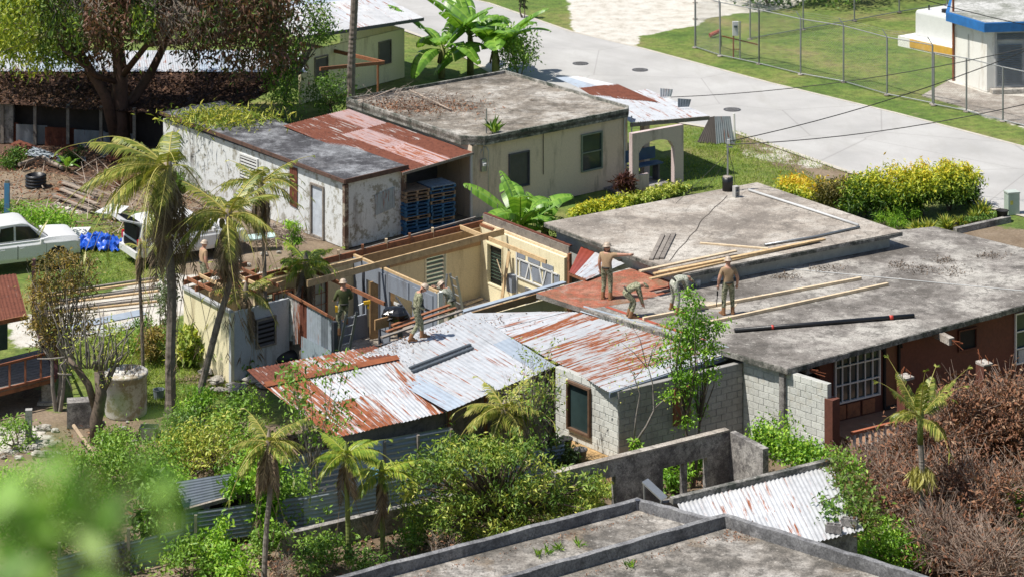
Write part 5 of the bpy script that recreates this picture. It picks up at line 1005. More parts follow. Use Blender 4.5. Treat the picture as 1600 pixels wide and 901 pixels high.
for p, q, n_, mt in ((a, b, 6, m_rail), (a, P(10, 520, zf2) if False else e_ + (e_ - a) * .8, 10, m_purple)):
    for z_ in (.08, .85): mb = MB(); mb.beam(p + V(0, 0, z_), q + V(0, 0, z_), .06, .07); mb.part('rail', mt, lp_)
    for k in range(n_ + 1): c = p.lerp(q, k / n_); mb = MB(); mb.box(c + V(0, 0, .46), (.06, .06, .72)); mb.part('baluster', mt, lp_)
for c, h_ in ((a, 2.2), (e_ + (e_ - a) * .0, 2.3), (e_ + (e_ - a) * .8, 2.3)): mb = MB(); mb.box(c + V(0, 0, h_ / 2), (.12, .12, h_)); mb.part('post', m_purple, lp_)
for c in (a.lerp(b, .1), a.lerp(b, .8)): mb = MB(); mb.box(V(c.x, c.y + .2, .3), (.36, .36, .62)); mb.part('pier', m_conc_up, lp_); mb = MB(); mb.box(V(c.x, c.y + .15, .03), (.6, .55, .08)); mb.part('pier_base', m_conc_up, lp_)
rfA, rfB, rfC, rfD = P(-60, 512, 2.75), P(42, 492, 2.75), P(25, 428, 3.1), P(-80, 440, 3.1)
corr_roof('', '', rfA, rfB, rfC, rfD, 3, 1, [m_tin_rust], parent=lp_, seed=41)
mb = MB(); mb.beam(rfA + V(0, 0, -.06), rfB + V(0, 0, -.06), .06, .14); mb.part('fascia', m_oldwood, lp_)
mb = MB(); mb.wall(P(-70, 560, zf2), P(12, 545, zf2), zf2, 2.7, .1); mb.part('house_wall', plain('dark green wall', (.08, .13, .11), .8), lp_)
for px, py, h_, lab in ((45, 690, 1.0, 'grey block pillar standing in the sandy yard'),):
    q = P(px, py); th = thing('block_pillar', lab, 'pillar', q)
    for k in range(5): mb = MB(); mb.box(q + V(0, 0, .1 + k * .2), (.2, .2, .19), R(8)); mb.part('block', m_cmu, th)
bp_ = thing('blue_post', 'weathered blue painted timber post in the yard', 'post', P(11, 350)); q = P(11, 350); mb = MB(); mb.box(q + V(0, 0, .82), (.2, .16, 1.65)); mb.part('post', peeling('blue flaking paint', (.08, .24, .46), (.25, .25, .27), .58), bp_)
mb = MB(); mb.box(q + V(0, 0, 1.7), (.16, .14, .12)); mb.part('post_top', m_greywood, bp_)
rg = P(56, 292); pr = thing('ribbed_pipe_ring', 'short black ribbed plastic pipe ring on dead leaves', 'pipe ring', rg); mb = MB(); pf = [(.4, 0)]
for k in range(4): pf += [(.4, .02 + k * .13), (.45, .04 + k * .13), (.45, .09 + k * .13), (.4, .11 + k * .13)]
mb.lathe(rg, pf + [(.4, .52), (.36, .52), (.36, 0)], 28); mb.part('ring', m_black, pr, True)
for k in range(9):
    x0, y0 = 88 + rnd.uniform(-6, 14), 285 + k * 3.4; a = P(x0, y0); b = P(x0 + rnd.uniform(45, 75), y0 + rnd.uniform(14, 26)); z_ = .02 + (k % 3) * .06
    plank('scrap_board', ('weathered board in the scrap timber pile on dead leaves', 'red brown board in the scrap timber pile on dead leaves', 'pale split board in the scrap timber pile on dead leaves')[k % 3], a + V(0, 0, z_), b + V(0, 0, z_), .16, .05, (m_greywood, m_oldwood, m_twig)[k % 3], 'board', 'scrap timber pile')
mb = MB(); mb.tube([P(30, 268) + V(0, 0, .3), P(65, 258) + V(0, 0, .35), P(100, 268) + V(0, 0, .12)], .09, 7); tag(mb.part('fallen_trunk', m_twig), 'pale fallen trunk lying on the leaf litter', 'log')
# lumber on the driveway and sheets
for k in range(6):
    a, b = P(45 + k * 4, 466 + k * 6), P(248, 436 + k * 8); z_ = .03 + (k % 2) * .07
    plank('driveway_board', ('tan timber lying on the driveway beside the pickup, in the row of six', ) [0], a + V(0, 0, z_), b + V(0, 0, z_), .12, .06, m_lumber if k % 2 else m_greywood, 'board', 'boards on the driveway')
for k, (x0, y0, x1, y1) in enumerate(((80, 512, 220, 484), (60, 532, 160, 508), (150, 520, 215, 498))):
    a, b = P(x0, y0), P(x1, y1); n = V(.3, -.55, 0); mb = MB(); mb.sheet(a + V(0, 0, .03), a + n + V(0, 0, .03), b + n + V(0, 0, .03), b + V(0, 0, .03), 6, .012); tag(mb.part('tin_sheet', m_tin_clean if k else m_tin_blue, None, True), ('long bluish tin sheet lying flat on the driveway', 'bright white tin sheet on the driveway near the porch', 'short white tin sheet on the driveway by the thin palm trunk')[k], 'tin sheet')
# blue tarpaulin
tg = P(150, 385); nx_, ny_ = 26, 18; mb = MB(); rr = random.Random(5)
for j in range(ny_):
    for i in range(nx_):
        x, y = (i / (nx_ - 1) - .5), (j / (ny_ - 1) - .5); h_ = max(0, .42 * (1 - 3.2 * (x * x + y * y))) + .10 * math.sin(i * 1.9 + j * .8) * math.cos(j * 1.7) + rr.uniform(-.04, .04)
        mb.v.append((tg.x + x * 1.9 + .1 * math.sin(j), tg.y + y * 1.5 + .1 * math.sin(i), max(.015, h_ + .05)))
mb.f = [(j * nx_ + i, j * nx_ + i + 1, (j + 1) * nx_ + i + 1, (j + 1) * nx_ + i) for j in range(ny_ - 1) for i in range(nx_ - 1)]; mb.m = [0] * len(mb.f)
tag(mb.part('tarpaulin', plain('blue tarp', (.015, .1, .55), .35, .1)), 'crumpled bright blue tarpaulin on the grass between the vehicles', 'tarpaulin')
mb = MB(); a = P(115, 372); mb.slab([a + V(-.5, 0, .06), a + V(.4, -.2, .06), a + V(.6, .5, .3), a + V(-.2, .6, .25)], .03); tag(mb.part('white_board', m_white), 'white board lying between the pickup and the tarpaulin', 'board')
mb = MB(); a = P(160, 345); mb.slab([a + V(-.3, 0, .35), a + V(.7, -.2, .3), a + V(1.0, .5, .45), a + V(.2, .7, .5)], .04); mb.beam(a + V(0, .2, 0), a + V(0, .2, .36), .05, .05); mb.beam(a + V(.7, .2, 0), a + V(.7, .2, .36), .05, .05); tag(mb.part('white_table', m_white), 'white panel on props beside the open car', 'panel')
# bits: bucket, cooler box, boulders
for px, py, lab, sz in ((248, 622, 'grey plastic bucket on the grass by the big palm', (.15, .2, .3)),): q = P(px, py); mb = MB(); mb.lathe(q, [(.001, 0), (.15, 0), (.19, .3), (.2, .3), (.17, .3), (.14, .05), (.001, .04)], 14); tag(mb.part('bucket', plain('grey bucket', (.22, .26, .28), .5)), lab, 'bucket')
sk = thing('sink_box', 'grey metal box open at the top below the cistern', 'box', P(233, 683)); q = P(233, 683); mb = MB(); mb.wall(q + V(-.28, -.2, 0), q + V(.28, -.2, 0), 0, .35, .03); mb.wall(q + V(.28, -.2, 0), q + V(.28, .2, 0), 0, .35, .03); mb.wall(q + V(.28, .2, 0), q + V(-.28, .2, 0), 0, .35, .03); mb.wall(q + V(-.28, .2, 0), q + V(-.28, -.2, 0), 0, .35, .03); mb.part('shell', m_galv, sk)
mb = MB(); mb.box(q + V(0, 0, .1), (.5, .36, .02)); mb.part('bottom', m_galv, sk)
m_rock = concrete('pale coral rock', (.45, .42, .36), (.2, .18, .15), (.62, .6, .55), .6, 2)
rocks = [(rnd.uniform(315, 420), rnd.uniform(575, 615), rnd.uniform(.1, .28)) for _ in range(34)] + [(rnd.uniform(0, 110), rnd.uniform(660, 720), rnd.uniform(.08, .2)) for _ in range(22)] + [(rnd.uniform(150, 330), rnd.uniform(655, 720), rnd.uniform(.06, .2)) for _ in range(26)]
for i, (x, y, s_) in enumerate(rocks): lump(('pale coral rock in the rubble heap by the yellow wing', 'pale coral rock on the sandy ground by the block pillar', 'pale coral rock in the rough ground below the cistern')[0 if i < 34 else 1 if i < 56 else 2], 'rock', P(x, y) - V(0, 0, s_ * .2), (s_, s_ * .8, s_ * .55), m_rock, 'rock', 8, .35, seed=i, group=('rubble by the yellow wing', 'rocks by the pillar', 'rocks below the cistern')[0 if i < 34 else 1 if i < 56 else 2])
cyl = thing('black_tank', 'black plastic drum lying on its side behind the palms', 'drum', P(462, 562)); q = P(462, 560, .3); mb = MB(); mb.tube([q + V(-.75, -.1, 0), q + V(-.7, -.1, 0), q + V(.6, .2, 0), q + V(.65, .2, 0)], [.2, .28, .28, .2], 14); mb.part('shell', m_black, cyl, True)
mb = MB(); mb.tube([P(115, 690) + V(0, 0, .5), P(165, 740) + V(0, 0, .1)], .06, 7); tag(mb.part('cut_log', wood('cut log', (.4, .3, .2), (.2, .15, .1))), 'pale cut log propped up below the stump', 'log')
ut = thing('utility_cabinet', 'pale green utility cabinet on the road verge', 'cabinet', P(1580, 335)); q = P(1581, 334); mb = MB(); mb.box(q + V(0, 0, .43), (.5, .4, .86), R(15)); mb.part('cabinet', plain('pale green metal', (.42, .5, .44), .5, .08), ut); mb = MB(); mb.box(q + V(0, 0, .89), (.54, .44, .06), R(15)); mb.part('cap', plain('cap green', (.52, .58, .53), .5, .08), ut)
mb = MB(); mb.box(q + V(-.05, -.215, .5), (.12, .02, .16), R(15)); mb.part('yellow_sticker', plain('sticker yellow', (.6, .55, .1), .5), ut)
gbk = thing('garden_kerb', 'low stone kerb edging the croton garden bed', 'kerb', P(1490, 362)); mb = MB(); mb.wall(P(1495, 366), P(1580, 347), -.02, .22, .2); mb.part('kerb_stone', m_conc_wall, gbk)
q = P(1566, 345); mb = MB(); mb.lathe(q, [(.001, 0), (.18, 0), (.24, .42), (.27, .42), (.22, .42), (.2, .38), (.001, .37)], 14); tag(mb.part('plant_pot', m_rubber, None, True), 'black plant pot at the end of the garden bed', 'plant pot')
for k in range(2): q = P(1486 + k * 18, 352 - k * 4); mb = MB(); mb.lathe(q, [(.2, 0), (.3, .04), (.3, .14), (.2, .18), (.16, .1), (.2, 0)], 16); tag(mb.part('old_tyre', m_rubber, None, True), 'old black tyre half buried in the croton garden bed', 'tyre', 'tyres in the garden bed')
# ------------------------------------------------------------------ vegetation
def leaf_mesh(name, pos, size, mat, aspect=.42, up=.5, dirs=None, lv=None, fold=.15, shape='diamond'):
    """one mesh of many single leaves; pos (n,3), size (n,)"""
    n = len(pos); pos = np.asarray(pos, float); size = np.asarray(size, float)
    d = nr.normal(size=(n, 3)) if dirs is None else np.asarray(dirs, float) + nr.normal(size=(n, 3)) * .35
    d[:, 2] -= .25; d /= np.linalg.norm(d, axis=1)[:, None] + 1e-9
    nrm = nr.normal(size=(n, 3)); nrm[:, 2] = np.abs(nrm[:, 2]) + up; s = np.cross(d, nrm); s /= np.linalg.norm(s, axis=1)[:, None] + 1e-9; k = np.cross(s, d)
    L = size[:, None]; Wd = L * aspect
    base = pos; tip = pos + d * L - k * L * .12; mid = pos + d * L * .5
    a = mid + s * Wd * .5 + k * L * fold * .5; b = mid - s * Wd * .5 + k * L * fold * .5
    v = np.stack([base, a, tip, b], 1).reshape(-1, 3)
    i = np.arange(n)[:, None] * 4; f = np.concatenate([i + [0, 1, 2], i + [0, 2, 3]], 1).reshape(-1, 3)
    me = bpy.data.meshes.new(name); me.vertices.add(len(v)); me.vertices.foreach_set('co', v.astype(np.float32).ravel())
    me.loops.add(f.size); me.loops.foreach_set('vertex_index', f.astype(np.int32).ravel()); me.polygons.add(len(f))
    me.polygons.foreach_set('loop_start', (np.arange(len(f)) * 3).astype(np.int32)); me.polygons.foreach_set('loop_total', np.full(len(f), 3, np.int32))
    at = me.attributes.new('lv', 'FLOAT', 'POINT'); lvv = nr.rand(n) if lv is None else np.clip(np.asarray(lv) + nr.normal(size=n) * .16, 0, 1)
    at.data.foreach_set('value', np.repeat(lvv, 4).astype(np.float32)); me.materials.append(mat); me.update(); me.validate(); return me
G_MID = leafmat('mid green leaves', [(.03, .07, .012), (.06, .13, .02), (.11, .2, .03), (.17, .26, .05)])
G_LIGHT = leafmat('light green leaves', [(.05, .11, .015), (.1, .2, .025), (.17, .29, .04), (.27, .36, .07)])
G_BRIGHT = leafmat('bright green leaves', [(.05, .12, .01), (.11, .24, .02), (.2, .36, .03), (.32, .42, .06)])
G_YEL = leafmat('yellow green leaves', [(.07, .12, .02), (.18, .26, .04), (.36, .38, .07), (.5, .46, .12)])
G_DARK = leafmat('dark green leaves', [(.02, .04, .01), (.04, .08, .015), (.07, .12, .025), (.11, .17, .035)], gain=1.0)
G_TREE = leafmat('mixed tree leaves', [(.17, .085, .06), (.11, .065, .04), (.035, .065, .014), (.07, .13, .02), (.2, .28, .03), (.36, .4, .05)])
G_CROTON = leafmat('croton leaves', [(.03, .07, .01), (.1, .18, .02), (.34, .38, .04), (.62, .46, .04), (.6, .3, .03)])
G_REDDISH = leafmat('dull croton leaves', [(.05, .05, .015), (.12, .11, .03), (.24, .16, .05), (.34, .3, .07)])
G_DEAD = leafmat('dead brown leaves', [(.1, .045, .028), (.21, .09, .048), (.31, .15, .08), (.38, .25, .16)], .8, .15, 1.0)
G_RED = leafmat('dark red leaves', [(.03, .012, .012), (.08, .03, .03), (.13, .06, .04)])
G_PALM = leafmat('palm leaflets', [(.05, .08, .012), (.12, .15, .02), (.24, .24, .05), (.4, .34, .11)], .45, .25)
G_PALMY = leafmat('young palm leaflets', [(.06, .11, .012), (.13, .2, .02), (.24, .29, .035), (.38, .36, .08)], .45, .3)
G_PALMD = leafmat('dry palm leaflets', [(.08, .055, .035), (.16, .115, .075), (.26, .2, .13)], .8, .15)
G_BAN = leafmat('banana leaf', [(.04, .1, .012), (.08, .18, .02), (.15, .28, .035), (.22, .34, .06)], .35, .35)
G_BLUR = leafmat('near shrub leaves', [(.06, .14, .015), (.13, .27, .03), (.22, .36, .07), (.33, .44, .16)], .5, .4)
def ell(c, r, n, inner=.35):
    d = nr.normal(size=(n, 3)); d /= np.linalg.norm(d, axis=1)[:, None]; q = (inner + (1 - inner) * nr.rand(n) ** .6)[:, None]; return np.asarray(c) + d * q * np.asarray(r)
def plant(name, label, cat, base, clumps, n_leaf, leaf, mat, spread=.3, trunk=.06, bark=None, group=None, aspect=.42, up=.5, lvf=None, bare=0, crown_name='crown', stems=1, seed=0, hang=0):
    """woody plant: stems and limbs reaching every clump centre, leaves gathered round the clumps"""
    base = Vector(base); th = thing(name, label, cat, base, group); clumps = np.asarray(clumps); rr = random.Random(seed); mb = MB(); cen = clumps.mean(0)
    top = Vector(cen); fork = base.lerp(top, .45); 
    roots = [base + V(rr.uniform(-.15, .15), rr.uniform(-.15, .15), -.05) * (stems > 1) for _ in range(stems)]
    forks = [fork + V(rr.uniform(-.25, .25), rr.uniform(-.25, .25), 0) * (stems > 1) for _ in range(stems)]
    for a, f in zip(roots, forks): mb.tube([a, a.lerp(f, .5) + V(rr.uniform(-.08, .08), rr.uniform(-.05, .05), 0), f], [trunk * 1.2, trunk, trunk * .8], 7)
    for c in clumps:
        c = Vector(c); f = min(forks, key=lambda q: (q - c).length); m_ = f.lerp(c, .5) + V(rr.uniform(-.1, .1), rr.uniform(-.1, .1), rr.uniform(0, .15)) * (c - f).length; r_ = max(.008, trunk * .38)
        mb.tube([f - V(0, 0, .02), m_, c], [r_ * 1.3, r_ * .8, r_ * .3], 5, False)
        for k in range(bare):
            e = c + V(rr.uniform(-1, 1), rr.uniform(-1, 1), rr.uniform(-.3, 1)).normalized() * spread * rr.uniform(.7, 1.6); mb.tube([m_.lerp(c, rr.uniform(.2, 1)), e], [r_ * .5, r_ * .2], 4, False)
    mb.part('trunk', bark or m_bark, th)
    if n_leaf:
        ci = nr.randint(0, len(clumps), n_leaf); pos = clumps[ci] + nr.normal(size=(n_leaf, 3)) * spread * np.array([1, 1, .8]) * .5
        cl = nr.rand(len(clumps)) * .5 + .25; lv = cl[ci] if lvf is None else lvf(pos)
        pos[:, 2] = np.maximum(pos[:, 2], .03); pos[:, 2] -= hang * nr.rand(n_leaf)
        o = link(crown_name, leaf_mesh(crown_name, pos, leaf * (.6 + .8 * nr.rand(n_leaf)), mat, aspect, up, lv=lv), th)
    return th
def bush(label, px, py, rx, rz, n, leaf, mat, name='shrub', cat='shrub', ry=None, z0=0, nc=None, group=None, spread=None, bark=None, aspect=.42, lvf=None, bare=0, trunk=.03, up=.5, seed=0):
    b = P(px, py, z0); ry = ry or rx; nc = nc or max(8, int(14 * rx * rz)); c = ell((b.x, b.y, z0 + rz * .55), (rx * .85, ry * .85, rz * .45), nc, .3); c[:, 2] = np.maximum(c[:, 2], z0 + .1)
    return plant(name, label, cat, b, c, n, leaf, mat, spread or min(rx, rz) * .38, trunk, bark, group, aspect, up, lvf, bare, 'foliage', 3, seed)
# --- palms
def frond_mesh(name, L, nl, ll, droop, mat, width=.035, dead=False, lift=.0, curl=0, seed=0, vee=.25):
    rr = random.Random(seed); mb = MB(); lv = []; pts = []; m_ = 12
    for i in range(m_ + 1):
        t = i / m_; pts.append(V(L * (t - .12 * droop * t * t), curl * t * t, L * (lift * t - droop * t * t)))
    mb.tube(pts, [.035 * (1 - .85 * i / m_) * (1 if L > 1.5 else .7) for i in range(m_ + 1)], 4, False); lv += [.85] * len(mb.v)
    for k in range(nl):
        t = .12 + .88 * k / (nl - 1); x = t * m_; i = min(int(x), m_ - 1); p = pts[i].lerp(pts[i + 1], x - i); tan = (pts[i + 1] - pts[i]).normalized(); side = V(0, 0, 1).cross(tan).normalized(); upv = tan.cross(side)
        ln = ll * (math.sin(min(1, t * 1.25 + .12) * math.pi) ** .55) * rr.uniform(.8, 1.1) if t < .97 else ll * .45
        for sg in (-1, 1):
            if rr.random() < .06: continue
            d = (side * sg * .8 + tan * (.45 + .5 * t) + upv * vee * rr.uniform(.3, 1.3)).normalized(); g = V(0, 0, -1)
            a = p; b = p + d * ln * .5 + g * ln * (.1 + .12 * droop); c = p + (d * .8 + tan * .1) * ln * .92 + g * ln * (.42 + .25 * droop + (.35 if dead else 0)); w_ = tan * width * .5 + upv * .006
            n0 = len(mb.v); mb.add([a - w_ * .6, a + w_ * .6, b + w_, b - w_, c], [(0, 1, 2, 3), (3, 2, 4)]); q = rr.random(); lv += [min(1, q * .75 + .1)] * 2 + [q * .75] * 2 + [min(1, q + .25)]
    me = mb.mesh(name, mat); at = me.attributes.new('lv', 'FLOAT', 'POINT'); at.data.foreach_set('value', np.array(lv, np.float32)); return me
def palm(label, path, r0, r1, fronds, fkw, group=None, rings=True, trunkmat=None, crownshaft=0, deadn=0, coconuts=0, seed=0, tilt=0, cat='palm', name='palm', az0=None, skirt=None, wind=None):
    rr = random.Random(seed); th = thing(name, label, cat, path[0], group); pts = []; n = 64; m_ = len(path) - 1
    for i in range(n + 1):
        x = i / n * m_; k = min(int(x), m_ - 1); f_ = x - k; p0, p1, p2, p3 = path[max(k - 1, 0)], path[k], path[k + 1], path[min(k + 2, m_)]
        pts.append(.5 * ((2 * p1) + (p2 - p0) * f_ + (2 * p0 - 5 * p1 + 4 * p2 - p3) * f_ ** 2 + (3 * p1 - p0 - 3 * p2 + p3) * f_ ** 3))
    rs = [(r0 + (r1 - r0) * (i / n)) * (1 + (.4 * (1 - i / 7) if i < 7 else 0) + rr.uniform(-.03, .03)) * (1.06 if i % 2 and rings else 1) for i in range(n + 1)]
    pts[0] = pts[0] - V(0, 0, .1); mb = MB(); mb.tube(pts, rs, 9); mb.part('trunk', trunkmat or m_palmtrunk, th); top = pts[-1]
    if crownshaft: mb = MB(); mb.tube([top - V(0, 0, .05), top + V(0, 0, crownshaft * .5), top + V(0, 0, crownshaft)], [r1 * 1.15, r1 * 1.1, r1 * .6], 9); mb.part('crownshaft', m_palmgreen, th, True); top = top + V(0, 0, crownshaft * .9)
    va = [frond_mesh('frond', mat=fkw.get('mat', G_PALM), L=fkw['L'] * s_, nl=fkw.get('nl', 34), ll=fkw['ll'], droop=d_, lift=l_, width=fkw.get('w', .045), seed=seed * 7 + i) for i, (s_, d_, l_) in enumerate(fkw.get('shape') or ((1, .35, .75), (1, .6, .55), (1.02, .75, .35), (.95, .95, .2)))]
    for k in range(fronds):
        az = (az0 if az0 is not None else 0) + k * 2.399 + rr.uniform(-.25, .25); j = 0 if k < fronds * .2 else 1 if k < fronds * .5 else 2 if k < fronds * .8 else 3
        if wind is not None:                   # leaves swept to one side
            dz = math.atan2(math.sin(wind - az), math.cos(wind - az)); az += dz * .38
        o = link('frond', va[j], th, top + V(0, 0, -.02 * j), (rr.uniform(-.2, .2), rr.uniform(-.12, .12), az)); o.scale = (rr.uniform(.85, 1.1),) * 3
    if deadn:
        dv = [frond_mesh('dead_frond', fkw['L'] * s_, 40, fkw['ll'] * .85, 1.5 if s_ < .9 else 1.2, G_PALMD, .06, True, -.5, seed=seed + 50 + i) for i, s_ in enumerate((.62, .8))]
        for k in range(deadn): o = link('dead_frond', dv[k % 2], th, top + V(0, 0, -.12), (rr.uniform(-.3, .3), rr.uniform(.25, .7), rr.random() * 6.28))
    if coconuts:
        for k in range(coconuts): a_ = rr.random() * 6.28; mb = MB(); c = top + V(math.cos(a_) * .2, math.sin(a_) * .2, -.2 - rr.random() * .2); mb.lathe(c, [(.001, -.12), (.08, -.08), (.1, 0), (.07, .09), (.001, .12)], 8); mb.part('coconut', plain('coconut husk', (.2, .17, .06), .7), th, True)
    mb = MB(); mb.lathe(top + V(0, 0, -.25), [(r1 * 1.0, 0), (r1 * 1.6, .2), (r1 * .9, .45), (.01, .6)], 9); mb.part('crown_heart', m_twig if not crownshaft else m_palmgreen, th, True)
    if skirt: o = link('skirt', leaf_mesh('skirt', ell(top + V(0, 0, -skirt[1]), (skirt[0], skirt[0], skirt[1]), skirt[2]), .35 * (.6 + nr.rand(skirt[2])), G_PALMD, .08, dirs=np.tile([0, 0, -1.0], (skirt[2], 1))), th)
    return th
def path_px(pts, Y0):                       # trunk line: photo points at the distance of the foot
    return [PD(x, y, Y0 + dy) for x, y, dy in pts]
def Yg(py): return F * HC / (py - YH)
y = Yg(648); palm('tall coconut palm with wind swept fronds and grey ringed trunk', path_px(((267, 648, 0), (266, 560, 0), (268, 440, .2), (256, 340, .3), (262, 262, .4)), y), .17, .12, 24, dict(L=3.5, ll=.8, nl=60, w=.045, mat=G_PALM, shape=((.95, .5, .7), (1, .55, .35), (1.05, .75, .3), (1, 1.1, .15))), deadn=17, coconuts=5, seed=2, wind=math.pi * .98)
palm('leaning coconut palm with a narrow curved trunk', path_px(((303, 652, 0), (318, 590, 0), (340, 505, .1), (360, 430, .2), (357, 335, .3)), Yg(652)), .12, .085, 18, dict(L=2.4, ll=.6, nl=48, w=.04, shape=((1, .45, .85), (1, .65, .55), (1.02, .85, .3), (.95, 1.1, .1))), deadn=12, coconuts=6, seed=5)
palm('slender palm beside the yellow wing with a feathery crown', path_px(((412, 575, 0), (414, 480, 0), (412, 380, .1), (408, 285, .2)), Yg(575)), .075, .06, 15, dict(L=1.9, ll=.5, nl=40, w=.035), deadn=7, seed=6)
palm('palm with a slanting trunk before the patched tin wall', path_px(((438, 560, 0), (450, 515, 0), (468, 455, .1), (478, 410, .2)), Yg(560)), .11, .085, 15, dict(L=1.35, ll=.5, nl=36, w=.045, mat=G_PALMY), deadn=9, seed=8)
palm('young palm growing between the leaning coconut palms', path_px(((385, 590, 0), (386, 520, 0), (384, 455, .1)), Yg(590)), .08, .07, 10, dict(L=1.5, ll=.45, nl=32, w=.04), deadn=14, seed=9)
palm('bare thin palm trunk beside the driveway boards', path_px(((224, 600, 0), (222, 520, 0), (218, 430, 0), (218, 388, 0)), Yg(600)), .06, .05, 4, dict(L=.9, ll=.3, nl=20, w=.03), deadn=5, seed=10)
palm('young palm with a pale slim trunk against the tin fence', path_px(((412, 915, 0), (416, 830, 0), (422, 760, 0), (420, 690, 0)), Yg(915)), .075, .06, 14, dict(L=1.45, ll=.42, nl=34, w=.04), deadn=6, seed=11, trunkmat=m_barkgrey)
palm('young palm with a green ringed trunk left of the blue barrel', path_px(((546, 880, 0), (543, 800, 0), (541, 735, 0)), Yg(880)), .075, .06, 13, dict(L=1.35, ll=.42, nl=34, w=.042, mat=G_PALMY), crownshaft=.5, deadn=2, seed=12, trunkmat=m_palmgreen)
palm('young palm with a green ringed trunk before the blue barrel', path_px(((598, 862, 0), (597, 800, 0), (596, 758, 0)), Yg(862)), .07, .06, 13, dict(L=1.3, ll=.42, nl=34, w=.042, mat=G_PALMY), crownshaft=.4, deadn=3, seed=13, trunkmat=m_palmgreen)
palm('low bushy palm in front of the annex roof', path_px(((790, 755, 0), (790, 700, 0), (789, 640, 0)), Yg(755)), .1, .09, 18, dict(L=1.75, ll=.5, nl=38, w=.045, mat=G_PALM), deadn=5, seed=14)
palm('small palm growing behind the light green tree', path_px(((655, 740, 0), (655, 715, 0), (655, 690, 0)), Yg(745)), .06, .05, 10, dict(L=1.1, ll=.35, nl=28, w=.04, mat=G_PALMY), seed=15)
palm('slim palm with a hanging fibre skirt among the dead shrubs', path_px(((1440, 868, 0), (1441, 790, 0), (1440, 720, 0), (1438, 690, 0)), Yg(868)), .085, .075, 11, dict(L=1.4, ll=.45, nl=34, w=.05, mat=G_PALM, shape=((1, .25, 1.35), (1, .4, 1.05), (1, .6, .75), (.9, .8, .45))), crownshaft=.75, seed=16, trunkmat=m_barkgrey)
palm('spiky palm in the doorway of the ruined wall', path_px(((930, 800, 0), (930, 785, 0), (930, 768, 0)), Yg(800)), .06, .06, 12, dict(L=1.15, ll=.4, nl=30, w=.04, mat=G_PALMY), seed=17)
sk_ = PD(1441, 742, Yg(868)); tag(link('flower_spray', leaf_mesh('flower_spray', ell((sk_.x, sk_.y, sk_.z + .05), (.36, .3, .25), 420), .34 * (.6 + .6 * nr.rand(420)), leafmat('pale palm flowers', [(.3, .28, .08), (.45, .42, .16), (.36, .34, .12)]), .07, dirs=np.tile([0, 0, -1.2], (420, 1)))), 'hanging yellow green flower spray round the slim palm trunk', 'flower spray')
bt = [PD(548, 155, 116), PD(549, 100, 116), PD(552, 40, 116), PD(556, -40, 116), PD(560, -110, 116)]; bt[0].z = 0
palm('tall ringed palm trunk rising past the background house roof', bt, .2, .16, 10, dict(L=3, ll=.7, nl=40, w=.05), seed=18)
# --- banana plants
def banana_leaf(name, L, wd, droop, seed, lift=.9):
    rr = random.Random(seed); mb = MB(); lv = []; n = 30; pts = [V(L * (t - .1 * t * t * droop), 0, L * (lift * t - droop * t * t)) for t in [i / n for i in range(n + 1)]]
    mb.tube(pts, [.03 * (1 - .8 * i / n) for i in range(n + 1)], 5, False); lv += [1.0] * len(mb.v)
    for sg in (-1, 1):
        tear = 0; sag = rr.uniform(.05, .35)
        for i in range(3, n):
            if rr.random() < .2: sag = rr.uniform(.0, .6); tear = .035
            t0, t1 = i / n, (i + 1) / n; w0 = wd * math.sin(math.pi * min(1, (t0 - .07) * 1.06)) ** .5 if t0 > .08 else .05; w1 = wd * math.sin(math.pi * min(1, max(.001, (t1 - .07) * 1.06))) ** .5
            w1 = max(w1, .01); tan = (pts[i + 1] - pts[i]).normalized(); side = V(0, 0, 1).cross(tan).normalized() * sg; up_ = tan.cross(side) * sg
            a, b = pts[i] + tan * tear, pts[i + 1]; tear = 0; o0 = side * w0 * .55 + V(0, 0, w0 * (.14 - sag * .15)); o1 = side * w1 * .55 + V(0, 0, w1 * (.14 - sag * .15)); q0 = side * w0 * (1 - sag * .25) + V(0, 0, -w0 * sag * .7); q1 = side * w1 * (1 - sag * .25) + V(0, 0, -w1 * sag * .7)
            mb.add([a, b, b + o1, a + o0, b + q1, a + q0], [(0, 1, 2, 3), (3, 2, 4, 5)]); q = rr.uniform(.2, .7); lv += [q + .25, q + .25, q, q, q - .15, q - .15]
    me = mb.mesh(name, G_BAN); at = me.attributes.new('lv', 'FLOAT', 'POINT'); at.data.foreach_set('value', np.clip(np.array(lv, np.float32), 0, 1)); return me
ban_var = [banana_leaf('leaf', 2.0, .4, d_, i, l_) for i, (d_, l_) in enumerate(((.5, 1.25), (.75, .95), (.9, .7), (.6, 1.05)))]
def banana(label, base, h, n, sc_=1.0, seed=0, name='banana_plant', pit=(-.1, .25)):
    rr = random.Random(seed); th = thing(name, label, 'banana plant', base); base = Vector(base); mb = MB(); top = base + V(rr.uniform(-.1, .1), 0, h); mb.tube([base - V(0, 0, .05), base.lerp(top, .5), top], [.13 * sc_, .11 * sc_, .07 * sc_], 9); mb.part('stem', wood('banana stem', (.26, .26, .1), (.14, .1, .05)), th, True)
    for k in range(n): o = link('leaf', ban_var[rr.randrange(4)], th, top - V(0, 0, .1 + .06 * k * .5), (rr.uniform(-.25, .25), rr.uniform(*pit), k * 2.4 + rr.uniform(-.3, .3))); o.scale = (sc_ * rr.uniform(.75, 1.1),) * 3
    for k in range(3): a_ = rr.random() * 6.28; mb = MB(); mb.sheet(top + V(.05 * math.cos(a_), .05 * math.sin(a_), -.1), top + V(.12 * math.cos(a_), .12 * math.sin(a_) + .05, -.1), top + V(.3 * math.cos(a_), .3 * math.sin(a_), -.9), top + V(.2 * math.cos(a_), .2 * math.sin(a_), -1.0), 2, .02); mb.part('dry_leaf', G_PALMD, th)
    return th
banana('big banana plant between the roofless house and cream house', P(815, 392), 1.2, 11, 1.1, 3, pit=(-.6, .05))
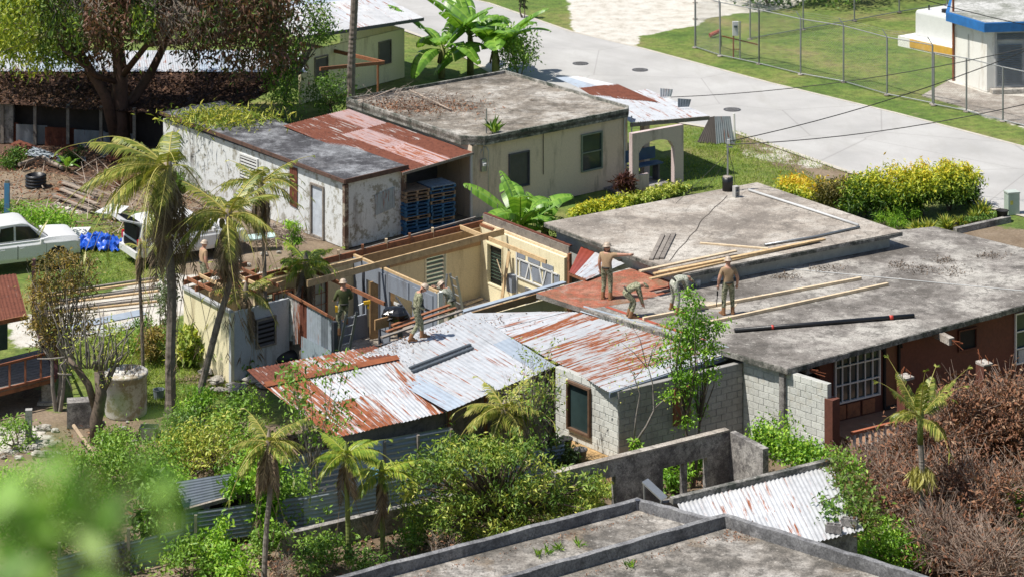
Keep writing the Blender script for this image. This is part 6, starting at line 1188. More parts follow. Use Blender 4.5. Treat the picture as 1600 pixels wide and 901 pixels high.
banana('smaller banana shoot beside the big middle banana plant', P(850, 385), .8, 8, .95, 5, pit=(-.55, .1))
banana('banana plant on the grass by the background house', P(690, 122), 1.7, 9, 1.45, 6)
banana('banana plant with brown trunk beside the road bend', P(735, 116), 2.2, 9, 1.5, 7)
banana('banana plant with long arching leaves over the road', P(775, 122), 1.7, 11, 1.75, 8)
banana('small banana shoot in the leaf litter', P(105, 268), .3, 5, .4, 9)
# --- trees
b = P(190, 232); th = thing('big_tree', 'big dark tree with reddish leaves and a thick forked trunk', 'tree', b); mb = MB()
for pts, r_ in (((190, 232, 0), (186, 170, 0), (188, 110, 0), (178, 30, 0), (170, -80, 0)), .48), (((195, 225, 0), (205, 160, .3), (235, 115, .5), (262, 60, .5), (300, -30, .8)), .3), (((184, 225, 0), (165, 150, -.3), (135, 100, -.5), (105, 50, -.6), (60, -20, -.8)), .3), (((188, 130, 0), (150, 118, -.6), (90, 70, -1.5)), .14), (((190, 120, 0), (230, 70, -1), (330, 60, -1.5), (390, 40, -2)), .16):
    ps_ = [PD(x, y_, b.y + dy * 2) for x, y_, dy in pts]; mb.tube(ps_, [r_ * (1 - .16 * i) for i in range(len(ps_))], 9)
mb.part('trunk', m_barkred, th, True)
ctr_ = []
for _ in range(300):
    x, y_ = rnd.uniform(-60, 470), rnd.uniform(-130, 100); 
    if y_ > 70 and rnd.random() < .5: continue
    if y_ > 50 and 180 < x < 260: continue
    ctr_.append(PD(x, y_, b.y + rnd.uniform(-5, 4)))
ctr_ = np.array([tuple(c) for c in ctr_]); mb = MB()
for c in ctr_[::2]:
    c = Vector(c); s_ = PD(190 + rnd.uniform(-60, 70), rnd.uniform(-20, 70), b.y); mb.tube([s_, s_.lerp(c, .5) + V(0, 0, .3), c], [.06, .04, .012], 4, False)
for k in range(90): x, y_ = rnd.choice(((270, 20), (130, 30), (230, 50), (300, 40))); p = PD(x + rnd.gauss(0, 25), y_ - 30, b.y - 3.5); mb.tube([p, p + V(rnd.uniform(-.4, .8), -.2, -.5), p + V(rnd.uniform(-.5, 1.4), -.4, -rnd.uniform(1.0, 2.0))], [.025, .018, .006], 4, False)
mb.part('branch', m_twig, th)
n_ = 38000; ci = nr.randint(0, len(ctr_), n_); pos = ctr_[ci] + nr.normal(size=(n_, 3)) * (.5, .5, .4); 
xs_ = 800 + F * pos[:, 0] / pos[:, 1]; lv = np.where(xs_ < 60, .82, np.where((xs_ < 130) | ((xs_ > 205) & (xs_ < 245)), .5, .12)) + (nr.rand(len(ctr_)) * .3 - .1)[ci]
link('crown', leaf_mesh('crown', pos, (.27) * (.6 + .8 * nr.rand(n_)), G_TREE, .34, .3, lv=lv, dirs=np.tile([0, 0, -.15], (n_, 1))), th)
def clumps_px(pts, Y, jy=.5): return np.array([tuple(PD(x, y_, Y + rnd.uniform(-jy, jy))) for x, y_ in pts])
def cl_rect(x0, y0, x1, y1, n, Y, jy=.6): return clumps_px([(rnd.uniform(x0, x1), rnd.uniform(y0, y1)) for _ in range(n)], Y, jy)
plant('vine_tree', 'thin tree draped with green vines between the roofs', 'tree', P(440, 190), np.concatenate([cl_rect(415, 5, 520, 60, 22, 112), cl_rect(420, 60, 470, 120, 20, 111), cl_rect(425, 120, 465, 170, 12, 110)]), 3600, .17, G_LIGHT, .55, .1, m_barkgrey, bare=1, seed=1)
bush('leafy green shrub against the cream house rear corner', 515, 182, 1.5, 2.0, 1800, .15, G_MID, seed=2)
bush('green shrub at the far roof corner of the cream house', 812, 122, 1.3, 2.7, 1600, .18, G_LIGHT, seed=3)
y = Yg(757); cl = []
for x, y0, y1 in ((1075, 470, 660), (1090, 480, 650), (1060, 520, 640), (1105, 500, 610)): cl += [(x + rnd.gauss(0, 10), rnd.uniform(y0, y1)) for _ in range(7)]
plant('feathery_tree', 'slim tree with bright feathery leaves before the block annex', 'tree', P(1085, 757), clumps_px(cl + [(1050, 505), (1120, 512), (1040, 540), (1075, 462), (1085, 470), (1080, 500), (1095, 590), (1080, 620)], y, .35), 3900, .12, G_BRIGHT, .3, .045, m_bark, stems=2, seed=4, lvf=None)
th = thing('bare_tree', 'nearly bare forked sapling before the annex roof', 'tree', P(990, 768)); Y = Yg(768); mb = MB()
def limb(mb, pts, Y, r0, r1, dy=0): ps_ = [PD(x, y_, Y + dy * i) for i, (x, y_) in enumerate(pts)]; mb.tube(ps_, [r0 + (r1 - r0) * i / (len(ps_) - 1) for i in range(len(ps_))], 6); return ps_
limb(mb, ((994, 780), (996, 740), (992, 700), (990, 685)), Y, .16, .1); mb.part('trunk', m_bark, th, True); mb = MB(); ends = []
for pts, r_ in ((((992, 692), (1010, 665), (1022, 640), (1020, 600), (1012, 570), (1030, 530)), .04), (((990, 690), (994, 650), (1000, 615), (990, 585), (975, 560)), .032), (((1020, 640), (1040, 622), (1052, 618)), .02), (((1012, 575), (990, 550), (965, 530)), .016), (((1013, 570), (1020, 545), (1038, 525)), .016), (((1000, 612), (980, 603), (962, 600)), .014), (((992, 590), (1005, 575), (1010, 560)), .012), (((1010, 570), (1000, 530), (985, 505)), .014)):
    e = limb(mb, pts, Y, r_, .006); ends.append(e[-1]); ends.append(e[-2])
mb.part('limb', m_barkgrey, th, True); en = np.array([tuple(e) for e in ends]); ci = nr.randint(0, len(en), 260); link('leaves', leaf_mesh('leaves', en[ci] + nr.normal(size=(260, 3)) * .22, .08 * (.6 + .8 * nr.rand(260)), G_YEL), th)
q = PD(993, 693, Y); link('stump_leaves', leaf_mesh('stump_leaves', ell((q.x, q.y - .1, q.z), (.2, .2, .2), 160), .16 * (.6 + .6 * nr.rand(160)), G_BRIGHT), th)
for lab, x0, x1, ytop, ybot, n, m_, s_ in (('thin leafy sapling rising over the white tin roof edge', 775, 870, 530, 660, 520, G_YEL, .1), ('spindly leafy sapling over the left end of the rusty gable roof', 425, 545, 560, 690, 900, G_LIGHT, .14), ('tangled young tree beside the low bushy palm', 830, 870, 590, 690, 420, G_LIGHT, .11)):
    yb = 762 if x0 > 700 else 828; Y = Yg(yb); cl = cl_rect(x0, ytop, x1, ybot, 20, Y); plant('sapling', lab, 'sapling', P((x0 + x1) / 2, yb), cl, n, s_, m_, .4, .035, m_barkgrey, bare=3, seed=x0)
# light green flowering tree in the middle foreground
Y = Yg(850); pts = [(x_, y_) for x_, y_ in ((rnd.uniform(630, 945), rnd.uniform(685, 845)) for _ in range(220)) if ((x_ - 770) / 165) ** 2 + ((y_ - 765) / 82) ** 2 < 1 and not (x_ > 840 and y_ < 715)]
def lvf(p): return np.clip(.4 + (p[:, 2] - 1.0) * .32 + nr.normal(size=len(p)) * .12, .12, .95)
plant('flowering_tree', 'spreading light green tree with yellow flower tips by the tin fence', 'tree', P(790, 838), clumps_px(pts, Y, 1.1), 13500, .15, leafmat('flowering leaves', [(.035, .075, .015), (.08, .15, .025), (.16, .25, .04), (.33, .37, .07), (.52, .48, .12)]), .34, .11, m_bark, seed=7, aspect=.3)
# left: pruned stump, crotons, shrubs
th = thing('pruned_tree', 'pruned grey tree stump with a crown of upright cut shoots', 'tree', P(152, 690)); Y = Yg(690); mb = MB(); limb(mb, ((152, 692), (150, 655), (158, 615), (155, 580)), Y, .24, .17); limb(mb, ((150, 640), (138, 600), (120, 575), (105, 560)), Y, .14, .08); limb(mb, ((152, 625), (168, 595), (178, 572)), Y, .13, .08); mb.part('trunk', m_bark, th, True); mb = MB()
for k in range(46):
    x, y_ = rnd.choice(((108, 562), (125, 575), (140, 575), (155, 578), (165, 578), (178, 572))); x += rnd.gauss(0, 7); h_ = rnd.uniform(22, 105); dx = (x - 142) * rnd.uniform(.2, .8) + rnd.gauss(0, 7); k_ = rnd.gauss(0, 5); limb(mb, ((x, y_), (x + dx * .3 + k_, y_ - h_ * .35), (x + dx * .7 - k_ * .5, y_ - h_ * .7), (x + dx * .9 + rnd.gauss(0, 5), y_ - h_)), Y + rnd.uniform(-.5, .5), rnd.uniform(.02, .042), .01)
for pts in (((105, 560), (95, 570), (110, 600), (113, 610)), ((112, 585), (93, 584), (90, 582)), ((100, 558), (80, 560), (58, 560))): limb(mb, pts, Y - .2, .04, .015)
mb.part('shoot', m_barkgrey, th, True); cl = cl_rect(90, 500, 200, 600, 24, Y); ci = nr.randint(0, 24, 300); link('leaves', leaf_mesh('leaves', cl[ci] + nr.normal(size=(300, 3)) * .2, .1 * (.6 + .6 * nr.rand(300)), G_YEL), th)
Y = Yg(640); plant('croton_tree', 'tall croton bush with mixed yellow and brown leaves beside the porch', 'shrub', P(95, 640), np.concatenate([cl_rect(50, 400, 145, 520, 60, Y, .8), cl_rect(60, 500, 110, 560, 12, Y)]), 3800, .15, G_REDDISH, .34, .06, m_barkgrey, stems=3, bare=2, seed=9, aspect=.3)
bush('small yellow leaved croton in front of the driveway', 180, 590, .7, 2.0, 260, .16, G_YEL, seed=10)
bush('large rounded green bush in front of the pickup', 62, 372, 1.6, 1.15, 3800, .13, G_BRIGHT, ry=1.2, seed=11, nc=40)
bush('green bush at the left edge beside the blue post', -5, 340, .7, .7, 800, .12, G_MID, seed=12)
bush('grey green shrub between the palms and the driveway', 257, 520, .55, 2.2, 1200, .12, leafmat('grey green leaves', [(.07, .1, .05), (.14, .18, .1), (.22, .26, .15)]), seed=13)
bush('reddish green shrub behind the big palm trunk', 240, 565, .75, 1.1, 1300, .12, G_REDDISH, seed=14)
bush('green shrub at the foot of the big palm lawn', 225, 545, .8, 1.0, 1500, .12, G_LIGHT, seed=15)
bush('yellow green broad leaved clump below the yellow wing', 297, 566, .85, 1.35, 1000, .32, G_YEL, aspect=.3, seed=16)
bush('leafy clump beside the rubble heap', 370, 585, .7, .8, 500, .25, G_LIGHT, seed=17)
bush('small green weed in front of the white shed door', 457, 400, .45, 1.5, 700, .12, G_BRIGHT, seed=18)
wr = PD(345, 190, 103); tag(link('roof_weeds', leaf_mesh('roof_weeds', np.stack([nr.normal(0, 1, 1900) * 1.1 + P(350, 190, 2.7).x, nr.normal(0, 1, 1900) * .9 + P(350, 190, 2.7).y, 2.78 + nr.rand(1900) * .25], 1), .3 * (.5 + nr.rand(1900)), G_YEL, .12)), 'heap of yellow green weeds on the far end of the shed roof', 'weeds', kind='stuff')
bush('climbing green vine on the far end wall of the white shed', 305, 262, .6, 2.5, 900, .14, G_DARK, seed=19)
for i, (px, py, rx, rz, n, lf, mt, lab) in enumerate(((60, 850, 2.0, 1.5, 2600, .14, G_MID, 'dense green shrub in the lower left corner'), (130, 770, 1.5, 1.2, 2000, .12, G_LIGHT, 'light green shrub below the rocks'), (215, 760, 1.4, 1.5, 2600, .11, G_LIGHT, 'bushy green shrub before the tin shack'), (330, 735, 1.3, 1.6, 2400, .12, G_YEL, 'yellow green shrub above the tin shack'), (290, 700, 1.0, 1.2, 1500, .12, G_MID, 'green shrub at the rear of the tin shack'), (235, 862, .8, 2.4, 1300, .22, G_MID, 'broad leaved vine clump left of the tin shack'), (400, 850, .8, 2.6, 1700, .22, G_BRIGHT, 'tall broad leaved vine clump behind the pale slim palm'), (455, 832, 1.2, 1.5, 1700, .14, G_LIGHT, 'leafy shrub under the rusty gable roof'), (715, 775, .9, 1.2, 1000, .14, G_MID, 'leafy shrub at the right end of the grey tin wall'), (330, 880, .6, 1.5, 700, .14, G_BRIGHT, 'green weed growing through the tin fence'), (170, 900, 1.2, .9, 900, .13, G_DARK, 'dark shrub at the fence end'), (480, 905, .7, .8, 500, .12, G_MID, 'small green shrub before the kerb wall'), (745, 768, 1.0, 1.3, 1400, .15, G_MID, 'leafy shrub under the low tin roof'), (868, 752, .8, 1.5, 1400, .14, G_DARK, 'dark leafy plant below the annex window'), (640, 868, .7, .7, 400, .1, G_MID, 'small plant with pink flower by the parapet'), (370, 690, 1.0, 1.5, 1500, .12, G_LIGHT, 'light green shrub beside the gable roof'), (20, 700, .9, .8, 800, .1, G_LIGHT, 'low shrub near the block pillar'))): bush(lab, px, py, rx, rz, n, lf, mt, seed=30 + i)
for i, (px, py, rx, rz) in enumerate(((690, 885, .7, .9), (445, 900, .6, .5))): bush(('dry twiggy bush before the kerb wall under the young palm', 'dry grey twiggy bush at the tin fence end')[i], px, py, rx, rz, 120, .1, G_DEAD, bark=m_twig, bare=10, nc=18, trunk=.02, seed=60 + i, name='dry_bush')
# vines over the ruin and the wing wall
def mat_of_leaves(name, label, pts3, n, leaf, mat, spread, cat='vine', group=None):
    pts3 = np.asarray(pts3); ci = nr.randint(0, len(pts3), n); th = thing(name, label, cat, Vector(pts3[0])); th.location.z = 0; pos = pts3[ci] + nr.normal(size=(n, 3)) * spread; pos[:, 2] = np.maximum(pos[:, 2], .03)
    link('foliage', leaf_mesh('foliage', pos, leaf * (.6 + .8 * nr.rand(n)), mat, .5, .9), th); mb = MB(); p = sorted([tuple(q) for q in pts3]); mb.tube([V(p[0][0], p[0][1], 0)] + [V(*q) for q in p[::3]], .02, 5); mb.part('stem', m_bark, th); return th
vp_ = [tuple(PD(x, 682 + (x - 1178) * .36 + rnd.uniform(-16, 16), 69.3 - (x - 1180) * .02)) for x in [rnd.uniform(1176, 1338) for _ in range(90)]]
mat_of_leaves('wall_vine', 'bright green vine spilling over the ruin wall beside the white roof', vp_, 6500, .11, G_BRIGHT, .15)
mat_of_leaves('corner_vine', 'small green climber on the sunlit block wing wall', [tuple(PD(x, y_, 70.5)) for x, y_ in ((1190, 665), (1215, 655), (1222, 670), (1230, 660), (1205, 680))], 260, .12, G_BRIGHT, .18)
for i, (px, py, rx, rz, n) in enumerate(((1075, 768, .45, 1.0, 600), (1055, 790, .6, .8, 700), (1100, 775, .5, .9, 600))): bush(('green plant growing behind the right window hole of the ruin', 'green plant behind the left window hole of the ruin', 'leafy plant under the ruin window sill')[i], px, py - 22, rx, rz, n, .13, G_BRIGHT, seed=80 + i)
bush('bright green bush beside the white roof and palm', 1385, 895, 1.1, 1.35, 4200, .12, G_BRIGHT, seed=84, nc=40)
bush('bright green shrub at the right edge among dead shrubs', 1600, 868, .9, 1.7, 2600, .15, G_BRIGHT, seed=85)
mat_of_leaves('hanging_vine', 'dark leafy vine sprig hanging over the white corrugated roof', [tuple(PP(x, y_, w_a, w_b, w_c) + V(0, 0, .12)) for x, y_ in ((1285, 790), (1300, 800), (1315, 780), (1325, 800), (1330, 770), (1295, 815), (1312, 760), (1335, 785), (1338, 800))], 420, .16, G_MID, .13)
mat_of_leaves('edge_vine', 'green and brown creeper along the right edge of the white corrugated roof', [tuple(PP(1298 + k * 4, 728 + k * 7.5, w_a, w_b, w_c) + V(rnd.uniform(-.1, .35), 0, rnd.uniform(-.1, .3))) for k in range(14)], 1700, .12, leafmat('creeper leaves', [(.14, .06, .03), (.1, .12, .03), (.12, .22, .03), (.2, .3, .05)], gain=1.2), .22)
# dead shrubs on the right
dead = ((1395, 762, 1.0, 1.25, 900), (1450, 775, 1.4, 2.5, 2600), (1512, 770, 1.6, 3.1, 3600), (1572, 765, 1.6, 3.2, 3600), (1625, 780, 1.5, 3.1, 2600), (1372, 805, 1.1, 1.4, 1200), (1428, 832, 1.4, 1.9, 1700), (1500, 850, 1.8, 2.3, 2000), (1572, 862, 1.8, 2.4, 1900), (1480, 905, 1.5, 1.7, 500), (1550, 930, 1.5, 1.8, 500), (1348, 778, .8, 1.1, 700))
dl = ('low dead brown shrub in front of the porch railing', 'dead brown shrub below the first broken column', 'tall brown dead shrub between the two broken columns', 'tall brown dead shrub below the second broken column', 'tall dead shrub under the blue panelled window', 'dead shrub beside the bright white corrugated roof', 'dead shrub behind the slim palm trunk', 'dead twiggy shrub right of the slim palm', 'grey dead shrub before the tall brown dead shrubs', 'bare grey dead shrub at the foot of the slim palm', 'bare dead shrub beside the bright green edge shrub', 'small dead shrub at the vine covered ruin')
for i, (px, py, rx, rz, n) in enumerate(dead): bush(dl[i], px, py, rx, rz, int(n * 1.7), .15, G_DEAD, name='dead_shrub', cat='dead shrub', bark=wood('dry brown twig', (.34, .255, .2), (.17, .115, .085)), bare=16, nc=46, trunk=.055, spread=.6, seed=100 + i, aspect=.35, lvf=(lambda p: np.clip(.25 + .2 * p[:, 2] / 2 + nr.normal(size=len(p)) * .2, 0, 1)))
# croton hedge and garden bed
hx_ = ((1240, 305, .9, .7), (1275, 320, .9, .9), (1310, 330, 1.0, 1.45), (1350, 338, 1.1, 1.75), (1395, 338, 1.1, 1.9), (1440, 335, 1.1, 1.95), (1482, 328, 1.0, 1.9), (1510, 322, .7, 1.7))
hl = ('low yellow croton at the back corner of the upper roof', 'low orange tipped croton next to the roof corner', 'dark olive leaved croton in the hedge by the road', 'broad olive croton in the middle of the hedge', 'tall croton with yellow crown in the hedge', 'tall croton with orange yellow crown in the hedge', 'tall green and yellow croton near the hedge end', 'airy green croton at the open end of the hedge')
for i, (px, py, rx, rz) in enumerate(hx_):
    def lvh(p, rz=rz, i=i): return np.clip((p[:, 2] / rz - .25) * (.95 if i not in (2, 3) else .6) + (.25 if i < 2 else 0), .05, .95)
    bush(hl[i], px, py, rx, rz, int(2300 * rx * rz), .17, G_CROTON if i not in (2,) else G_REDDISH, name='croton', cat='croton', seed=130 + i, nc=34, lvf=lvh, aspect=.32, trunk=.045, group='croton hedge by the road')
for i, (px, py) in enumerate(((1383, 352), (1405, 358), (1420, 345), (1398, 345))): bush(('feathery fern mound at the hedge foot', 'fern mound beside the lower roof apex', 'round clipped green mound before the hedge', 'second feathery fern mound under the crotons')[i], px, py, .5, .5, 700, .12, G_BRIGHT, seed=140 + i, aspect=.15, name='fern')
def tuft(label, px, py, n, L, mat, z0=0, name='spiky_plant', sd=0):
    b = P(px, py, z0); th = thing(name, label, 'plant', b); d = nr.normal(size=(n, 3)) * .5; d[:, 2] = 1.0 + nr.rand(n) * .5; me = leaf_mesh('blades', np.tile([b.x, b.y, z0], (n, 1)) + nr.normal(size=(n, 3)) * (.05, .05, .0), L * (.6 + .6 * nr.rand(n)), mat, .09, 0, dirs=d); link('blades', me, th)
for i, (px, py, L) in enumerate(((1450, 362, .55), (1478, 358, .6), (1500, 352, .45), (1433, 362, .5), (1532, 338, .7), (1522, 345, .5))): tuft(('striped spiky plant at the roof apex', 'tall striped spiky plant in the garden bed', 'small striped plant by the kerb', 'dry striped plant by the fern mound', 'yellow spiky plant near the green cabinet', 'spiky plant beside the half buried tyres')[i], px, py, 60, L, G_YEL)
for i in range(6): bush('low green ground plant in the croton garden bed', 1505 + i * 11, 352 - i * 2, .28, .3, 160, .1, G_MID, seed=150 + i, name='bed_plant', cat='plant', group='low plants in the garden bed')
yl = [P(905 + k * 12, 343 - k * 3.0) for k in range(14)]
for i, q in enumerate(yl): c = ell((q.x, q.y, .3), (.4, .3, .2), 10); plant('flower_shrub', 'yellow and green leaved border shrub along the upper slab', 'shrub', q, c, 420, .15, G_CROTON if i < 7 else G_YEL, .2, .02, m_bark, 'yellow border shrubs', lvf=(lambda p: np.clip(.3 + p[:, 2] * .6, 0, .75)), crown_name='foliage')
bush('dark red leaved plant at the cream house corner', 980, 316, .55, 1.0, 900, .3, G_RED, aspect=.14, seed=160, name='red_plant')
bush('dark green bush at the upper slab left corner', 872, 392, .6, 1.3, 900, .13, G_DARK, seed=161)  # leaves from the dark green set
tuft('young sapling on the cream house roof', 772, 208, 26, .7, G_LIGHT, 3.2, 'roof_sapling')
for i, (px, py, rx, rz, n) in enumerate(((1200, 8, 3, 2.5, 1500), (1290, 2, 3.5, 3, 1800), (1380, -8, 3.5, 3, 1600), (1460, -12, 3, 3, 1200), (1240, -30, 3, 3.5, 1200), (1130, -25, 2.5, 2.0, 900))): bush(('green thicket bush behind the rear fence, beside the pale lot', 'green thicket bush behind the rear fence, tangled with vines', 'dark thicket bush behind the rear fence post', 'dark thicket bush behind the white tank', 'tall thicket bush deep behind the rear fence', 'low bush at the edge of the pale gravel lot')[i], px, py, rx, rz, n, .3, G_MID if i not in (2, 3) else G_DARK, seed=170 + i, nc=30)
bush('small dead palm stub on the far verge', 818, 28, .3, 2.2, 200, .3, G_DARK, seed=180)
# grass blades on the near lawns
gp = []
for poly, n_ in ((GP((150, 590), (235, 520), (330, 545), (420, 600), (300, 640), (210, 640)), 7000), (GP((60, 370), (270, 360), (260, 430), (130, 450)), 5000), (GP((100, 520), (230, 500), (235, 560), (110, 600)), 3000), (GP((1030, 250), (1140, 215), (1300, 285), (1080, 300)), 6000), (GP((1050, 230), (1330, 272), (1150, 205), (1070, 200)), 3000)):
    xs = [p.x for p in poly]; ys = [p.y for p in poly]; X = nr.uniform(min(xs), max(xs), n_ * 3); Y_ = nr.uniform(min(ys), max(ys), n_ * 3); k = inpoly(X, Y_, poly); gp.append(np.stack([X[k], Y_[k], np.full(k.sum(), -.02)], 1)[:n_])
gp = np.concatenate(gp); d = nr.normal(size=(len(gp), 3)) * .5; d[:, 2] = 1.2
go = link('grass', leaf_mesh('grass', gp, .11 * (.5 + nr.rand(len(gp))), leafmat('grass blades', [(.12, .19, .025), (.17, .26, .03), (.24, .31, .05), (.32, .33, .09)]), .14, 0, dirs=d)); tag(go, 'short green grass on the lawns and road verge', 'grass', kind='stuff')
# leaf litter under the big tree and rough ground debris
dpos = np.stack([nr.uniform(-24, -11, 5000), nr.uniform(96, 110, 5000), .01 + .05 * nr.rand(5000)], 1); dpos = np.concatenate([dpos, np.stack([nr.uniform(8, 18, 2500), nr.uniform(60, 74, 2500), .01 + .05 * nr.rand(2500)], 1), np.stack([nr.uniform(-14, 6, 3500), nr.uniform(62, 75, 3500), .01 + .05 * nr.rand(3500)], 1)])
tag(link('dead_leaves', leaf_mesh('dead_leaves', dpos, .13 * (.5 + nr.rand(len(dpos))), G_DEAD, .5, 1.5)), 'brown dead leaves scattered over the bare ground', 'dead leaves', kind='stuff')
twigs('ground_twigs', 'dry sticks scattered on the rough ground near the fence', V(-7, 68, 0), 7, 5, 160, .3, 1.2, m_twig, .014, .1, cat='sticks', seed=9)
# close, out of focus shrub on the hill below the camera
nb_ = thing('near_shrub', 'out of focus green shrub close to the viewpoint', 'shrub', V(-.8, 4.2, 24.2)); mb = MB(); cl = []
for px, py, Y in ((40, 860, 4.0), (90, 800, 4.2), (140, 740, 4.1), (60, 740, 4.3), (200, 760, 4.0), (150, 830, 4.2), (30, 920, 3.9), (110, 880, 4.1), (215, 700, 4.3), (20, 790, 4.2)): cl.append(PD(px, py, Y)); mb.tube([V(-.85, 4.2, 24.1), V(-.85, 4.2, 24.1).lerp(cl[-1], .5) + V(0, .05, 0), cl[-1]], [.02, .012, .004], 5)
mb.part('stem', m_bark, nb_); cl = np.array([tuple(c) for c in cl]); ci = nr.randint(0, len(cl), 85); link('foliage', leaf_mesh('foliage', cl[ci] + nr.normal(size=(85, 3)) * .035, .08 * (.6 + .7 * nr.rand(85)), G_BLUR, .5), nb_)

# low weeds covering the rough garden, leaf litter on roofs
gp = np.concatenate([np.stack([nr.uniform(-16, -6, 9000), nr.uniform(62, 75, 9000), nr.rand(9000) ** 2 * .35], 1), np.stack([nr.uniform(-7, 1.5, 5000), nr.uniform(63, 71, 5000), nr.rand(5000) ** 2 * .3], 1), np.stack([nr.uniform(0, 8, 3000), nr.uniform(66, 71, 3000), nr.rand(3000) ** 2 * .3], 1)])
kp = (np.sin(gp[:, 0] * 1.7 + gp[:, 1]) + np.sin(gp[:, 1] * 1.3 - gp[:, 0] * .6) + nr.normal(size=len(gp)) * .5) > .1
gp = gp[kp & ~inpoly(gp[:, 0], gp[:, 1], GP((460, 765), (660, 745), (720, 790), (470, 842))) & ~inpoly(gp[:, 0], gp[:, 1], GP((-80, 660), (110, 645), (260, 660), (250, 720), (60, 735), (-80, 745)))]
tag(link('weeds', leaf_mesh('weeds', gp, .13 * (.5 + nr.rand(len(gp))), G_LIGHT, .45, .8)), 'low green weeds covering the rough garden ground', 'weeds', kind='stuff')
q = P(640, 160, zc); n_ = 2600; pp_ = np.stack([q.x + nr.normal(size=n_) * 1.5, q.y + nr.normal(size=n_) * .9 - .2, np.full(n_, zc - .11) + nr.rand(n_) * .03], 1); rp = [p.lerp(cc, .06) for p in ro]; pp_ = pp_[inpoly(pp_[:, 0], pp_[:, 1], rp)]
tag(link('roof_litter', leaf_mesh('roof_litter', pp_, .12 * (.5 + nr.rand(len(pp_))), G_DEAD, .4, 1.5)), 'brown leaf litter round the twig pile on the cream house roof', 'leaf litter', kind='stuff')
n_ = 6500; u_, v_ = nr.rand(n_), nr.rand(n_) ** .8; A4 = [np.array(tuple(p)) for p in (t0, t1, t2, t3)]; pp_ = (A4[0] * (1 - u_)[:, None] + A4[1] * u_[:, None]) * (1 - v_)[:, None] + (A4[3] * (1 - u_)[:, None] + A4[2] * u_[:, None]) * v_[:, None]; pp_[:, 2] += .03 + .04 * nr.rand(n_)
tag(link('roof_litter', leaf_mesh('roof_litter', pp_, .2 * (.5 + nr.rand(n_)), leafmat('dark leaf litter', [(.03, .018, .012), (.08, .04, .025), (.15, .085, .05)], .9, .05), .45, 1.5)), 'dark dead leaves heaped on the long low shed roof', 'leaf litter', kind='stuff')
for i, (px, py, rx, rz, n, lf, mt, lab) in enumerate(((20, 800, 1.3, 1.2, 1900, .13, G_BRIGHT, 'bright green shrub beyond the blurred leaves'), (110, 830, 1.4, 1.3, 2200, .14, G_MID, 'thick green shrub at the fence foot'), (270, 800, 1.0, 1.3, 1700, .13, G_BRIGHT, 'bright shrub beside the tin shack post'), (180, 720, 1.1, .9, 1500, .11, G_LIGHT, 'light leafy shrub below the pruned stump'), (250, 735, .9, .9, 1200, .11, G_YEL, 'yellowish shrub between the rocks and the shack'), (415, 800, .9, 1.8, 1600, .12, G_BRIGHT, 'bright leafy shrub before the rusty gable roof'), (385, 775, .9, 1.9, 1500, .12, G_LIGHT, 'light shrub at the left end of the grey tin wall'), (310, 660, .8, 1.0, 1100, .12, G_BRIGHT, 'bright weed clump at the leaning palm foot'), (690, 785, .6, .9, 700, .13, G_LIGHT, 'small light shrub right of the blue barrel'))): bush(lab, px, py, rx, rz, n, lf, mt, seed=200 + i)

n_ = 1500; cs_ = [(1405, 415, 9, 4), (1440, 420, 14, 4), (1490, 424, 14, 5), (1475, 408, 10, 3), (1290, 420, 16, 3), (1225, 432, 12, 3), (1545, 400, 14, 3)]; pp_ = []
for k in range(n_): cx, cy, sx_, sy_ = cs_[k % 7]; q = P(rnd.gauss(cx, sx_), rnd.gauss(cy, sy_), ZL); pp_.append((q.x, q.y, ZL + .006 + rnd.random() * .02))
tag(link('roof_litter', leaf_mesh('roof_litter', np.array(pp_), .07 * (.5 + nr.rand(n_)), leafmat('grey brown litter', [(.06, .045, .035), (.12, .085, .06), (.2, .15, .11)], .9, .05, 1.0), .45, 1.8)), 'dark patches of leaf litter on the lower concrete roof', 'leaf litter', kind='stuff')
pp_ = []
for k in range(900):
    if k % 3: a_, b_ = (f0, f1) if k % 2 else (g0, g1); q = a_.lerp(b_, rnd.random()); zz_ = zr if k % 2 else z2r; pp_.append((q.x + .3 + abs(rnd.gauss(0, .12)), q.y - .25 - abs(rnd.gauss(0, .12)), zz_ + .01))
    else: q = P(rnd.uniform(1130, 1180), rnd.uniform(815, 845), z2r); pp_.append((q.x, q.y, z2r + .01))
tag(link('roof_litter', leaf_mesh('roof_litter', np.array(pp_), .06 * (.5 + nr.rand(len(pp_))), G_DEAD, .45, 1.8)), 'dry leaves blown against the foreground roof parapets', 'leaf litter', kind='stuff')
for i, (px, py, z_) in enumerate(((985, 886, z2r), (840, 868, zr), (872, 858, zr), (905, 852, zr), (858, 864, zr))): tuft(('bright weed tuft on the upper foreground roof', 'weed tuft growing along the foreground parapet, at the dark stain', 'taller weed tuft along the foreground parapet', 'last weed tuft along the foreground parapet', 'thin weed tuft along the foreground parapet')[i], px, py, 22, .22, G_BRIGHT, z_, 'roof_weed')

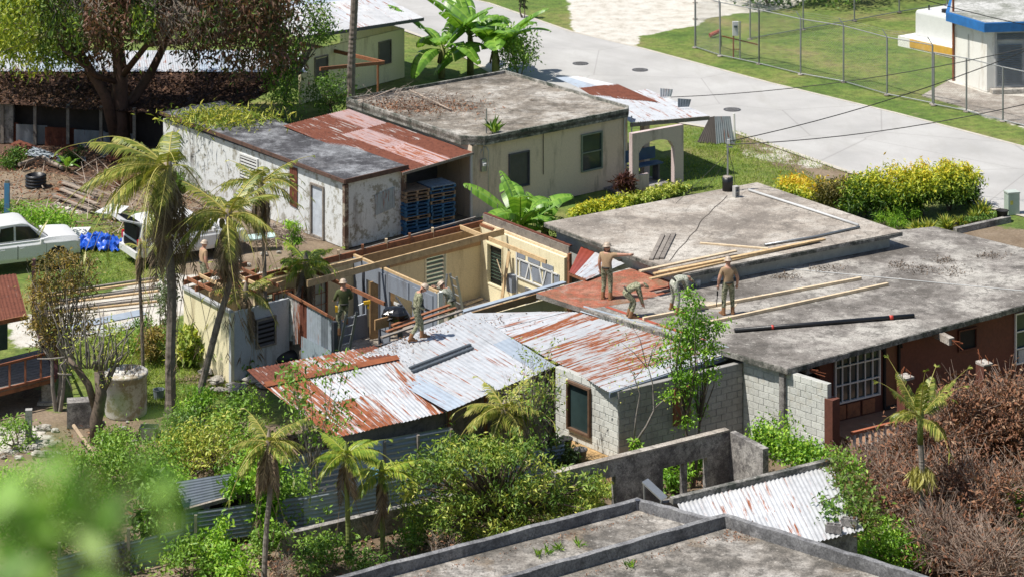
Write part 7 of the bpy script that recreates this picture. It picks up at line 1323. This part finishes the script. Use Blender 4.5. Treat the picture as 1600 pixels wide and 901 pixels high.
for i, (px, py, rx, rz, n, mt, lab) in enumerate(((20, 262, .9, .8, 900, G_MID, 'green bush on the leaf litter behind the blue post'), (120, 255, .7, .6, 600, G_DARK, 'dark low bush beside the banana shoot'), (200, 290, .9, .5, 500, G_DEAD, 'brown dry bush in the leaf litter by the shed'), (270, 300, .8, .8, 800, G_MID, 'green bush at the shed wall foot'))): bush(lab, px, py, rx, rz, n, .14, mt, seed=230 + i)
twigs('yard_twigs', 'fallen branches lying in the leaf litter under the big tree', V(-17, 101, 0), 5.5, 5, 220, .5, 2.0, m_twig, .025, .25, cat='branches', seed=19)
for k in range(7):
    q = P(40 + k * 32 + rnd.uniform(-10, 10), 240 + rnd.uniform(-8, 14)); mb = MB(); d_ = ang(rnd.uniform(0, 180)); n_ = V(-d_.y, d_.x, 0); mb.sheet(q + V(0, 0, .03), q + d_ * .7 + V(0, 0, .05), q + d_ * .7 + n_ * 1.3 + V(0, 0, rnd.uniform(.05, .4)), q + n_ * 1.3 + V(0, 0, rnd.uniform(.03, .2)), 7, .014)
    tag(mb.part('scrap_tin', [m_tin_rust, m_tin_grey][k % 2], None, True), ('rusty scrap tin sheet lying before the low leafy shed', 'grey scrap tin sheet lying before the low leafy shed')[k % 2], 'tin sheet', 'scrap tin in the yard')

twigs('brush_pile', 'brush pile of dry branches beside the white shed door', P(425, 372), 1.3, .9, 260, .4, 1.3, m_twig, .016, .7, cat='branches', seed=29)
mb = MB(); q = P(402, 392); mb.slab([q + V(-.5, -.2, .45), q + V(.7, 0, .55), q + V(.6, .5, .6), q + V(-.5, .4, .5)], .05); tag(mb.part('mint_panel', plain('pale mint paint', (.5, .66, .64), .6)), 'pale mint green panel lying on the brush pile', 'panel')
for i in range(16): x, y_ = rnd.uniform(330, 500), rnd.uniform(355, 420); s_ = rnd.uniform(.06, .2); lump('grey rubble stone in the yard behind the roofless house', 'rubble_stone', P(x, y_) - V(0, 0, s_ * .2), (s_, s_ * .8, s_ * .55), m_rock, 'stone', 8, .35, seed=300 + i, group='rubble in the back yard')

for i, (px, py, rx, rz, n, lf, mt, lab) in enumerate(((500, 885, .8, .8, 900, .11, G_LIGHT, 'light weed bush between the slim palms and kerb'), (565, 895, .7, .6, 700, .1, G_MID, 'small weed bush at the green palm foot'), (360, 915, .9, .9, 1100, .13, G_BRIGHT, 'bright weed bush at the very front of the tin fence'), (420, 880, .6, 1.0, 700, .12, G_LIGHT, 'light weed stalk clump beside the pale slim palm'), (655, 845, .6, .8, 700, .12, G_BRIGHT, 'bright weed clump under the flowering tree'), (300, 905, .8, 1.0, 900, .14, G_LIGHT, 'leafy weed clump before the tin shack'))): bush(lab, px, py, rx, rz, n, lf, mt, seed=250 + i)
# ------------------------------------------------------------------ people
def camo(name, cols, scale=17):
    if name in _c: return _c[name]
    m, t, b = nodes(name); oc = t.nodes.new('ShaderNodeTexCoord').outputs['Object']; n1 = noise(t, scale, 3, .6, src=oc); n2 = noise(t, scale * 1.7, 3, .6, src=oc, off=4)
    c = mix(t, ramp(t, n1, [0, 1], [.5, .53]), cols[0], cols[1]); c = mix(t, ramp(t, n2, [0, 1], [.56, .59]), c, cols[2]); t.links.new(c, b.inputs['Base Color']); b.inputs['Roughness'].default_value = .9; _c[name] = m; return m
m_camo = camo('green camouflage cloth', [(.24, .24, .15), (.075, .09, .045), (.42, .4, .3)]); m_camo_pale = camo('faded camouflage cloth', [(.36, .37, .31), (.17, .19, .14), (.54, .53, .46)])
m_tan = plain('tan shirt', (.4, .27, .16), .9, .15); m_olive = plain('olive shirt', (.085, .1, .035), .9, .15); m_skin = plain('skin', (.54, .29, .2), .6, .08); m_helmet = plain('tan hard hat', (.5, .4, .31), .45, .08); m_boot = plain('tan boots', (.3, .15, .07), .8); m_belt = plain('dark belt', (.03, .03, .025), .7); m_hair = plain('dark hair', (.02, .015, .012), .8)
STAND = dict(pel=(0, 0, .95), spi=(0, .0, 1.15), che=(0, .01, 1.36), nec=(0, .01, 1.5), hea=(0, .03, 1.63), shl=(-.19, 0, 1.41), ell=(-.25, -.02, 1.13), wrl=(-.25, .06, .88), shr=(.19, 0, 1.41), elr=(.25, -.02, 1.13), wrr=(.25, .06, .88), hil=(-.1, 0, .9), knl=(-.12, .03, .5), anl=(-.13, -.02, .09), tol=(-.15, .16, .04), hir=(.1, 0, .9), knr=(.12, .03, .5), anr=(.13, -.02, .09), tor=(.15, .16, .04))
BONES = [('pel', 'spi'), ('spi', 'che'), ('che', 'nec'), ('nec', 'hea'), ('che', 'shl'), ('shl', 'ell'), ('ell', 'wrl'), ('che', 'shr'), ('shr', 'elr'), ('elr', 'wrr'), ('pel', 'hil'), ('hil', 'knl'), ('knl', 'anl'), ('anl', 'tol'), ('pel', 'hir'), ('hir', 'knr'), ('knr', 'anr'), ('anr', 'tor')]
RAD0 = dict(pel=(.15, .12), spi=(.135, .11), che=(.155, .115), nec=(.058, .058), hea=(.085, .1), shl=(.075, .075), ell=(.05, .05), wrl=(.034, .034), shr=(.075, .075), elr=(.05, .05), wrr=(.034, .034), hil=(.105, .105), knl=(.072, .072), anl=(.055, .055), tol=(.045, .04), hir=(.105, .105), knr=(.072, .072), anr=(.055, .055), tor=(.045, .04))
RAD = {k: (v[0] * 1.1, v[1] * 1.13) for k, v in RAD0.items()}
def person(label, foot, yaw, pose, shirt, pants, sleeves, helmet=True, group=None, gloves=None):
    J = {k: Vector(v) for k, v in {**STAND, **pose}.items() if k != 'look'}; names = list(J); me = bpy.data.meshes.new('body_skeleton'); me.from_pydata([J[n] for n in names], [(names.index(a), names.index(b)) for a, b in BONES], [])
    ob = bpy.data.objects.new('body_skeleton', me); sc.collection.objects.link(ob); md = ob.modifiers.new('skin', 'SKIN'); md.use_smooth_shade = True; sv = me.skin_vertices[0].data
    for i, n in enumerate(names): sv[i].radius = RAD[n]; sv[i].use_root = n == 'pel'
    ob.modifiers.new('sub', 'SUBSURF').levels = 2; ob.modifiers['sub'].render_levels = 2
    dg = bpy.context.evaluated_depsgraph_get(); dg.update(); bme = bpy.data.meshes.new_from_object(ob.evaluated_get(dg)); bpy.data.objects.remove(ob)
    vs = [tuple(v.co) for v in bme.vertices]; fs = [tuple(p.vertices) for p in bme.polygons]; bpy.data.meshes.remove(bme); mb = MB(); mats = [shirt, pants, m_skin, m_boot, gloves or m_skin]
    for f in fs:
        c = sum((Vector(vs[i]) for i in f), Vector()) / len(f); best = min(((c - (J[a] + (J[b] - J[a]) * max(0, min(1, (c - J[a]).dot(J[b] - J[a]) / max(1e-6, (J[b] - J[a]).length_squared))))).length - .6 * (RAD[a][0] + RAD[b][0]) / 2, k, max(0, min(1, (c - J[a]).dot(J[b] - J[a]) / max(1e-6, (J[b] - J[a]).length_squared)))) for k, (a, b) in enumerate(BONES)); k = best[1]; a, b = BONES[k]; u_ = best[2]
        if b in ('spi', 'che') or (a == 'che' and b in ('shl', 'shr')): mi = 0
        elif b == 'nec': mi = 0 if u_ < .55 else 2
        elif b == 'hea': mi = 2
        elif b in ('ell', 'elr'): mi = 0 if (sleeves == 'long' or u_ < .55) else 2
        elif b in ('wrl', 'wrr'): mi = 0 if sleeves == 'long' and u_ < .85 else 2
        elif b in ('tol', 'tor') or (b in ('anl', 'anr') and u_ > .72): mi = 3
        else: mi = 1
        mb.m.append(mi)
    mb.v = vs; mb.f = fs; loc = Vector(foot); th = thing('person', label, 'person', loc, group, yaw)
    # hands with five fingers, nose and ears join the body
    for s_, w_, e_ in ((-1, 'wrl', 'ell'), (1, 'wrr', 'elr')):
        mb.cur = 4; d = (J[w_] - J[e_]).normalized(); sd_ = d.cross(V(0, 1, 0.2)).normalized(); n_ = sd_.cross(d); p = J[w_]
        mb.tube([p - d * .02, p + d * .045, p + d * .09], [.032, .04, .034], 8)
        for k in range(4): q = p + d * .085 + sd_ * (-.03 + .02 * k); ln = (.06, .072, .076, .066)[k]; mb.tube([q, q + d * ln * .55 + n_ * .008 * s_, q + d * ln + n_ * .03 * s_], [.0095, .009, .006], 5)
        q = p + d * .03 - sd_ * .035; mb.tube([q, q - sd_ * .025 + d * .03, q - sd_ * .028 + d * .065], [.011, .01, .007], 5)
    hd = J['hea']; up = (J['hea'] - J['nec']).normalized(); fw = V(0, 1, 0) - up * up.y; fw = fw.normalized() if fw.length > .2 else V(0, .3, -1).normalized(); fw = pose.get('look', fw); fw = Vector(fw).normalized(); rt = fw.cross(up).normalized(); mb.cur = 2
    vs_ = []; n = 12
    for j in range(9):
        b_ = math.pi * j / 8 - math.pi / 2
        for i in range(n):
            a_ = 2 * math.pi * i / n; x, y_, z_ = math.cos(a_) * math.cos(b_) * .078, math.sin(a_) * math.cos(b_) * .1, math.sin(b_) * .125
            if z_ < 0: x *= 1 + z_ * 1.8; y_ = y_ * (1 + z_ * 1.2) + .01
            vs_.append(hd + up * .0 + rt * x + fw * y_ + up * z_)
    mb.add(vs_, [(j * n + i, j * n + (i + 1) % n, (j + 1) * n + (i + 1) % n, (j + 1) * n + i) for j in range(8) for i in range(n)])
    q = hd + fw * .098; mb.tube([q + up * .02, q + fw * .018 - up * .02], [.008, .013], 5)
    for s_ in (-1, 1): mb.tube([hd + rt * s_ * .076 - up * .025, hd + rt * s_ * .088 + up * .02], [.012, .016], 5)
    body = lpart(mb, 'body', mats, th, True)
    for s_ in (-1, 1): e = MB(); e.lathe(hd + fw * .088 + rt * s_ * .03 + up * .012, [(.001, -.008), (.009, 0), (.001, .008)], 6); lpart(e, 'eye', m_hair, body)
    M3 = Matrix((rt, fw, up)).transposed()
    def hat(prof, nm, mat):
        e = MB(); e.lathe((0, 0, 0), prof, 16); e.v = [tuple(hd + M3 @ Vector((v[0] * 1, v[1] * 1.15, v[2]))) for v in e.v]; lpart(e, nm, mat, th, True)
    if helmet:
        hat([(.135, .045), (.14, .055), (.112, .06), (.108, .1), (.085, .15), (.045, .175), (.001, .18)], 'hard_hat', m_helmet)
    else: hat([(.085, .0), (.093, .05), (.08, .1), (.04, .13), (.001, .135)], 'cap', m_camo)
    e = MB(); bc = J['pel'] + (J['spi'] - J['pel']) * .35; ax = (J['spi'] - J['pel']).normalized(); e.tube([bc - ax * .025, bc + ax * .025], .168, 14); 
    e.v = [tuple(bc + (Vector(v) - bc) * 1.0) for v in e.v]; lpart(e, 'belt', m_belt, th, True)
    for a_, b_, nm in (('anl', 'tol', 'boot'), ('anr', 'tor', 'boot')):
        e = MB(); a, b = J[a_], J[b_]; h_ = (b - a); h_.z = 0; h_ = h_.normalized() if h_.length > .01 else V(0, 1, 0); z0_ = min(a.z - .09, b.z - .04); e.box(V((a.x + b.x) / 2, (a.y + b.y) / 2, z0_ + .02) , (.1, (V(b.x - a.x, b.y - a.y, 0)).length + .14, .04), math.atan2(-h_.x, h_.y)); e.tube([a - V(0, 0, .06), a + (J['kn' + a_[2]] - a).normalized() * .14], [.062, .066], 9); lpart(e, nm, m_boot, th)
    return th
RW = PP(650, 531, MA, MBk, MC) + V(0, 0, .02)
WALK = dict(pel=(0, 0, .94), spi=(0, .04, 1.13), che=(0, .1, 1.33), nec=(0, .15, 1.46), hea=(0, .24, 1.56), ell=(-.26, .0, 1.1), wrl=(-.22, .22, .98), elr=(.26, .02, 1.1), wrr=(.2, .25, .98), shl=(-.19, .1, 1.38), shr=(.19, .1, 1.38), knl=(-.11, .2, .52), anl=(-.12, .22, .1), tol=(-.13, .4, .05), knr=(.11, .05, .5), anr=(.12, -.22, .12), tor=(.13, -.06, .045), look=(0, .8, -.6))
person('person in full camouflage and helmet walking across the white tin roof', RW, R(-75), WALK, m_camo, m_camo, 'long', gloves=m_belt)
B1 = dict(pel=(0, -.16, .78), spi=(0, .0, .9), che=(0, .2, .98), nec=(0, .33, 1.0), hea=(0, .45, .97), shl=(-.18, .22, .96), ell=(-.2, .3, .68), wrl=(-.13, .38, .42), shr=(.18, .22, .96), elr=(.2, .3, .68), wrr=(.13, .38, .42), hil=(-.1, -.14, .76), knl=(-.13, .12, .48), anl=(-.13, -.04, .09), tol=(-.14, .14, .04), hir=(.1, -.14, .76), knr=(.13, .12, .48), anr=(.13, -.04, .09), tor=(.14, .14, .04), look=(0, .5, -.85))
B2 = dict(pel=(0, -.15, .95), spi=(0, .02, 1.05), che=(0, .22, 1.06), nec=(0, .35, 1.04), hea=(0, .46, .98), shl=(-.18, .24, 1.02), ell=(-.2, .32, .75), wrl=(-.14, .4, .5), shr=(.18, .24, 1.02), elr=(.2, .32, .75), wrr=(.14, .4, .5), hil=(-.12, -.12, .9), knl=(-.2, -.04, .5), anl=(-.26, -.1, .09), tol=(-.28, .08, .04), hir=(.12, -.12, .9), knr=(.2, -.04, .5), anr=(.26, -.1, .09), tor=(.28, .08, .04), look=(0, .5, -.85))
person('person in camouflage crouching low at the plank end', P(985, 495, ZL) + V(0, 0, .012), R(-80), B1, m_camo, m_camo, 'long', False)
person('person in faded camouflage bending over the planks with legs apart', P(1058, 487, ZL) + V(0, 0, .012), R(-72), B2, m_camo_pale, m_camo_pale, 'long', False)
POINT = dict(shr=(.19, .02, 1.42), elr=(.46, .1, 1.43), wrr=(.7, .18, 1.44), knl=(-.1, .03, .5), anl=(-.12, -.04, .09), tol=(-.16, .12, .04), look=(.6, .8, 0))
person('person in tan shirt and hard hat pointing across the upper roof', P(948, 467, ZL) + V(0, 0, .012), R(-22), POINT, m_tan, m_camo, 'short')
person('shirt sleeved person in hard hat standing with back turned, drill in hand', P(1138, 491, ZL) + V(0, 0, .012), R(10), dict(ell=(-.3, -.02, 1.14), wrl=(-.3, .08, .9), elr=(.3, -.03, 1.14), wrr=(.3, .05, .9), anl=(-.16, -.03, .09), tol=(-.2, .15, .04), anr=(.15, .02, .09), tor=(.2, .19, .04), knl=(-.14, .03, .5), knr=(.14, .05, .5)), m_tan, m_camo, 'short')
dr_ = thing('cordless_drill', 'black drill held low by the standing person', 'drill', P(1122, 465, ZL)); q = PD(1121, 458, P(1138, 491, ZL).y - .1); mb = MB(); mb.box(q, (.05, .05, .14)); mb.part('grip', m_black, dr_); mb = MB(); mb.tube([q + V(0, 0, -.05), q + V(-.04, -.05, -.4)], .014, 6); mb.part('bit', m_black, dr_)
# ladder man
LM = LADF.lerp(LADT, .0); Lz = V(LADF.x, LADF.y, 1.8) + du * .12 + dv * .12
CL = dict(anl=(-.14, -.02, .12), tol=(-.14, .14, .1), knl=(-.16, .08, .52), anr=(.13, .12, .42), tor=(.13, .27, .4), knr=(.16, .25, .78), hir=(.1, 0, .92), ell=(-.28, .04, 1.16), wrl=(-.22, .28, 1.08), elr=(.3, .08, 1.16), wrr=(.26, .32, 1.04), look=(.35, .9, -.15))
person('person in olive shirt and hard hat working from the ladder', Lz, R(20), CL, m_olive, m_camo, 'long')
dq_ = thing('yellow_drill', 'yellow power drill held over the grey railing', 'drill', PD(575, 474, 77)); q = PD(574, 473, LADF.y + .5); mb = MB(); mb.beam(q + V(-.12, 0, 0), q + V(.1, 0, .04), .08, .1); mb.box(q + V(.03, 0, -.1), (.06, .06, .16)); mb.part('body', plain('yellow tool', (.7, .42, .02), .5), dq_); mb = MB(); mb.tube([q + V(-.12, 0, 0), q + V(-.32, -.03, -.08)], .015, 6); mb.part('bit', m_galv, dq_)
tb = thing('tool_pouch', 'yellow and black tool pouch on the ladder person', 'tool pouch', Lz + V(0, 0, .9)); mb = MB(); mb.box(Lz + V(-.2, -.02, .86), (.12, .14, .18)); mb.part('pouch', plain('yellow tool', (.7, .42, .02), .5), tb)
# reaching man in the yellow room, and two behind the wing
REACH = dict(pel=(0, 0, .95), che=(0, .18, 1.3), spi=(0, .06, 1.14), nec=(0, .26, 1.4), hea=(0, .34, 1.48), shl=(-.18, .2, 1.34), ell=(-.24, .42, 1.3), wrl=(-.2, .62, 1.36), shr=(.18, .2, 1.34), elr=(.26, .45, 1.3), wrr=(.2, .65, 1.34))
RP = G(u1 + 1.25, LV * .16, .92); person('person in hard hat leaning over the partition inside the yellow room', RP, R(70), REACH, m_camo_pale, m_camo, 'long')
bxs = thing('trestle', 'timber trestle under the person in the yellow room', 'trestle', V(RP.x, RP.y, .12)); mb = MB(); mb.box(RP + V(0, 0, -.04), (.8, .4, .06), azu); mb.part('platform', m_lumber, bxs)
for s_ in (-1, 1): mb = MB(); mb.box(V(RP.x, RP.y, .5) + du * s_ * .33, (.06, .35, .76), azu); mb.part('leg', m_lumber, bxs)
person('person in tan shirt standing behind the beams of the yellow wing', P(318, 452), R(-60), {}, m_tan, m_camo, 'short')
person('person in hard hat bending behind the wing rafters', P(440, 470) + V(0, .2, 0), R(120), B2, m_camo, m_camo, 'long')
# ------------------------------------------------------------------ vehicles (local: x forward, y left)
m_carw = plain('white car paint', (.78, .79, .8), .25, .03, bmp=0); m_chrome = plain('rim silver', (.5, .5, .52), .3, .05, metal=.8, bmp=0); m_red_l = plain('tail lamp red', (.55, .02, .02), .2, .05, bmp=0); m_lamp = plain('lamp clear', (.7, .7, .72), .1, .05, bmp=0)
def loft(mb, secs):
    n = len(secs[0]); mb.add([p for s_ in secs for p in s_], [(i * n + k, i * n + (k + 1) % n, (i + 1) * n + (k + 1) % n, (i + 1) * n + k) for i in range(len(secs) - 1) for k in range(n)] + [tuple(range(n))[::-1], tuple(range((len(secs) - 1) * n, len(secs) * n))])
def carsec(x, zb, zs, zt, w_, wt): # body ring at x: sill, shoulder and top
    return [V(x, -w_ + .06, zb), V(x, -w_, zb + .15), V(x, -w_, zs - .08), V(x, -w_ + .05, zs), V(x, -wt, zt), V(x, wt, zt), V(x, w_ - .05, zs), V(x, w_, zs - .08), V(x, w_, zb + .15), V(x, w_ - .06, zb)]
def wheel(th, x, y_, r_=.38, wd=.25):
    mb = MB(); c = V(x, y_, r_); mb.tube([c + V(0, -wd / 2, 0), c + V(0, -wd / 2 + .03, 0), c + V(0, wd / 2 - .03, 0), c + V(0, wd / 2, 0)], [r_ * .9, r_, r_, r_ * .9], 22); w_ = lpart(mb, 'wheel', m_rubber, th); mb = MB(); s_ = 1 if y_ > 0 else -1; e = c + V(0, s_ * (wd / 2 + .005), 0); mb.tube([e - V(0, s_ * .03, 0), e], [r_ * .62, r_ * .6], 18)
    for k in range(5): a_ = k * 1.2566; mb.beam(e + V(0, s_ * .012, 0), e + V(math.cos(a_) * r_ * .55, s_ * .012, math.sin(a_) * r_ * .55), .06, .02)
    lpart(mb, 'rim', m_chrome, w_)
def side_panel(th, pts, y_, name, mat, parent=None):
    mb = MB(); n = len(pts); mb.add([V(x, y_(z) if callable(y_) else y_, z) for x, z in pts] + [V(x, (y_(z) if callable(y_) else y_) * .97, z) for x, z in pts], [tuple(range(n)), tuple(range(n, 2 * n))[::-1]] + [(i, (i + 1) % n, n + (i + 1) % n, n + i) for i in range(n)]); return lpart(mb, name, mat, parent or th)
def rounded(o, w_=.07):
    b_ = o.modifiers.new('bevel', 'BEVEL'); b_.width = w_; b_.segments = 3; b_.limit_method = 'ANGLE'; b_.angle_limit = R(20); b_.harden_normals = True; o.data.polygons.foreach_set('use_smooth', [True] * len(o.data.polygons)); return o
def vehicle(kind, label, loc, yaw):
    th = thing(kind, label, 'car' if kind == 'suv' else 'pickup truck', loc, None, yaw); mb = MB()
    if kind == 'pickup': S = [(-2.7, .5, .98, 1.04, .9, .86), (-2.65, .44, 1.04, 1.1, .93, .9), (-.72, .4, 1.06, 1.14, .95, .9), (.9, .4, 1.06, 1.14, .95, .9), (1.3, .4, 1.08, 1.2, .95, .86), (1.8, .42, 1.06, 1.19, .94, .82), (2.3, .46, 1.04, 1.15, .93, .8), (2.44, .5, 1.0, 1.1, .9, .78), (2.5, .54, .94, 1.02, .88, .76)]; cab = [(-.8, 1.1, 1.13, .8), (-.7, 1.1, 1.76, .78), (-.5, 1.1, 1.84, .77), (.3, 1.1, 1.86, .77), (.52, 1.1, 1.8, .77), (1.3, 1.12, 1.2, .8)]; wx = (-1.65, 1.62); L0, L1 = -2.7, 2.5
    else: S = [(-2.2, .5, .9, 1.0, .86, .82), (-2.15, .4, .95, 1.04, .89, .86), (-.6, .36, .98, 1.06, .91, .88), (1.0, .36, .96, 1.04, .91, .86), (1.9, .4, .88, .96, .86, .76), (2.2, .46, .7, .8, .76, .66)]; cab = [(-2.12, 1.02, 1.05, .78), (-1.98, 1.02, 1.6, .75), (-1.7, 1.02, 1.68, .75), (-.6, 1.02, 1.72, .75), (.25, 1.02, 1.67, .75), (1.2, 1.02, 1.06, .78)]; wx = (-1.35, 1.35); L0, L1 = -2.2, 2.2
    loft(mb, [carsec(*s_) for s_ in S]); rounded(lpart(mb, 'body', m_carw, th))
    mb = MB(); loft(mb, [[V(x, -wt - .08 if z1 > 1.2 else -wt, z0), V(x, -wt, max(z0 + .02, z1 - .06)), V(x, -wt + .08, z1), V(x, wt - .08, z1), V(x, wt, max(z0 + .02, z1 - .06)), V(x, wt + .08 if z1 > 1.2 else wt, z0)] for x, z0, z1, wt in cab]); rounded(lpart(mb, 'cabin', m_carw, th))
    for sg in (-1, 1):
        yy = lambda z, sg=sg: sg * ((.858 - (z - 1.1) * .118 if kind == 'pickup' else .832 - (z - 1.02) * .13) + .012)
        if kind == 'pickup': wins = ([(-.62, 1.2), (-.02, 1.2), (-.02, 1.72), (-.5, 1.68)], [(.06, 1.2), (1.02, 1.2), (.58, 1.66), (.06, 1.72)]); doors = ((-.6, .1), (.12, 1.2))
        else: wins = ([(-1.95, 1.1), (-1.2, 1.1), (-1.2, 1.56), (-1.8, 1.52)], [(-1.1, 1.1), (-.25, 1.1), (-.25, 1.6), (-1.1, 1.58)], [(-.15, 1.1), (.95, 1.1), (.5, 1.52), (-.15, 1.6)]); doors = ((-1.1, -.2), (-.18, .95))
        for w_ in wins: side_panel(th, w_, yy, 'side_window', m_carglass)
        for d0, d1 in doors:
            for x in (d0, d1): mb = MB(); mb.box((x, sg * .945 if kind == 'pickup' else sg * .915, .76), (.012, .012, .5)); lpart(mb, 'door_seam', m_dark, th)
            mb = MB(); mb.box((d0 + .14, sg * (.95 if kind == 'pickup' else .92), .9), (.16, .03, .035)); lpart(mb, 'door_handle', m_carw, th)
        mb = MB(); mb.box((1.0 if kind == 'pickup' else .8, sg * 1.02, 1.14), (.1, .2, .14)); lpart(mb, 'mirror', m_carw, th)
        mb = MB(); mb.box((L1 - .16, sg * .72, .9 if kind == 'pickup' else .8), (.34, .3, .18)); lpart(mb, 'headlight', m_lamp, th)
        mb = MB(); mb.box((L0 + .06, sg * .8, .95 if kind == 'suv' else .8), (.14, .14, .28)); lpart(mb, 'tail_light', m_red_l, th)
        for x in wx:
            wheel(th, x, sg * (.85 if kind == 'pickup' else .82)); mb = MB(); mb.tube([V(x, sg * (.952 if kind == 'pickup' else .918), .39), V(x, sg * .6, .39)], .46, 20); lpart(mb, 'wheel_arch', m_dark, th)
    x0, z0_, x1, z1 = (.58, 1.73, 1.3, 1.19) if kind == 'pickup' else (.36, 1.63, 1.22, 1.08)
    mb = MB(); mb.add([V(x0, -.6, z0_), V(x0, .6, z0_), V(x1, .72, z1), V(x1, -.72, z1)] , [(0, 1, 2, 3)]); mb.v = [(v[0] + .02, v[1], v[2] + .03) for v in mb.v]; lpart(mb, 'windscreen', m_carglass, th)
    mb = MB(); mb.box((L1 - .02, 0, .55), (.14, 1.5, .2)); lpart(mb, 'front_bumper', m_carw, th); mb = MB(); mb.box((L1 - .0, 0, .82), (.06, 1.1, .24)); lpart(mb, 'grille', m_dark, th)
    if kind == 'pickup': mb = MB(); mb.box((-1.72, 0, 1.075), (1.7, 1.5, .02)); lpart(mb, 'bed_cover', m_dark, th)
    else:
        mb = MB(); mb.box((-2.14, 0, 1.18), (.1, 1.3, .66)); mb.box((-2.17, 0, .78), (.08, 1.3, .3)); lpart(mb, 'cargo_shade_panel', m_dark, th)  # near-black panels on the closed hull paint the shade of the open hatch
        mb = MB(); mb.slab([V(-1.9, -.68, 1.62), V(-1.9, .68, 1.62), V(-2.85, .66, 1.92), V(-2.85, -.66, 1.92)], .06); lpart(mb, 'tailgate', m_carw, th)
        mb = MB(); mb.slab([V(-2.0, -.55, 1.66), V(-2.0, .55, 1.66), V(-2.55, .52, 1.84), V(-2.55, -.52, 1.84)], .002); mb.v = [(v[0], v[1], v[2] + .012) for v in mb.v]; lpart(mb, 'rear_window', m_carglass, th)
        mb = MB(); mb.box((-2.24, 0, .5), (.14, 1.7, .24)); lpart(mb, 'rear_bumper', m_carw, th)
    return th
a = R(25); tp = P(112, 420); vehicle('pickup', 'white double cab pickup parked on the grass by the driveway', V(tp.x - 2.1 * math.cos(a) - .5, tp.y - 2.1 * math.sin(a) + 1.1, 0), a)
a = R(30); tp = P(216, 421); vehicle('suv', 'white estate car with its tailgate open behind the palms', V(tp.x + 2.2 * math.cos(a) - .0 - .85 * math.sin(a), tp.y + 2.2 * math.sin(a) + .85 * math.cos(a), 0), a)
# ------------------------------------------------------------------ cables and poles
def cable(label, a, b, sag=.4, r_=.018, nm='power_cable'):
    mb = MB(); n = 14; a, b = Vector(a), Vector(b); mb.tube([a.lerp(b, i / n) - V(0, 0, 4 * sag * (i / n) * (1 - i / n)) for i in range(n + 1)], r_, 5); return tag(mb.part(nm, m_wire), label, 'cable')
cable('black cable from the mast rising across the road to the far right', mp + V(0, 0, 1.8), PD(1760, 10, 92), .5)
cable('black cable from the porch roof sweeping up past the gate', P(1048, 152, 2.9), PD(1780, 30, 96), .6)
cable('black cable crossing the lower road toward the utility building', mp + V(.1, 0, 1.7), PD(1800, 110, 84), .5)
cable('dark cable strung high along the fence', PD(1380, -20, 100), PD(1720, 60, 100), .2)
cable('thin guy wire from the mast down to the roof edge', mp + V(0, 0, 1.4), P(1056, 318, ZU), .02, .008)
cable('thin guy wire from the mast to the roof corner', mp + V(0, 0, 1.2), P(1100, 300, ZU), .02, .008)
cable('thin white cord across the lower roof', P(1215, 419, ZL) + V(0, 0, .02), P(1600, 455, ZL) + V(0, 0, .02), .0, .012, 'cord').data.materials[0] = m_pvc
q = P(965, 408, ZL); hz = thing('hose_coil', 'coil of pale hose on the red slab', 'hose', q); mb = MB(); mb.tube([q + V(.28 * math.cos(i * .4) * (1 + .05 * math.sin(i)), .25 * math.sin(i * .4), .05 + .1 * (i % 7) / 7 + (.25 if math.sin(i * .4) > .2 else 0)) for i in range(64)], .02, 5, True); mb.part('hose', plain('pale hose', (.5, .42, .34), .6), hz)
# small tools on the roof
for px, py, lab, mat, sz, nm in ((1046, 452, 'red spray can on the lower roof', m_red_l, (.035, .22), 'spray_can'), (1090, 446, 'small white bucket beside the tool pile', m_white, (.1, .2), 'paint_bucket'), (1101, 441, 'clear bottle by the shaded roof wall', m_pvc, (.04, .24), 'water_bottle')):
    q = P(px, py, ZL) + V(0, 0, .006); mb = MB(); mb.lathe(q, [(.001, 0), (sz[0], 0), (sz[0], sz[1] * .8), (sz[0] * .6, sz[1]), (.001, sz[1])], 12); tag(mb.part(nm, mat, None, True), lab, nm.split('_')[1])
lump('crumpled pale plastic bag by the shaded roof wall', 'plastic_bag', P(1118, 440, ZL), (.22, .16, .1), plain('pale plastic', (.6, .63, .66), .4), 'bag', seed=8)
mb = MB(); q = P(1072, 498, ZL) + V(0, 0, .05); mb.lathe(q, [(.05, -.045), (.1, -.045), (.1, .045), (.05, .045), (.05, -.045)], 16); tag(mb.part('tape_roll', m_black, None, True), 'black tape roll on the lower roof', 'tape roll')
mb = MB(); q = P(1130, 478, ZL); mb.add([q + V(-1.2, -.25, .007), q + V(.3, -.35, .007), q + V(.5, .35, .007), q + V(-.9, .55, .007)], [(0, 1, 2, 3)]); tag(mb.part('sawdust_patch', concrete('sawdust', (.56, .47, .34), (.4, .36, .3), (.66, .6, .5), .3, 1.5)), 'pale sawdust spread on the lower roof by the men', 'sawdust', kind='stuff')
